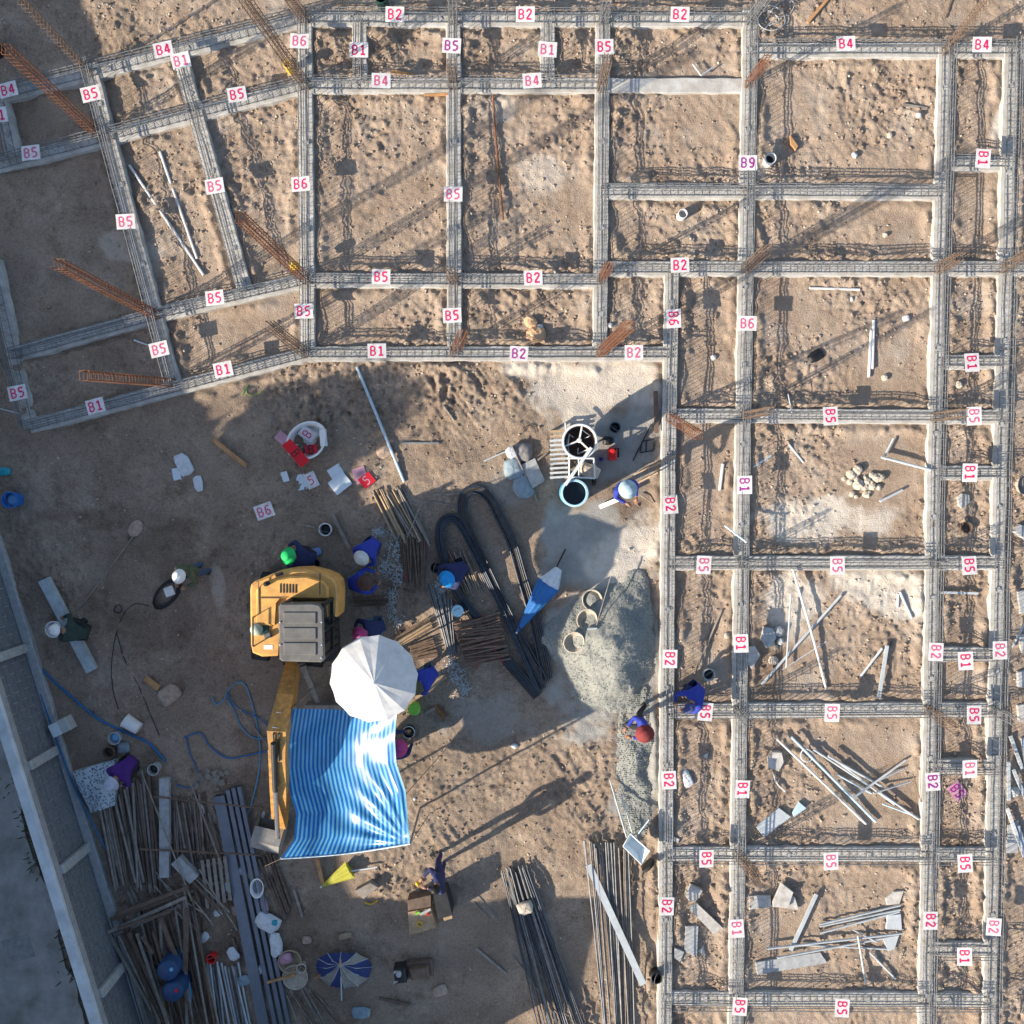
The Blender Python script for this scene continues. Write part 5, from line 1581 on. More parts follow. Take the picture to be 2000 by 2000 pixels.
bucket("yellow tub strapped to the foot of the brown column cage", 570, 142, .08, .36, M_YELL, handle=False, name="yellow_pad", cat="pad", top=1.0)
bag("yellow wrap at the foot of the rusty cage on the third row", 586, 530, .10, .09, .10, 0, M_YELL, "yellow_wrap", "wrap", 3, .46)
hose("bright green string loop on the soil above the tub", [(470, 772), (478, 760), (484, 752), (480, 766), (490, 772), (512, 764)], .006, mat("green_string", (.25, .60, .12), .7), .005, "string", "string")

# ---- white oval tub with stencil cards
tb = on(604, 862, -.01)
t = thing("oval_tub", "white oval plastic tub full of stencil cards", "tub", tb)
def oval(k, z, flat=.0):
    out = []
    for i in range(36):
        a = 2 * PI * i / 36
        rx, ry = .46 * k, .37 * k
        x, y = rx * math.cos(a), ry * math.sin(a)
        if y < 0: x *= 1 - .16 * (-math.sin(a))
        q = math.radians(38)
        out.append(Vector((tb.x + x * math.cos(q) - y * math.sin(q), tb.y + x * math.sin(q) + y * math.cos(q), tb.z + z)))
    return out
def loft(mb, rings, close0=False, close1=False):
    n = len(rings[0]); P = [p for r in rings for p in r]; F = []
    for i in range(len(rings) - 1):
        for j in range(n): F.append((i * n + j, i * n + (j + 1) % n, (i + 1) * n + (j + 1) % n, (i + 1) * n + j))
    if close0: F.append(tuple(range(n - 1, -1, -1)))
    if close1: F.append(tuple(range((len(rings) - 1) * n, len(rings) * n)))
    mb.add(P, F)
mb = MB(); loft(mb, [oval(.80, 0), oval(.98, .30), oval(1.04, .31), oval(1.04, .325), oval(.95, .325), oval(.90, .28), oval(.76, .03)], True, True); mb.build("shell", M_WHITE, t, tb, False)
card("white card with red B lying in the tub", 603, 848, .24, .34, 55, M_CARD, .15, text="B", tilt=(8, 4))
card("dark red stencil card inside the tub", 611, 878, .26, .20, 10, M_REDCARD, .17, ink=M_BLACK, text="B", tilt=(-8, 6))
card("glossy bright red stencil sheet hanging over the tub's rim", 585, 886, .62, .24, -52, mat("bright_red_card", (.72, .01, .02), .3, var=.15, scale=3), .36, ink=M_BLACK, text="B", tilt=(3, 16))
card("white block of blank cards at the tub's right side", 636, 856, .16, .36, 4, M_WHITE, .28, tilt=(0, -10))
card("faded pink card left of the tub", 551, 855, .24, .22, -40, M_PINKCARD, .05)
card("small pale plastic piece left of the white blanks", 557, 931, .14, .22, 15, M_CARDB, .03, tilt=(10, 0))
card("pale blue blank card below the tub", 585, 942, .26, .34, 12, M_CARDB)
card("white card with a red stencilled numeral below the tub", 607, 938, .26, .34, 25, M_CARD, .03, text="5")
card("pale blue blank card peeping out behind the big one", 655, 921, .30, .24, 32, M_CARDB, .02)
card("largest pale blank card on the ground below the tub", 664, 944, .42, .34, 38, M_CARDB, .035)
card("pink and red card, left of the red pair", 704, 928, .28, .34, 20, M_PINKCARD, .02)
card("red card lying over the pink one beside the sticks", 717, 938, .30, .26, 38, M_REDCARD, .035, ink=M_PINKCARD, text="5")
bag("crumpled white sheet with faint print in the shaded yard", 360, 908, .16, .25, .06, 25, M_WSACK, "crumpled_sheet", "sheet", 2)
card("pale blue card under the crumpled sheet", 346, 926, .17, .26, 10, M_CARDB, .02)
bag("torn plastic scraps right of the crumpled sheet", 388, 944, .10, .17, .03, 10, M_WSACK, "plastic_scrap", "plastic", 9)
board("orange plank on the edge of the shade left of the tub", (417, 858), (483, 910), .09, .05, M_WOODO, .02)
bag("small rag heap under the diagonal pipe", 752, 882, .17, .13, .06, 30, M_TSACK, "rag_heap", "rags", 12)

# ---- sticks, stirrups and rods being tied
bundle("bundle of pale-tipped wooden sticks below the red card", (728, 966), (786, 952), (775, 1050), (842, 1064), 26, .020, M_WOODG, "stick_bundle", "sticks", jit=9, m2=M_WOOD, part="stick", layers=3)
bundle("dark rods fanned out under the pale-tipped sticks", (784, 1055), (832, 1046), (790, 1138), (832, 1150), 24, .016, M_RUSTB, "rod_bundle", "rods", jit=6, part="rod", layers=3, ties=[((831, 1058), (833, 1066)), ((790, 1120), (796, 1128))])
bundle("pale-tipped rods left of the black hairpin bars", (876, 1082), (924, 1076), (906, 1160), (962, 1152), 13, .017, M_WOODG, "rod_bundle", "rods", jit=5, m2=M_WOOD, part="rod", layers=2)
bundle("thin dark rods lying between the crouching workers and scraps", (690, 1165), (692, 1188), (758, 1163), (756, 1184), 7, .014, M_RUSTB, "rod_bundle", "rods", jit=3, part="rod", layers=1)
pipe("single brown rod pointing at the worker with the brown hat", [(727, 1134), (812, 1157)], .018, M_RUSTB, name="steel_bar", cat="steel bar")
bundle("dark rods converging between the umbrella and the tied stack", (836, 1140), (884, 1172), (876, 1280), (890, 1272), 24, .016, M_STEEL, "rod_bundle", "rods", jit=5, part="rod", layers=3)
bundle("stack of brown bars tied with red ribbon beside the black bars", (886, 1214), (912, 1298), (974, 1194), (996, 1284), 46, .021, M_RUSTB, "bar_bundle", "steel bars", jit=4, m2=mat("reddish_bars", (.25, .15, .11), .85, var=.4), layers=3, z=.10,
       ties=[((910, 1208), (916, 1216)), ((945, 1198), (950, 1206)), ((952, 1210), (957, 1218)), ((964, 1228), (968, 1240)), ((919, 1256), (922, 1268)), ((966, 1266), (974, 1276)), ((930, 1290), (934, 1304)), ((978, 1280), (982, 1294))])
bundle("orange-tipped bars pointing out right of the umbrella", (770, 1248), (776, 1264), (838, 1206), (846, 1226), 20, .018, M_WOOD, "bar_bundle", "bars", jit=3, m2=M_RUSTB, layers=2)
bundle("dark bars below the orange-tipped ones beside the umbrella", (800, 1262), (812, 1292), (846, 1246), (856, 1280), 18, .019, M_RUSTB, "bar_bundle", "bars", jit=2, layers=2)
bundle("short red-ended bars on the sunlit patch right of the lime bucket", (846, 1382), (858, 1374), (866, 1408), (876, 1396), 6, .015, M_WOODO, "bar_bundle", "bars", jit=2, layers=2, m2=M_RUST)
board("pale plank at the umbrella's lower right rim", (812, 1362), (872, 1322), .05, .05, M_WOOD, .05)
board("grey plank end beside the black bucket", (832, 1393), (850, 1382), .07, .04, M_WOODG, .02)
scraps("pale cut wire and tie scraps in a strip beside the crouching workers", [(772, 1065, 14, 35), (777, 1120, 12, 28), (752, 1110, 16, 20), (742, 1040, 12, 8)], 420, 3)
scraps("pale scraps in a strip above the pink hat", [(766, 1165, 9, 18), (764, 1190, 9, 18), (776, 1215, 12, 12)], 170, 5)
scraps("heap of pale scraps under the black basket", [(868, 1140, 15, 18), (858, 1152, 12, 12)], 240, 7)
scraps("pale scraps spread on the ground right of the umbrella", [(880, 1295, 10, 14), (893, 1320, 16, 20), (905, 1345, 12, 14)], 260, 9)

# ---- black hairpin bars
def hairpin(label, path, nb, seed, w=.062):
    R2 = random.Random(seed)
    o = on(*path[0])
    t = thing("hairpin_bars", label, "steel bars", o)
    base = smooth_path([on(x, y, .0) for x, y in path], 7)
    for p in base: p.z = .03
    for b in range(nb):
        off = (b % 6 - 2.5) * w * .5
        zz_ = .02 + (b // 6) * .034
        P = []
        for i, p in enumerate(base):
            d = (base[min(i + 1, len(base) - 1)] - base[max(i - 1, 0)]).normalized()
            s = Vector((-d.y, d.x, 0))
            f = i / len(base)
            sp = 1 + .7 * abs(f - .5)
            P.append(p + s * (off * sp + .008 * math.sin(f * 9 + b)) + Vector((0, 0, zz_)))
        mb = MB(); mb.tube(P, .019, 6); mb.build("bar", M_BARBR if R2.random() < .25 else M_BLACKBAR, t, o)
    return t
hairpin("big loop of black bent bars, the taller of the two hairpins", [(1062, 1332), (1015, 1246), (975, 1165), (938, 1085), (914, 1034), (904, 1000), (905, 972), (914, 959), (928, 955), (944, 961), (960, 978), (977, 1012), (1000, 1060), (1018, 1122), (1044, 1212), (1068, 1325)], 13, 1)
hairpin("smaller loop of black bent bars, left of the taller hairpin", [(1050, 1358), (990, 1290), (935, 1215), (895, 1160), (872, 1112), (860, 1060), (860, 1030), (868, 1015), (881, 1010), (895, 1016), (908, 1034), (930, 1075), (962, 1140), (1000, 1220), (1056, 1345)], 15, 2)

# ---- folded blue umbrella
def folded_umbrella(label, tip, end, pole_end, r, m, m2=None, z=.12, ribs=8, cover=None):
    A, B, C_ = on(*tip, .06), on(*end, z + r * .45), on(*pole_end, .08)
    t = thing("folded_umbrella", label, "umbrella", A)
    d = (B - A); L_ = d.length; d.normalize()
    s = d.cross(Vector((0, 0, 1))).normalized(); u = s.cross(d)
    P, F = [], []
    n = ribs * 4
    for k in range(9):
        f = k / 8
        rr = .02 + r * f ** .9
        for j in range(n):
            a = 2 * PI * j / n
            q = rr * (1 + .16 * math.cos(ribs * a) * f)
            P.append(A.lerp(B, f) + s * q * math.cos(a) + u * q * .5 * math.sin(a))
    for k in range(8):
        for j in range(n): F.append((k * n + j, k * n + (j + 1) % n, (k + 1) * n + (j + 1) % n, (k + 1) * n + j))
    F += [tuple(range(n - 1, -1, -1)), tuple(range(8 * n, 9 * n))]
    mb = MB(); mb.add(P, F); mb.build("canopy", m, t, A)
    mb = MB(); mb.tube([B - d * .1, C_], .018, 7); mb.build("pole", M_DARK if m2 is None else m2, t, A)
    mb = MB(); mb.lathe([(.02, -.02), (.025, .03), (0, .05)], 8, Matrix.Translation(A)); mb.build("tip", M_WHITE, t, A)
    if cover:
        P, F = [], []
        for k in range(6):
            f = k / 5
            rr = r * (1.0 - .75 * f) + .02
            for j in range(n):
                a = 2 * PI * j / n
                q = rr * (1 + .12 * math.cos(ribs * a + 1) + .05 * math.sin(5 * a + k))
                P.append(B + d * (.40 * f) + s * q * math.cos(a) + u * q * .55 * math.sin(a))
        for k in range(5):
            for j in range(n): F.append((k * n + j, k * n + (j + 1) % n, (k + 1) * n + (j + 1) % n, (k + 1) * n + j))
        F.append(tuple(range(5 * n, 6 * n)))
        mb = MB(); mb.add(P, F); mb.build("white_skirt", cover, t, A)
    return t
folded_umbrella("folded blue umbrella with white skirt lying on the black bars", (1009, 1234), (1071, 1138), (1104, 1072), .21, mat("blue_umbrella_cloth", (.02, .15, .42), .6, var=.2, scale=4), cover=M_WSACK, z=.16)
folded_umbrella("folded yellow umbrella on the soil below the tarpaulin", (629, 1728), (686, 1694), (738, 1690), .16, mat("yellow_umbrella_cloth", (.42, .40, .04), .6, var=.2, scale=4), M_WHITE, z=.05)

# ---- concrete mixer, rack, drum and cement
mo = on(1138, 884)
t = thing("concrete_mixer", "white framed concrete mixer seen into its open drum", "mixer", mo)
mc = G(1132.5, 862, 1.05)
T0 = Matrix.Translation((mc.x, mc.y, 0))
mb = MB(); mb.lathe([(.0, .30), (.20, .32), (.32, .55), (.345, .80), (.335, 1.04), (.315, 1.04), (.325, .80), (.30, .57), (.18, .36), (0, .34)], 28, T0); mb.build("drum", mat("mixer_drum_dirty", (.16, .13, .11), .8, var=.45, scale=7), t, mo, True)
mb = MB(); mb.tube([Vector((mc.x + .345 * math.cos(a), mc.y + .345 * math.sin(a), 1.05)) for a in [2 * PI * k / 32 for k in range(33)]], .026, 8, cap=False); mb.build("ring", M_WHITE, t, mo, True)
hubp = Vector((mc.x - .01, mc.y + .02, .98))
for a in (82, 198, 318):
    a = math.radians(a)
    e = Vector((mc.x + .33 * math.cos(a), mc.y + .33 * math.sin(a), 1.0))
    mb = MB(); mb.sweep([hubp, e], [.035, .03], [.03, .03]); sp_ = mb.build("spoke", M_WHITE, t, mo)
    e2 = Vector((mc.x + .26 * math.cos(a - .95), mc.y + .26 * math.sin(a - .95), .86)); e1 = hubp.lerp(e, .75)
    mb = MB(); mb.tube([e1, e2, hubp.lerp(e2, .55) - Vector((0, 0, .1))], .012, 6); mb.build("mixing_blade", M_WHITE, sp_, mo)
mb = MB(); mb.lathe([(.05, 0), (.05, .03), (0, .04)], 12, Matrix.Translation(hubp)); mb.build("hub", M_WHITE, t, mo)
fx = [G(1112, 895, .62), G(1160, 895, .62), G(1162, 934, .62), G(1112, 932, .62)]
for i in range(4):
    mb = MB(); mb.tube([fx[i], fx[(i + 1) % 4]], .022, 6); mb.build("frame_rail", M_WHITE, t, mo)
    mb = MB(); mb.tube([fx[i], Vector((fx[i].x, fx[i].y, -.03))], .022, 6); mb.build("frame_leg", M_WHITE, t, mo)
mb = MB(); mb.tube([fx[0].lerp(fx[1], .38), fx[3].lerp(fx[2], .38)], .018, 6); mb.build("frame_rail", M_WHITE, t, mo)
mb = MB(); mb.tube([G(1104, 826, .3), G(1109, 870, .5), G(1112, 895, .62)], .018, 6); mb.build("frame_rail", M_WHITE, t, mo)
mb = MB(); a, b = G(1155, 874, 1.12), G(1104, 947, .92); mb.sweep([a, b], [.065, .065], [.05, .05]); mb.build("pour_pole", M_PVCG, t, mo)
ms_ = bag("dusty white sack hanging in the mixer's frame", 1147, 920, .22, .15, .10, -20, M_STONE, "sack", "sack", 5, .42)
mb = MB(); p = on(1138, 915, 0); mb.box(p + Vector((0, 0, .16)), (.34, .26, .3), ch=.03); mb.build("engine", M_DARK, t, mo)
for x in (1114, 1160):
    p = G(x, 934, .16); mb = MB(); mb.lathe([(.16, -.03), (.16, .03)], 16, Matrix.Translation(p) @ Matrix.Rotation(PI / 2, 4, 'Y')); mb.build("wheel", M_RUBBER, t, mo)
ro = on(1090, 885)
t = thing("slatted_rack", "grey slatted rack leaning against the mixer", "rack", ro)
for i in range(11):
    y = 842 + i * 9.0
    mb = MB(); mb.sweep([G(1074, y + 1, .28), G(1110, y - 1, .30)], [.045, .045], [.03, .03]); mb.build("slat", M_PVCG if i > 1 else M_WOOD, t, ro)
for x in (1078, 1106):
    mb = MB(); mb.sweep([G(x, 838, .24), G(x, 936, .24)], [.05, .05], [.05, .05]); mb.build("stringer", M_WOODG, t, ro)
    for y in (842, 932):
        mb = MB(); p = G(x, y, .11); mb.box((p.x, p.y, .1), (.05, .05, .26)); mb.build("leg", M_WOODG, t, ro)
dp = on(1117, 962, -.02)
t = thing("blue_drum", "blue plastic drum with dark water below the mixer", "drum", dp)
mb = MB(); mb.lathe([(0, 0), (.275, 0), (.285, .06), (.28, .30), (.29, .33), (.28, .36), (.28, .62), (.29, .65), (.28, .68), (.27, .86), (.245, .86), (.25, .2), (0, .2)], 30, Matrix.Translation(dp)); mb.build("shell", mat("drum_blue", (.10, .36, .58), .45, var=.15), t, dp, False)
mb = MB(); mb.lathe([(.285, .85), (.29, .875), (.25, .88), (.24, .86)], 30, Matrix.Translation(dp), cap=False); mb.build("rim", M_SKYB, t, dp)
mb = MB(); mb.lathe([(.249, .70), (0, .7001)], 24, Matrix.Translation(dp)); mb.build("water", mat("dark_water", (.006, .010, .012), .06, var=.1, spec=.6), t, dp)
bag("blue-grey cement bag, upper one left of the rack", 1003, 915, .20, .24, .10, 10, M_GSACK, "cement_bag", "cement bag", 3)
bag("blue-grey cement bag, lower one left of the rack", 1021, 952, .20, .24, .10, 25, M_GSACK, "cement_bag", "cement bag", 8)
bag("brownish cement bag under the pole left of the rack", 1020, 884, .22, .20, .09, 0, mat("dusty_bag", (.26, .24, .23), .9, var=.3), "cement_bag", "cement bag", 11)
slab("grey rectangular board beside the slatted rack", [(1018, 908), (1044, 895), (1064, 939), (1040, 954)], .05, .06, M_CONCG, "board", "board")
pipe("thin dark pole lying across the cement bags", [(1000, 872), (1050, 980)], .018, M_WOODG, z=.2, z2=.02, name="pole", cat="pole")
bag("white crumpled paper on the cement bags", 998, 884, .10, .13, .05, 30, M_WSACK, "crumpled_paper", "paper", 3, .12)
pipe("short timber between rack and cement bags", [(1050, 899), (1068, 885)], .025, M_WOODG, z=.04, name="stick", cat="stick")
hose("thin wire hoop on the ground left of the rack", [(1022, 845), (1030, 832), (1042, 834), (1046, 846)], .008, M_CABLE, .02, "wire_hoop", "wire")
bucket("dark blue bucket on the grey concrete right of the mixer", 1199, 836, .11, .25, mat("dark_blue_bucket", (.03, .05, .08), .5), fill=M_BLACK)
bag("black and grey work bag above the red can", 1187, 861, .12, .09, .07, 0, M_BLACK, "work_bag", "bag", 6)
bag("grey rag beside the work bag", 1197, 860, .09, .08, .04, 0, M_GSACK, "rag", "rag", 7)
cp_ = on(1195, 887)
t = thing("fuel_can", "bright red can on the grey concrete right of the mixer", "fuel can", cp_)
mb = MB(); mb.box(cp_ + Vector((0, 0, .15)), (.17, .27, .30), ch=.04); mb.build("body", M_REDP, t, cp_)
mb = MB(); mb.sweep([cp_ + Vector((0, -.08, .34)), cp_ + Vector((0, .08, .34))], [.03, .03], [.03, .03]); mb.build("handle", M_REDP, t, cp_)
mb = MB(); mb.lathe([(.03, .29), (.03, .35), (0, .355)], 10, Matrix.Translation(cp_ + Vector((.04, .10, 0)))); mb.build("cap", M_BLACK, t, cp_)
mb = MB(); mb.box(cp_ + Vector((.11, .03, .08)), (.06, .20, .18)); mb.build("side_bracket", M_BLACK, t, cp_)
bucket("small purple cup beside the red can", 1173, 897, .045, .09, mat("purple_plastic", (.16, .10, .34), .5), handle=False, name="cup", cat="cup")
# dark rods in a rectangle, with one longer rod
co = on(1262, 870)
t = thing("dark_rods", "thin dark rods in a rectangle with one long rod on the grey concrete", "frame", co)
for a, b in (((1254, 862), (1278, 858)), ((1278, 858), (1276, 880)), ((1276, 880), (1250, 884)), ((1250, 884), (1254, 862)), ((1262, 861), (1261, 882)), ((1236, 900), (1272, 828))):
    mb = MB(); mb.tube([on(*a, .03), on(*b, .03)], .014, 5); mb.build("rod", M_DARK, t, co)
board("brown timber standing along the inner upright beside the concrete", (1279, 765), (1281, 846), .09, .05, M_WOODD, .0)
pipe("long wooden pole leaning from the worker to the inner upright, upper one", [(1238, 927), (1312, 891)], .02, M_WOOD, z=.05, z2=.52, name="pole", cat="pole")
pipe("wooden pole leaning from the worker to the inner upright, lower one", [(1243, 944), (1281, 923)], .018, M_WOOD, z=.05, z2=.25, name="pole", cat="pole")
pipe("tool handle held out by the standing worker", [(1249, 966), (1274, 983)], .016, M_WOODG, z=.05, name="hand_tool", cat="tool")
board("white board end poking out left of the standing worker", (1171, 990), (1208, 973), .09, .03, M_WHITE, .05, z2=.35)
card("white sheet held by the worker in camouflage", 358, 1146, .20, .20, 20, M_CARD, .9)

# ---- gravel pile, baskets, hoe
def mound(name, label, poly_c, rx, ry, hgt, m, seed, n=90, peak=(0, 0), sharp=1.0):
    c = on(*poly_c)
    k = np.linspace(-1.25, 1.25, n)
    U, V2 = np.meshgrid(k, k, indexing='ij')
    xx, yy = c.x + U * rx, c.y + V2 * ry
    d = np.sqrt((U - peak[0] * np.clip(1 - np.abs(U), 0, 1)) ** 2 + (V2 - peak[1] * np.clip(1 - np.abs(V2), 0, 1)) ** 2)
    d = d * (1 + .45 * (vnoise(xx, yy, .7, seed) - .5) + .1 * (vnoise(xx, yy, .22, seed + 1) - .5))
    h = np.clip(1 - d, -.12, 1)
    z = hgt * np.sign(h) * np.abs(h) ** sharp + .028 * (vnoise(xx, yy, .10, 2) - .5) + .02 * (vnoise(xx, yy, .045, 3) - .5) + .20 * (vnoise(xx, yy, .38, 4) - .5) * np.clip(h * 3, 0, 1)
    z = np.where(d > 1.12, -.12, z)
    V_ = np.stack([xx, yy, z + .0], -1).reshape(-1, 3)
    ii = np.arange(n * n).reshape(n, n)
    Fq = np.stack([ii[:-1, :-1], ii[1:, :-1], ii[1:, 1:], ii[:-1, 1:]], -1).reshape(-1, 4)
    me_ = bpy.data.meshes.new(name); me_.from_pydata(V_.tolist(), [], Fq.tolist()); me_.materials.append(m)
    me_.polygons.foreach_set("use_smooth", [True] * len(me_.polygons))
    ob_ = bpy.data.objects.new(name, me_); COL.objects.link(ob_)
    tag(ob_, label, "gravel", None, "stuff")
    return xx, yy, z
M_GRAV = mat("grey_gravel", (.33, .33, .295), .95, var=.3, scale=34, bump=.8, bscale=70, col2=(.20, .21, .195))
gx, gy, gzz = mound("gravel_pile", "grey gravel pile between the folded umbrella and the inner upright", (1180, 1264), 1.22, 1.46, .66, M_GRAV, 1, 120, (.18, .1), .95)
r2 = np.random.default_rng(21)
sel = r2.integers(0, gx.size, 7000)
ok = gzz.ravel()[sel] > 0
sel = sel[ok]
scatter_mesh("gravel_stones", np.stack([gx.ravel()[sel] + r2.uniform(-.015, .015, len(sel)), gy.ravel()[sel] + r2.uniform(-.015, .015, len(sel)), gzz.ravel()[sel] + .004], -1), r2.uniform(.006, .014, len(sel)), M_GRAV, "loose stones on the grey gravel pile", "gravel", .8, 31)
gx2, gy2, gz2 = mound("gravel_spill", "thin grey gravel spilled along the inner upright below the pile", (1243, 1490), .46, 1.35, .10, M_GRAV, 4, 80)
sel = r2.integers(0, gx2.size, 2500); sel = sel[gz2.ravel()[sel] > -.01]
scatter_mesh("gravel_spill_stones", np.stack([gx2.ravel()[sel], gy2.ravel()[sel], gz2.ravel()[sel] + .004], -1), r2.uniform(.008, .02, len(sel)), M_GRAV, "loose stones on the spilled gravel strip", "gravel", .8, 33)
def pile_z(p):
    i = int(np.clip((p.x - gx[0, 0]) / (gx[1, 0] - gx[0, 0]), 0, gx.shape[0] - 1)); j = int(np.clip((p.y - gy[0, 0]) / (gy[0, 1] - gy[0, 0]), 0, gx.shape[1] - 1))
    return max(0, float(gzz[i, j]))
def scoop_basket(label, x, y, ang, fill=None):
    p = G(x, y, .2); p.z = pile_z(p) - .02
    t = thing("scoop_basket", label, "basket", p)
    M = Matrix.Translation(p) @ Matrix.Rotation(math.radians(ang), 4, 'Z') @ Matrix.Rotation(.22, 4, 'X')
    prof = [(.10, .0), (.17, .05), (.215, .15), (.20, .155), (.155, .065), (.09, .02)]
    mb = MB(); mb.lathe(prof, 24, M, sx=1.0, sy=1.12); mb.build("shell", M_WICK, t, p)
    mb = MB(); mb.tube([M @ Vector((.212 * math.cos(a), .237 * math.sin(a), .155)) for a in [2 * PI * k / 24 for k in range(25)]], .014, 6, cap=False); mb.build("rim", M_STONE, t, p)
    if fill: mb = MB(); mb.ball(M @ Vector((0, 0, .08)), (.17, .18, .07), 12, 6, jit=.08); mb.build("gravel_load", fill, t, p)
scoop_basket("shallow scoop basket filled with gravel, topmost of three on the pile", 1156, 1169, 20, M_GRAV)
scoop_basket("empty shallow scoop basket, middle of three on the pile", 1147, 1206, -20)
scoop_basket("empty shallow scoop basket, lowest of three on the pile", 1122, 1250, -35)
a_ = G(1163, 1224, .3); a_.z = pile_z(a_) + .02; b_ = G(1193, 1126, .35)
t = thing("hoe", "hoe with pale shaft beside the scoop baskets on the gravel", "hoe", a_)
mb = MB(); mb.tube([a_, b_], .014, 6); mb.build("shaft", M_WOODG, t, a_)
mb = MB(); mb.box(a_ + Vector((-.08, -.02, .0)), (.20, .03, .12), .1); mb.build("blade", M_PVCG, t, a_)

# ---- buckets round the yard
bucket("black bucket with white rim above the crouching workers", 640, 1033, .13, .30, M_GREYPL, fill=M_BLACK, rimm=M_WHITE)
bucket("grey bucket with dark inside beside the squatting worker's hand", 1380, 1313, .125, .28, M_GREYPL, fill=M_BLACK, rimm=M_GREYPL)
bucket("black bucket with pale rim and orange sticks beside the tarpaulin", 800, 1426, .125, .26, M_BLACK, fill=M_WOODD, rimm=M_WHITE)
bucket("lime green bucket with lid at the umbrella's lower right", 811, 1380, .125, .30, M_LIME, lid=M_LIME, handle=False)
bucket("pale blue lidded bucket above the tied stack of bars", 895, 1190, .12, .30, M_BLUEL, lid=M_SKYB)
bucket("black wire basket of scrap near the bright blue hat", 852, 1108, .11, .18, M_BLACK, fill=M_DARK)
bucket("white bucket of cement beside the squatting worker in dark green", 114, 1226, .17, .30, M_WHITE, fill=M_GREYPL)
bucket("white bucket lying on its side in the shaded yard", 262, 1412, .15, .36, M_WHITE, rot=148)
bucket("bucket with blue contents above the worker in purple", 231, 1437, .13, .22, M_GREYPL, fill=M_BLUEL)
bucket("dark tub rim left of the worker in purple", 219, 1465, .13, .20, M_WOODD, handle=False)
bucket("dark bucket with white tool inside right of the worker in purple", 307, 1497, .12, .26, M_GREYPL, fill=M_BLACK)
bucket("dark bucket between the bar bundles and the inner upright, bottom", 1279, 1898, .12, .28, M_BLACK, fill=M_BLACK)
bucket("blue bucket with white cloth at the shaded left edge", 35, 976, .17, .34, M_BLUE, fill=M_BLUEL)
bag("teal plastic bag at the shaded left edge", 11, 921, .13, .09, .06, 0, M_TEAL, "plastic_bag", "bag", 5)
bag("basin of pale rags above the worker in purple", 243, 1459, .14, .12, .06, 0, M_GSACK, "rag_heap", "rags", 15)
bag("lilac plastic pieces behind the green hatted worker", 619, 1078, .10, .09, .05, 20, mat("lilac_plastic", (.22, .33, .62), .5), "plastic_bag", "bag", 15)
bucket("dark tub beside the green hatted worker", 617, 1100, .10, .16, M_BLACK, handle=False, name="tub", cat="tub")
board("orange plank leaning in the yard beside the black bucket", (650, 1003), (684, 1072), .07, .04, M_WOODG, .02)
board("grey timber left of the black bucket", (590, 1024), (616, 1030), .04, .04, M_WOODG, .02)

# ---- left side of the yard
po = on(137, 1218)
t = thing("concrete_post", "pale concrete post lying under the squatting worker in dark green", "concrete post", po)
mb = MB(); mb.sweep([on(92, 1130, .08), on(182, 1309, .08)], [.23, .23], [.15, .15]); mb.build("shaft", mat("pale_blue_concrete", (.44, .50, .52), .9, var=.3, scale=5, bump=.3), t, po)
ho = on(205, 1118)
t = thing("shovel", "long handled shovel with earth on its blade above the squatting worker", "shovel", ho)
mb = MB(); mb.tube([on(153, 1192, .03), on(262, 1045, .03)], .015, 6); mb.build("shaft", M_WOODG, t, ho)
mb = MB(); p = on(265, 1032, .03); mb.ball(p, (.15, .20, .03), 12, 6, M=Matrix.Rotation(-.6, 4, 'Z')); mb.build("blade", M_TSACK, t, ho)
cl = on(326, 1160)
t = thing("cable_coil", "dark coil of cable on the ground left of the camouflage worker", "cable", cl)
for k in range(5):
    mb = MB()
    R2 = random.Random(k)
    pts = []
    for i in range(33):
        a = 2 * PI * i / 32
        rx, ry = .40 + R2.uniform(-.012, .012) - .02 * k, .21 - .012 * k
        x, y = rx * math.cos(a), ry * math.sin(a)
        q = math.radians(48)
        pts.append(Vector((cl.x + x * math.cos(q) - y * math.sin(q), cl.y + x * math.sin(q) + y * math.cos(q), cl.z + .02 + .018 * k)))
    mb.tube(pts, .014, 6, cap=False); mb.build("turn", M_CABLE, t, cl)
hose("black cable running down from the cable coil", [(290, 1184), (262, 1180), (240, 1200), (225, 1240), (218, 1300), (222, 1350), (231, 1385)], .008, M_CABLE, .0, "cable", "cable")
hose("second black cable running down right to the white bucket", [(226, 1235), (245, 1290), (272, 1340), (295, 1395), (311, 1436)], .008, M_CABLE, .0, "cable", "cable")
hose("small black ring of hose beside the squatting worker", [(222, 1186), (230, 1182), (236, 1190), (230, 1198), (221, 1194), (222, 1186)], .010, M_CABLE, .0, "hose_ring", "hose")
board("small orange board above the tan sack", (286, 1323), (313, 1343), .14, .03, M_WOODO, .01)
bag("printed tan cement sack lying in the shaded yard", 334, 1355, .24, .19, .08, 40, M_TSACK, "sack", "sack", 22)
hose("thick blue pipe curving along the wall into the yard", [(-6, 1110), (2, 1150), (16, 1198), (46, 1259), (86, 1311), (140, 1362), (195, 1404), (259, 1436), (293, 1452), (324, 1486)], .026, M_HOSE, .0)
hose("thin blue pipe lying along the foot of the wall", [(83, 1352), (104, 1409), (122, 1456), (150, 1530), (180, 1590), (211, 1654)], .018, M_HOSE, .12)
hose("blue hose along the lower foot of the wall", [(186, 1712), (205, 1752), (222, 1790), (232, 1812)], .016, M_HOSEL, .05)
hose("long loop of blue hose left of the excavator's boom", [(415, 1360), (424, 1375), (439, 1365), (447, 1347), (465, 1332), (480, 1339), (495, 1382), (502, 1415), (508, 1465), (504, 1515), (491, 1569), (477, 1608)], .015, M_HOSEL)
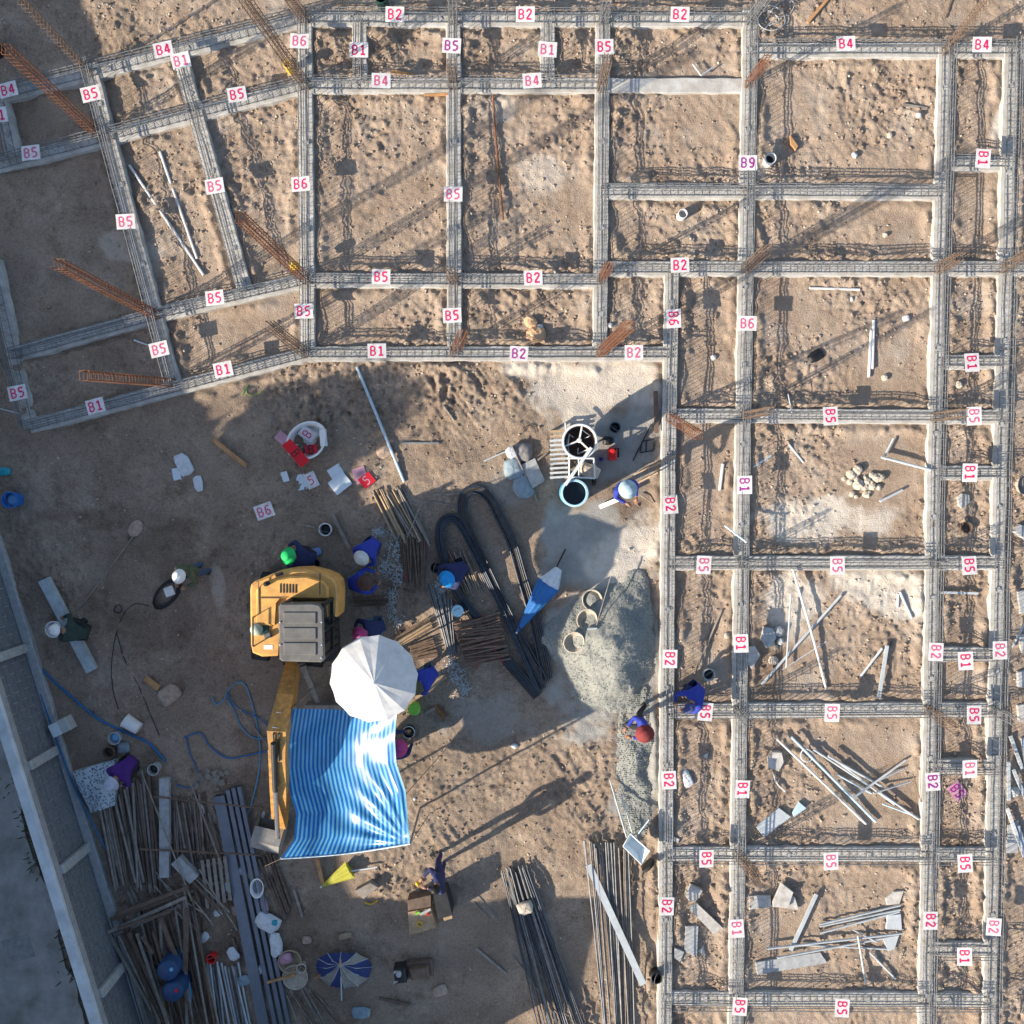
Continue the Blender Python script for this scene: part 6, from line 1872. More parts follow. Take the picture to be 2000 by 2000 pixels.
hose("blue hose crossing the loop towards the boom, upper one", [(445, 1351), (458, 1374), (484, 1391), (510, 1404), (528, 1421)], .015, M_HOSE, .03)
hose("blue hose crossing the loop towards the boom, middle one", [(445, 1365), (460, 1393), (471, 1417), (489, 1437), (506, 1443), (524, 1441)], .015, M_HOSEL, .0)
hose("blue hose crossing the yard to the boom, lowest one", [(360, 1440), (393, 1430), (408, 1452), (428, 1471), (450, 1480), (478, 1476), (502, 1471), (528, 1466)], .016, M_HOSE)
hose("short blue hose end above the concrete post by the wall", [(365, 1440), (372, 1470), (385, 1500), (392, 1520), (370, 1538), (345, 1532)], .012, M_HOSE)
pipe("pale pole leaning towards the boom across the blue hoses", [(471, 1384), (526, 1459)], .016, M_WOODG, z=.05, name="pole", cat="pole")
bx = on(129, 1414)
t = thing("carton", "open pale carton standing at the foot of the wall", "carton", bx)
mb = MB(); mb.box(bx + Vector((0, 0, .15)), (.40, .30, .32), .45, ch=.01); mb.build("box", mat("pale_carton", (.50, .51, .48), .8, var=.15), t, bx)
mb = MB(); mb.box(bx + Vector((-.09, -.05, .318)), (.20, .28, .01), .45); mb.build("flap", M_CARDB, t, bx)
def patterned():
    m = bpy.data.materials.new("patterned_sack"); m.use_nodes = True
    N, L = m.node_tree.nodes, m.node_tree.links
    b = N["Principled BSDF"]; b.inputs["Roughness"].default_value = .8
    g = N.new("ShaderNodeNewGeometry"); v = N.new("ShaderNodeTexVoronoi"); v.inputs["Scale"].default_value = 20
    L.new(g.outputs["Position"], v.inputs["Vector"])
    r = N.new("ShaderNodeValToRGB"); r.color_ramp.elements[0].position = .30; r.color_ramp.elements[0].color = (.07, .10, .16, 1); r.color_ramp.elements[1].position = .42; r.color_ramp.elements[1].color = (.46, .52, .55, 1)
    L.new(v.outputs["Distance"], r.inputs[0]); L.new(r.outputs[0], b.inputs["Base Color"])
    return m
so = on(192, 1528)
P, F = [], []
cor = [(150, 1503), (233, 1478), (231, 1568), (184, 1582)]
for j in range(15):
    for i in range(15):
        u, v = i / 14, j / 14
        x = lerp(lerp(cor[0][0], cor[1][0], u), lerp(cor[3][0], cor[2][0], u), v); y = lerp(lerp(cor[0][1], cor[1][1], u), lerp(cor[3][1], cor[2][1], u), v)
        p = G(x, y, 0); p.z = .20 + .10 * math.sin(PI * u) * math.sin(PI * v) + .035 * math.sin(7 * u + 5 * v) + .03 * (vnoise(u * 9, v * 9, 1, 1) - .5)
        P.append(p)
for j in range(14):
    for i in range(14): a = j * 15 + i; F.append((a, a + 15, a + 16, a + 1))
ring = [i for i in range(15)] + [15 * j + 14 for j in range(1, 15)] + [14 * 15 + i for i in range(13, -1, -1)] + [15 * j for j in range(13, 0, -1)]
o2 = len(P)
for r_i in ring: P.append(Vector((P[r_i].x, P[r_i].y, .03)))
for k in range(len(ring)): F.append((ring[k], ring[(k + 1) % len(ring)], o2 + (k + 1) % len(ring), o2 + k))
one(MB().add(P, F), "patterned_sheet", patterned(), "blue and white patterned sheet spread over the poles by the wall", "sheet", so, None, False)
bag("green and red net rags below the worker in purple", 252, 1511, .13, .12, .07, 0, mat("green_rag", (.05, .20, .12), .8, var=.6, scale=25), "rag_heap", "rags", 31)
bag("small orange rag beside the patterned sheet", 229, 1514, .05, .09, .04, -20, mat("orange_rag", (.45, .10, .04), .8), "rag", "rag", 32)
bundle("pile of long wooden poles beside the wall under the patterned sheet", (190, 1570), (296, 1500), (226, 1722), (318, 1732), 34, .028, M_WOODG, "pole_pile", "poles", jit=14, m2=M_WOODD, part="pole", layers=3)
board("long concrete beam lying upright in the plan beside the pole pile", (327, 1515), (327, 1707), .21, .14, M_CONCG, .05, "concrete_post", "concrete post")
board("short round-edged concrete stump right of the long beam", (350, 1672), (386, 1710), .25, .20, M_CONCG, .05, "concrete_post", "concrete post")
pipe("brown bar crossing over the long beam, upper one", [(308, 1549), (515, 1572)], .018, M_RUSTB, z=.22, name="steel_bar", cat="steel bar")
pipe("brown bar crossing over the long beam, lower one", [(282, 1650), (515, 1660)], .022, M_RUSTB, z=.28, name="steel_bar", cat="steel bar")
pipe("pale long pole right of the long concrete beam", [(374, 1498), (445, 1682)], .016, M_WOODG, z=.32, name="pole", cat="pole")
pipe("pale long pole passing under the concrete stump", [(285, 1498), (384, 1748)], .015, M_WOODG, z=.26, name="pole", cat="pole")
bag("white plastic bag left of the steel channels", 394, 1580, .07, .12, .05, 20, M_WSACK, "plastic_bag", "bag", 41)
pipe("short pale stick below the white plastic bag", [(404, 1595), (404, 1622)], .012, M_WOODG, name="stick", cat="stick")
# steel channels
chm = mat("primed_channel_steel", (.20, .22, .26), .6, .2, var=.2, scale=3)
chs = [(((430, 1552)), ((525, 2040)), .24), ((447, 1540), (548, 2040), .085), ((458, 1536), (562, 2040), .085), ((469, 1534), (575, 2040), .08)]
for i, (a, b, w) in enumerate(chs):
    A, B = on(*a, .06), on(*b, .06)
    A.z = B.z = .10
    mb = MB(); mb.sweep([A, B], [w, w], [.02, .02])
    s = Vector((-(B - A).y, (B - A).x, 0)).normalized()
    for sg in (-1, 1): mb.sweep([A + s * sg * (w / 2 - .006) - Vector((0, 0, .05)), B + s * sg * (w / 2 - .006) - Vector((0, 0, .05))], [.012, .012], [.11, .11])
    one(mb, "steel_channel", chm, ("widest grey steel channel at the lower left", "narrow grey steel channel next to the widest one", "narrow grey steel channel, second from the widest", "narrow grey steel channel, outermost right of the set")[i], "steel channel", A, "grey steel channels")
# pallet
pl = on(420, 1726)
t = thing("wooden_pallet", "slatted wooden pallet left of the steel channels", "pallet", pl)
for i in range(5):
    x = 398 + i * 11
    mb = MB(); mb.sweep([G(x - 3, 1680 - i * 2, .16), G(x + 8, 1774 - i * 4, .16)], [.07, .07], [.025, .025]); mb.build("slat", M_WOODG, t, pl)
for y in (1690, 1728, 1764):
    mb = MB(); mb.sweep([G(394 + (y - 1690) * .1, y, .10), G(446 + (y - 1690) * .1, y - 10, .10)], [.06, .06], [.09, .09]); mb.build("stringer", M_WOODD, t, pl)
# timber heap at the bottom left
for i, (a, b, w, z) in enumerate([((222, 1808), (372, 1740), .07, .25), ((226, 1786), (385, 1730), .08, .20), ((240, 1772), (378, 1720), .08, .30), ((232, 1818), (370, 1755), .07, .15), ((284, 1752), (330, 1742), .06, .1), ((245, 1798), (345, 1764), .06, .33),
                               ((219, 1812), (330, 2010), .06, .20), ((246, 1816), (338, 2010), .07, .16), ((262, 1808), (352, 2010), .09, .24), ((280, 1808), (342, 1990), .06, .30), ((310, 1805), (328, 1870), .06, .26), ((326, 1775), (356, 1850), .07, .34), ((366, 1745), (372, 2010), .06, .18), ((384, 1720), (398, 1778), .07, .12), ((376, 1760), (372, 1880), .10, .28), ((322, 1790), (324, 1850), .05, .22), ((390, 1800), (405, 2010), .05, .12), ((290, 1812), (312, 1845), .05, .3)]):
    lb = ("brown timber lying across the heap at the lower left, number %s from the top" % "one two three four five six".split()[(5, 2, 1, 4, 0, 3).index(i) if i in (0, 1, 2, 3, 4, 5) else 0]) if i < 6 else ("brown timber running down out of the lower left heap, number %s" % "one two three four five six seven eight nine ten eleven twelve".split()[i - 6])
    board(lb, a, b, w, .05, M_WOODD if i % 3 else M_WOODG, z, "timber", "timber", None, "timbers of the heap by the wall")
for (x, y, lb) in ((348, 1866, "blue plastic barrel standing at the lower left, upper one"), (356, 1908, "blue plastic barrel standing at the lower left, lower one")):
    p = on(x, y, -.02); t = thing("blue_barrel", lb, "barrel", p)
    mb = MB(); mb.lathe([(0, 0), (.22, 0), (.235, .05), (.235, .55), (.21, .64), (.20, .65), (0, .66)], 24, Matrix.Translation(p)); mb.build("shell", mat("dull_blue_barrel", (.025, .07, .17), .5, var=.2), t, p, True)
    mb = MB(); mb.lathe([(.04, .65), (.04, .68), (0, .685)], 10, Matrix.Translation(p + Vector((.10, .05, 0)))); mb.build("bung", M_REDCARD if y > 1880 else M_BLUEL, t, p)
bucket("red can in the dark area right of the blue barrels", 418, 1864, .10, .22, M_REDP, handle=True, name="can", cat="can")
bag("white rag right of the red can", 456, 1862, .12, .16, .04, 30, M_WSACK, "rag", "rag", 51)
bag("small white bag at the pallet's foot", 428, 1780, .10, .07, .05, 10, M_WSACK, "plastic_bag", "bag", 52)
bag("tan paper bag at the pallet's foot", 461, 1776, .09, .12, .05, 10, M_TSACK, "paper_bag", "bag", 53)
bag("pale green bottle bag right of the pallet", 446, 1724, .06, .15, .05, 5, M_SKYB, "plastic_bag", "bag", 54)
to_ = on(506, 1728)
t = thing("white_basin", "white plastic basin on the right of the steel channels", "basin", to_)
mb = MB(); mb.lathe([(0, .0), (.12, 0), (.165, .13), (.18, .135), (.18, .145), (.155, .14), (.11, .02), (0, .02)], 22, Matrix.Translation(to_), sx=.85, sy=1.25); mb.build("shell", M_WHITE, t, to_)
bag("large white sack on the right of the steel channels, upper one", 525, 1798, .27, .19, .12, -25, M_WSACK, "sack", "sack", 61)
bag("large white sack on the right of the steel channels, lower one", 541, 1842, .13, .27, .12, 5, M_WSACK, "sack", "sack", 62)
bag("pink and white cloth above the large white sack", 516, 1765, .08, .18, .05, 20, M_PINKCARD, "cloth", "cloth", 63)
bag("small teal cloth on the white sack", 540, 1795, .06, .06, .05, 0, M_TEAL, "cloth", "cloth", 64, .12)
bundle("brown and grey bars lying below the bucket of the excavator", (505, 1672), (540, 1668), (556, 1800), (572, 1760), 10, .024, M_WOODD, "bar_bundle", "bars", jit=6, m2=M_RUSTB, layers=2)

# ---- bottom centre
def wicker(label, x, y, r, h, m=M_CORRUG, z=0):
    p = on(x, y, z - .01); t = thing("wicker_basket", label, "basket", p)
    mb = MB(); mb.lathe([(0, 0), (r * .7, 0), (r * .95, h * .6), (r, h), (r * .93, h), (r * .86, h * .55), (r * .62, .03), (0, .03)], 24, Matrix.Translation(p)); mb.build("shell", m, t, p)
    mb = MB(); mb.tube([p + Vector((r * .98 * math.cos(a), r * .98 * math.sin(a), h)) for a in [2 * PI * k / 24 for k in range(25)]], .014, 6, cap=False); mb.build("rim", m, t, p)
wicker("round wicker basket with pink cloth at the bottom left centre", 569, 1873, .26, .16)
bag("pink cloth lying in the wicker basket", 560, 1868, .15, .12, .07, 20, M_PINKCARD, "cloth", "cloth", 71, .06)
wicker("pale wicker tray below the basket with pink cloth", 578, 1905, .28, .10, M_STONE)
wicker("small pale pot beside the wicker basket", 592, 1884, .10, .20, M_STONE)
board("orange plank across the wicker tray", (525, 1912), (580, 1897), .05, .04, M_WOODO, .14)
board("short orange stick beside the blue bulk bag", (615, 1908), (632, 1898), .05, .05, M_WOODO, .02)
# blue and white parasol lying on its rim
bo_ = on(672, 1886)
t = thing("lying_parasol", "dark blue and white parasol lying on its rim at the bottom centre", "umbrella", bo_)
apx = Vector((bo_.x + .03, bo_.y + .34, .62))
NGp = 12
M_PB = mat("navy_parasol_cloth", (.028, .055, .20), .65, var=.3, scale=5); M_PW = mat("dingy_white_parasol_cloth", (.34, .32, .30), .7, var=.25, scale=6)
rim_ = []
for i in range(NGp * 4):
    a = 2 * PI * i / (NGp * 4)
    sc = 1 - (.05 if i % 4 else 0)
    rim_.append(Vector((bo_.x + .64 * sc * math.cos(a), bo_.y - .02 + .50 * sc * math.sin(a), .02 + .30 * max(0, math.sin(a)) ** 1.5 + .02 * math.sin(5 * a))))
for g in range(NGp):
    mb = MB(); P, F = [], []
    for k in range(7):
        f = k / 6
        for q in range(5):
            e = rim_[(g * 4 + q) % len(rim_)]
            p = apx.lerp(e, f); dip = (.045 * math.sin(PI * f) * (1 if q in (1, 2, 3) else 0)) - .10 * math.sin(PI * f)
            P.append(p - Vector((0, 0, dip)) + Vector((0, 0, .012 * math.sin(3 * q + g * 2 + 5 * f))))
    for k in range(6):
        for q in range(4): F.append((k * 5 + q, (k + 1) * 5 + q, (k + 1) * 5 + q + 1, k * 5 + q + 1))
    mb.add(P, F); mb.build("gore", M_PW if g in (1, 7, 9, 10) else M_PB, t, bo_, True)
    mb = MB(); e = rim_[g * 4]; mb.tube([apx, apx.lerp(e, .5) + Vector((0, 0, .105)), e], .008, 5); mb.build("rib", M_PVCG, t, bo_)
mb = MB(); mb.tube([apx, apx + Vector((.01, .16, .05))], .025, 7, radii=[.03, .015]); mb.build("finial", M_WOOD, t, bo_)
mb = MB(); mb.tube([apx - Vector((0, .05, .05)), Vector((bo_.x - .05, bo_.y - .75, .05))], .018, 6); mb.build("pole", M_PVCG, t, bo_)
bag("straw bundle above the lying parasol", 674, 1829, .15, .07, .05, 10, M_CORRUG, "straw_bundle", "straw", 72)
# denser storage corner
bundle("tangle of dark timbers spread over the lower left heap", (225, 1790), (400, 1740), (300, 1990), (440, 2000), 22, .026, M_WOODD, "timber_tangle", "timber", jit=34, m2=M_WOODG, part="timber", layers=3, z=.10)
bundle("loose dark sticks between the pole pile and the channels", (330, 1560), (425, 1600), (350, 1700), (470, 1720), 18, .018, M_WOODD, "stick_tangle", "sticks", jit=26, m2=M_WOODG, part="stick", layers=2)
bundle("thin sticks thrown across the pallet and timber heap", (300, 1720), (400, 1690), (380, 1800), (470, 1790), 12, .016, M_WOODG, "stick_tangle", "sticks", jit=24, m2=M_RUSTB, part="stick", layers=2, z=.15)
bundle("dark poles along the foot of the wall at the lower left", (212, 1640), (236, 1700), (262, 1770), (286, 1800), 12, .022, M_WOODD, "pole_pile", "poles", jit=10, m2=M_WOODG, part="pole", layers=2)
R2 = random.Random(77)
bundle("second pile of dark poles right of the long concrete beam", (344, 1560), (400, 1548), (352, 1660), (412, 1668), 14, .022, M_WOODD, "pole_pile", "poles", jit=10, m2=M_WOODG, part="pole", layers=2)
bundle("old boards heaped between the barrels and the wall", (246, 1830), (300, 1900), (300, 1850), (352, 1960), 12, .026, M_WOODG, "board_heap", "boards", jit=14, m2=M_WOODD, part="board", layers=2)
bundle("grey pipes lying left of the steel channels at the bottom", (408, 1880), (470, 1880), (430, 2020), (500, 2020), 12, .024, M_PVCG, "pipe_bundle", "pipes", jit=10, m2=M_STEEL, part="pipe", layers=2)
bundle("thin grey rods below the wicker tray", (560, 1940), (620, 1930), (590, 2010), (690, 2000), 12, .014, M_WOODG, "rod_bundle", "rods", jit=10, m2=M_RUSTB, part="rod", layers=2)
hose("blue pipe rising from the barrels to the bottom", [(374, 1905), (378, 1940), (368, 1985), (362, 2015)], .03, M_HOSEL, .15)
for k, (x, y, rx, ry, a, mm, lb) in enumerate([(470, 1700, .12, .09, 20, M_GSACK, "grey rag left of the white basin"), (398, 1830, .13, .10, 40, M_WSACK, "white rag above the red can"), (480, 1912, .16, .12, 10, M_GSACK, "grey sack on the steel channels"), (330, 1640, .09, .14, 5, M_TSACK, "tan sack on the long concrete beam"), (600, 1835, .10, .08, 0, M_TSACK, "tan rag above the wicker basket"), (505, 1895, .12, .10, 30, M_WSACK, "white rag below the large white sacks"), (705, 1975, .2, .14, 0, M_GSACK, "grey sack at the bottom edge below the parasol"), (860, 1935, .16, .12, 20, M_TSACK, "tan sack at the bottom edge right of the compactor")]):
    bag(lb, x, y, rx, ry, .05, a, mm, "sack" if "sack" in lb else "rag", "sack" if "sack" in lb else "rag", 100 + k)
for k, (a, b, w, lb) in enumerate([((455, 1830), (470, 1880), .06, "short brown board left of the large white sacks"), ((575, 1735), (592, 1790), .05, "brown board beside the white basin in shade"), ((700, 1640), (725, 1648), .05, "short board under the tarpaulin's hem"), ((930, 1850), (990, 1900), .05, "grey board in the shade left of the dark bundle"), ((740, 1950), (800, 1962), .06, "grey board at the bottom edge"), ((1095, 1905), (1125, 1990), .05, "brown board between the two bar bundles")]):
    board(lb, a, b, w, .03, M_WOODG if k % 2 else M_WOODD, .01)
# tool box table and dark box
wo = on(826, 1796)
t = thing("tool_board", "wooden work board with tools below the navy worker", "tool board", wo)
def prism_at(poly, z0, z1, m, nm):
    q = [G(x, y, z1) for x, y in poly]
    mb = MB(); mb.prism([(p.x, p.y) for p in q], z0, z1, ch=.01); return mb.build(nm, m, t, wo)
prism_at([(797, 1781), (842, 1773), (851, 1813), (799, 1827)], .02, .22, M_WOOD, "board")
prism_at([(796, 1758), (842, 1748), (842, 1771), (797, 1779)], .02, .34, M_WOODD, "back_box")
prism_at([(846, 1748), (872, 1742), (884, 1788), (856, 1796)], .0, .55, M_DARK, "dark_box")
prism_at([(864, 1789), (882, 1783), (884, 1794), (868, 1799)], .0, .45, M_WOOD, "pale_edge")
mb = MB(); p = G(820, 1805, .25); mb.tube([p + Vector((.06 * math.cos(a), .055 * math.sin(a), 0)) for a in [2 * PI * k / 14 for k in range(13)]], .016, 6); mb.build("yellow_tape", M_YELL, t, wo)
mb = MB(); p = G(816, 1783, .25); mb.box(p, (.10, .05, .04), .4); mb.build("green_tool", M_LIME, t, wo)
mb = MB(); mb.sweep([G(820, 1786, .24), G(841, 1775, .24)], [.05, .05], [.03, .03]); mb.build("level", M_GREYPL, t, wo)
mb = MB(); p = G(836, 1786, .25); mb.box(p, (.05, .05, .04), .2); mb.build("red_tool", M_REDP, t, wo)
stone("yellow ball beside the navy worker", 817, 1724, .07, M_YELL, 1.0)
slab("pale timber block on the sunlit soil right of the yellow umbrella", [(697, 1733), (726, 1718), (742, 1727), (712, 1750)], .16, 0, M_WOODG, "timber_block", "wood")
pipe("white and yellow clamp below the timber block", [(712, 1762), (724, 1766), (738, 1759)], .016, M_YELL, z=.02, name="clamp", cat="clamp")
board("brown plank sticking out under the tarpaulin's lower hem", (620, 1672), (633, 1724), .08, .05, M_WOODO, .03)
board("thin stick on the bottom shade", (585, 1790), (612, 1762), .02, .02, M_WOODG, .0, "stick", "stick")
# plate compactor
po_ = on(800, 1888)
t = thing("plate_compactor", "dark plate compactor machine in the shade at the bottom", "machine", po_)
mb = MB(); mb.box(po_ + Vector((.22, .02, .12)), (.62, .36, .16), .12, ch=.03); mb.build("base_plate", M_WOODD, t, po_)
mb = MB(); mb.box(po_ + Vector((.25, .02, .30)), (.40, .24, .18), .12, ch=.03); mb.build("cover", M_RUSTB, t, po_)
mb = MB(); mb.box(po_ + Vector((-.16, .02, .30)), (.26, .32, .36), .12, ch=.04); mb.build("engine", M_DARK, t, po_)
for sx in (-.1, .12):
    mb = MB(); mb.tube([po_ + Vector((-.2, sx, .4)), po_ + Vector((-.26, sx + .1, .7)), po_ + Vector((-.22, sx + .22, .85))], .016, 6); mb.build("handle", M_GREYPL, t, po_)
mb = MB(); mb.lathe([(.06, 0), (.06, .06), (0, .07)], 12, Matrix.Translation(po_ + Vector((-.18, .1, .48)))); mb.build("fuel_cap", M_GREYPL, t, po_)
# bar bundles, bottom centre right
bundle("dark bundle of steel bars fanning to the bottom edge, left one", (980, 1700), (1034, 1690), (1056, 2030), (1160, 2030), 26, .015, M_BLACKBAR, "bar_bundle", "steel bars", z=.07, jit=8, m2=M_STEEL, layers=3)
bag("tan and white bag lying on the left bundle of bars", 1026, 1766, .17, .14, .08, 20, M_STONE, "bag", "bag", 81, .14)
bundle("bundle of grey steel bars left of the inner upright", (1140, 1640), (1228, 1650), (1180, 2030), (1236, 2030), 24, .017, M_STEEL, "bar_bundle", "steel bars", z=.05, jit=8, m2=M_WOODG, layers=3)
board("long pale flat bar laid over the grey steel bars", (1148, 1682), (1254, 1914), .15, .03, M_PVCG, .17, "flat_bar", "flat bar")
board("pale timber right of the grey steel bars", (1282, 1768), (1290, 1868), .06, .05, M_WOOD, .02)
for (a, b, lb) in (((1000, 1860), (1120, 2020), "thin bar left of the dark bundle at the bottom, upper one"), ((985, 1720), (1080, 1930), "thin bar lying beside the dark bundle"), ((925, 1760), (958, 1792), "short thin bar on the shade's edge, upper one"), ((934, 1748), (972, 1790), "short thin bar on the shade's edge, lower one")):
    pipe(lb, [a, b], .010, M_STEEL, name="steel_bar", cat="steel bar")
# wheelbarrow
wo2 = on(1240, 1650)
t = thing("wheelbarrow", "white wheelbarrow with long handles left of the inner upright", "wheelbarrow", wo2)
tr_ = [G(1217, 1653, .48), G(1231, 1628, .48), G(1269, 1662, .48), G(1253, 1688, .48)]
cen = sum(tr_, Vector()) / 4
bt_ = [Vector((cen.x + (p.x - cen.x) * .55, cen.y + (p.y - cen.y) * .55, .26)) for p in tr_]
mb = MB(); mb.add(tr_ + bt_ + [p + (cen - p) * .05 for p in tr_] + [p + Vector((0, 0, .015)) for p in bt_], [(0, 1, 5, 4), (1, 2, 6, 5), (2, 3, 7, 6), (3, 0, 4, 7), (7, 6, 5, 4), (9, 8, 12, 13), (10, 9, 13, 14), (11, 10, 14, 15), (8, 11, 15, 12), (12, 15, 14, 13)]); mb.build("tray", M_CARDB, t, wo2)
mb = MB(); mb.tube(tr_ + [tr_[0]], .014, 6); mb.build("rim", M_WHITE, t, wo2)
for a, b in (((1191, 1523), (1224, 1636)), ((1212, 1548), (1238, 1636))):
    mb = MB(); mb.tube([G(*a, .10), G(*b, .42)], .018, 6); mb.build("handle", M_PVCG, t, wo2)
mb = MB(); mb.tube([G(1268, 1601, .5), G(1247, 1628, .46)], .016, 6); mb.build("brace", M_PVCB, t, wo2)
mb = MB(); p = G(1266, 1690, .17); mb.lathe([(.10, -.04), (.17, -.035), (.18, 0), (.17, .035), (.10, .04)], 18, Matrix.Translation(p) @ Matrix.Rotation(.8, 4, 'Z') @ Matrix.Rotation(PI / 2, 4, 'X')); mb.build("wheel", M_RUBBER, t, wo2)
for q in (bt_[0], bt_[1]):
    mb = MB(); mb.tube([q, Vector((q.x, q.y, -.02))], .014, 5); mb.build("leg", M_STEEL, t, wo2)

# ---- loose poles and broken slabs in the right bays
pipe("long white pole propped from the beam, crossing the grey pole", [(1543, 1110), (1580, 1230), (1613, 1345)], .026, M_PVC, z=.20, z2=.02, name="pole", cat="pole")
pipe("long grey pole crossing under the white pole", [(1641, 1162), (1486, 1336)], .030, M_PVCG, z=.04, name="pole", cat="pole")
pipe("thin grey upright rod left of the crossing poles", [(1541, 1160), (1532, 1302)], .018, M_PVCG, z=.12, name="rod", cat="rod")
pipe("thin pale rod lying across below the crossing poles", [(1527, 1308), (1614, 1252)], .012, M_PVCG, name="rod", cat="rod")
pipe("short pale pole near the B5 row, left of a pair", [(1753, 1160), (1752, 1187)], .026, M_PVC)
pipe("grey pole near the B5 row, right of a pair", [(1756, 1155), (1779, 1207)], .03, M_PVCG)
pipe("grey pole of the lower pair in that bay, left one", [(1720, 1265), (1680, 1320)], .028, M_PVCG, z=.03)
board("pale plank of the lower pair in that bay, right one", (1729, 1259), (1713, 1361), .075, .03, M_PVCG, .03)
pipe("rusty bent rod above the lower pair", [(1702, 1249), (1738, 1249), (1739, 1262)], .012, M_RUSTB, name="rod", cat="rod")
board("grey pipe lying between the rungs at the right", (1832, 1156), (1906, 1158), .05, .05, M_PVCG, .02)
slab("grey concrete chunk beside the sideways B1 sign, upper one", [(1484, 1247), (1490, 1223), (1508, 1227), (1513, 1245), (1496, 1265)], .14, 0, M_CONCG)
slab("pale flat concrete piece beside the sideways B1 sign, lower one", [(1458, 1262), (1472, 1260), (1483, 1278), (1467, 1305), (1459, 1297)], .07, 0, M_PVC)
for (x, y, r, lb) in ((1505, 1255, .10, "pale stone among the concrete chunks, largest"), (1514, 1264, .07, "pale stone among the concrete chunks, right one"), (1520, 1232, .13, "dark grey lump behind the concrete chunks"), (1523, 1252, .09, "grey lump below the dark grey one"), (1510, 1290, .11, "tan stone below the concrete chunks")):
    stone(lb, x, y, r, M_CONCG if 'grey' in lb else M_STONE)
pipe("pale stick pointing from the pole to the squatting worker", [(1410, 1192), (1354, 1314)], .024, M_WOODG, z=.02, z2=.10, name="stick", cat="stick")
pipe("thin stick beside the pale stick near the squatting worker", [(1392, 1212), (1378, 1250)], .014, M_WOODG, name="stick", cat="stick")
PP = [((1514, 1440), (1690, 1608), .028, M_PVC, .08, "longest white pipe of the tangle, lower left one"), ((1542, 1436), (1708, 1603), .030, M_PVCB, .14, "long pale blue pipe through the wire ring"), ((1586, 1461), (1708, 1541), .024, M_PVCG, .10, "grey pipe of the tangle starting at the shadow's fork"),
      ((1612, 1472), (1722, 1535), .026, M_PVCG, .16, "topmost pipe of the tangle"), ((1633, 1511), (1700, 1548), .020, M_PVCB, .05, "short pale pipe low in the tangle"), ((1640, 1490), (1745, 1570), .022, M_PVCG, .07, "grey pipe in the middle of the tangle"),
      ((1659, 1551), (1766, 1483), .024, M_PVC, .22, "white pipe laid across the tangle"), ((1700, 1544), (1776, 1525), .018, M_PVCG, .16, "thin pipe at the right end of the tangle"), ((1708, 1522), (1763, 1500), .020, M_PVCG, .12, "short pipe under the crossing white one"),
      ((1715, 1545), (1792, 1598), .026, M_PVCG, .10, "pipe ending at the upright right of the tangle"), ((1721, 1568), (1790, 1594), .018, M_PVCB, .04, "lowest thin pipe at the right of the tangle")]
for (a, b, r, m, z, lb) in PP: pipe(lb, [a, b], r, m, z=z, z2=z * .3)
hose("white wire ring in the tangle of pale pipes", [(1572, 1459), (1583, 1467), (1582, 1481), (1570, 1484), (1561, 1476), (1563, 1464), (1572, 1459)], .012, M_PVC, .12, "wire_ring", "ring")
pipe("thin dark rod at the upright right of the tangle", [(1779, 1508), (1795, 1564)], .010, M_WOODD, z=.1, name="rod", cat="rod")
slab("long bent grey sheet piece below the tangle, larger one", [(1475, 1613), (1520, 1576), (1543, 1593), (1490, 1633)], .06, .03, M_PVCG, "sheet_piece", "sheet")
slab("small grey sheet piece below the tangle", [(1546, 1586), (1559, 1564), (1573, 1576), (1549, 1593)], .05, .05, M_PVCB, "sheet_piece", "sheet")
slab("white block left of the tangle of pipes", [(1498, 1478), (1506, 1465), (1524, 1466), (1528, 1485), (1519, 1503), (1499, 1496)], .13, 0, M_PVC)
pipe("short white strip below the white block", [(1508, 1506), (1516, 1528), (1532, 1544)], .016, M_PVC, z=.03)
bag("white crumpled sack in the strip left of the tangle", 1341, 1520, .11, .20, .05, 25, M_WSACK, "sack", "sack", 91)
slab("small white triangular piece near the double B5 sign", [(1372, 1475), (1383, 1469), (1381, 1482)], .04, 0, M_PVC)
slab("small pale piece beside the B5 sign right of the wheelbarrow", [(1314, 1632), (1326, 1636), (1324, 1645), (1314, 1640)], .05, 0, M_PVC)
slab("long white slab beside the tall upright at the bottom", [(1343, 1769), (1357, 1757), (1410, 1808), (1393, 1821)], .06, .05, M_PVC)
slab("white and blue pointed block above the long white slab", [(1336, 1745), (1348, 1724), (1370, 1735), (1361, 1751), (1346, 1757)], .16, 0, M_PVC)
slab("grey-blue slab under the long white slab", [(1338, 1806), (1363, 1805), (1362, 1831), (1360, 1866), (1336, 1855)], .05, 0, M_CONCG)
slab("grey-blue fragment at the bottom left of the slabs", [(1316, 1847), (1335, 1855), (1327, 1875), (1315, 1866)], .06, 0, M_CONCG)
slab("small grey-blue fragment at the bottom right of the slabs", [(1363, 1856), (1374, 1846), (1375, 1864)], .05, 0, M_CONCG)
slab("white rectangular slab right of the tall upright, left of three", [(1460, 1746), (1503, 1746), (1505, 1769), (1461, 1773)], .05, 0, M_PVC)
slab("tilted white slab on top of the three", [(1523, 1719), (1546, 1737), (1536, 1766), (1507, 1766), (1506, 1757)], .05, .10, M_PVC)
slab("white slab lowest of the three", [(1550, 1747), (1558, 1773), (1505, 1767), (1512, 1757)], .05, .02, M_PVC)
board("pale plank slanting beside the three white slabs", (1592, 1743), (1542, 1852), .075, .04, M_PVCG, .06)
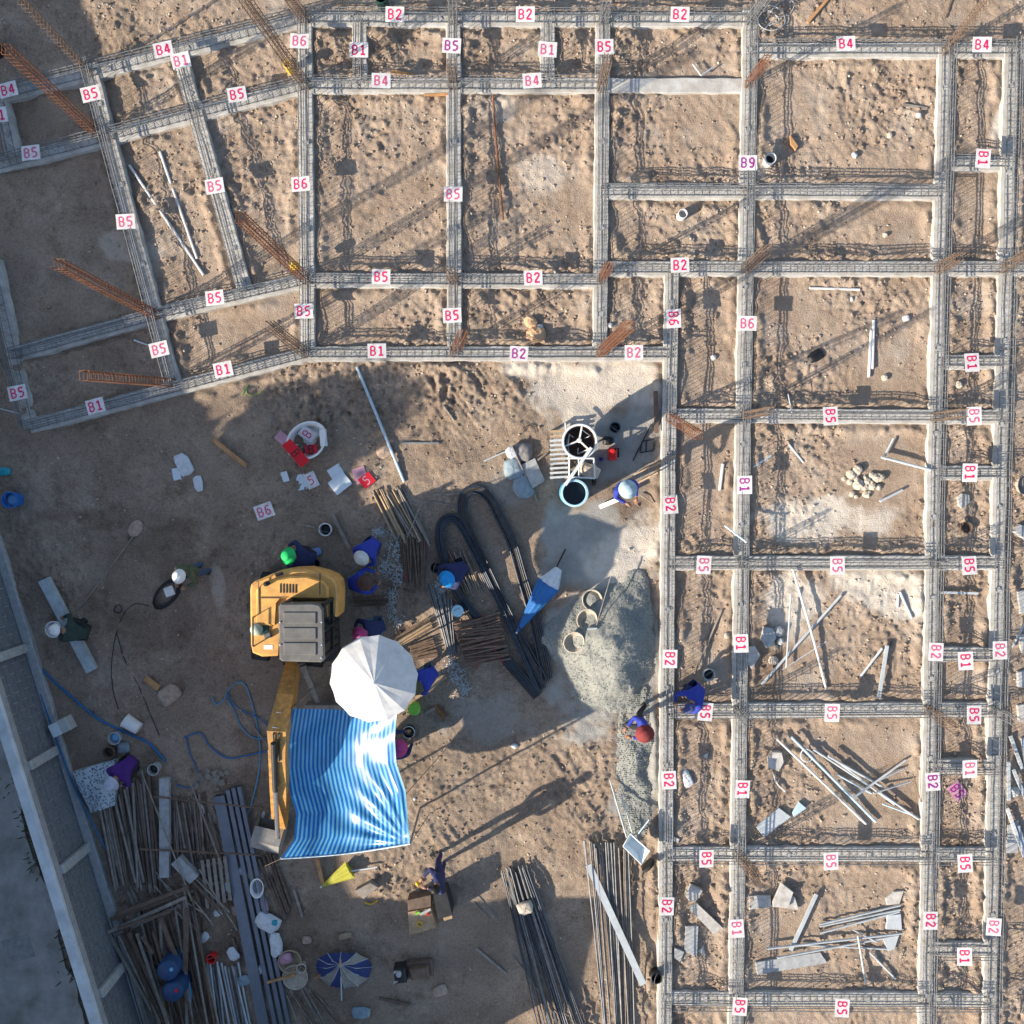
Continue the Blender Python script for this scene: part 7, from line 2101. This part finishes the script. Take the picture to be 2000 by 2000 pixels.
QQ = [((1599, 1802), (1756, 1766), .024, .06, "upper pipe of the low heap"), ((1600, 1808), (1756, 1774), .022, .03, "second pipe of the low heap"), ((1600, 1820), (1755, 1778), .022, .05, "third pipe of the low heap"), ((1494, 1847), (1757, 1819), .024, .12, "longest pipe of the low heap, upper one"), ((1515, 1866), (1752, 1824), .024, .08, "longest pipe of the low heap, lower one"),
      ((1561, 1843), (1731, 1851), .020, .04, "level thin pipe in the low heap"), ((1670, 1820), (1688, 1918), .022, .15, "steep pipe crossing the low heap"), ((1695, 1855), (1748, 1910), .024, .05, "short pipe pair end at the low heap's foot"), ((1662, 1811), (1710, 1836), .016, .10, "short thin pipe within the low heap")]
for (a, b, r, z, lb) in QQ: pipe("grey " + lb, [a, b], r, M_PVCG, z=z, z2=z * .5)
slab("long grey broken slab at the foot of the low heap", [(1474, 1877), (1601, 1858), (1615, 1879), (1478, 1901)], .06, .0, M_CONCG)
slab("white slab fragment at the right end of the low heap, topmost", [(1728, 1753), (1743, 1739), (1763, 1737), (1755, 1763), (1731, 1766)], .05, .0, M_PVC)
slab("grey square slab at the right end of the low heap, middle one", [(1731, 1785), (1757, 1782), (1759, 1813), (1728, 1812)], .05, .0, M_PVCG)
slab("grey pointed slab at the right end of the low heap, lowest", [(1720, 1827), (1755, 1820), (1745, 1850), (1733, 1855)], .05, .0, M_PVCG)
# right edge
slab("grey concrete block cut by the right edge, upper one", [(1974, 1038), (1984, 1024), (2012, 1034), (2004, 1058)], .16, 0, M_CONCG)
slab("grey flat slab cut by the right edge, second one", [(1984, 1155), (2012, 1148), (2012, 1205), (1990, 1198)], .06, 0, M_CONCG)
slab("pale slab cut by the right edge below the leaning plank", [(1985, 1240), (2010, 1236), (2012, 1272), (1992, 1275)], .07, 0, M_PVC)
slab("grey square slab cut by the right edge, fourth one", [(1983, 1310), (2012, 1306), (2012, 1342), (1984, 1340)], .08, 0, M_CONCG)
slab("pale slab cut by the right edge beside the B5 row", [(1984, 1376), (2012, 1372), (2012, 1410), (1988, 1408)], .06, 0, M_PVC)
pipe("grey pole leaning at the right edge by the B2 sign", [(1972, 1264), (2006, 1196)], .022, M_PVCG, z=.05)
RR = [((1971, 1436), (1994, 1500), "upper"), ((1993, 1440), (2004, 1520), "outermost"), ((1964, 1485), (1965, 1560), "upright"), ((1974, 1500), (2004, 1570), "middle"), ((1962, 1575), (1996, 1670), "long"), ((1985, 1610), (2006, 1690), "lower")]
for (a, b, w) in RR: board(f"{w} grey plank in the pile at the right edge", a, b, .07, .04, M_PVCG if w != "long" else M_PVC, .05)
slab("tan stone slab under the planks at the right edge", [(1966, 1610), (1986, 1600), (1984, 1662), (1962, 1664)], .06, 0, M_CONCG)
stone("grey stone among the planks at the right edge", 1978, 1545, .14, M_CONCG)
bucket("round pale basin cut by the right edge beside a rung", 1999, 947, .24, .18, M_STONE, handle=False, name="basin", cat="basin", fill=M_WOODG)
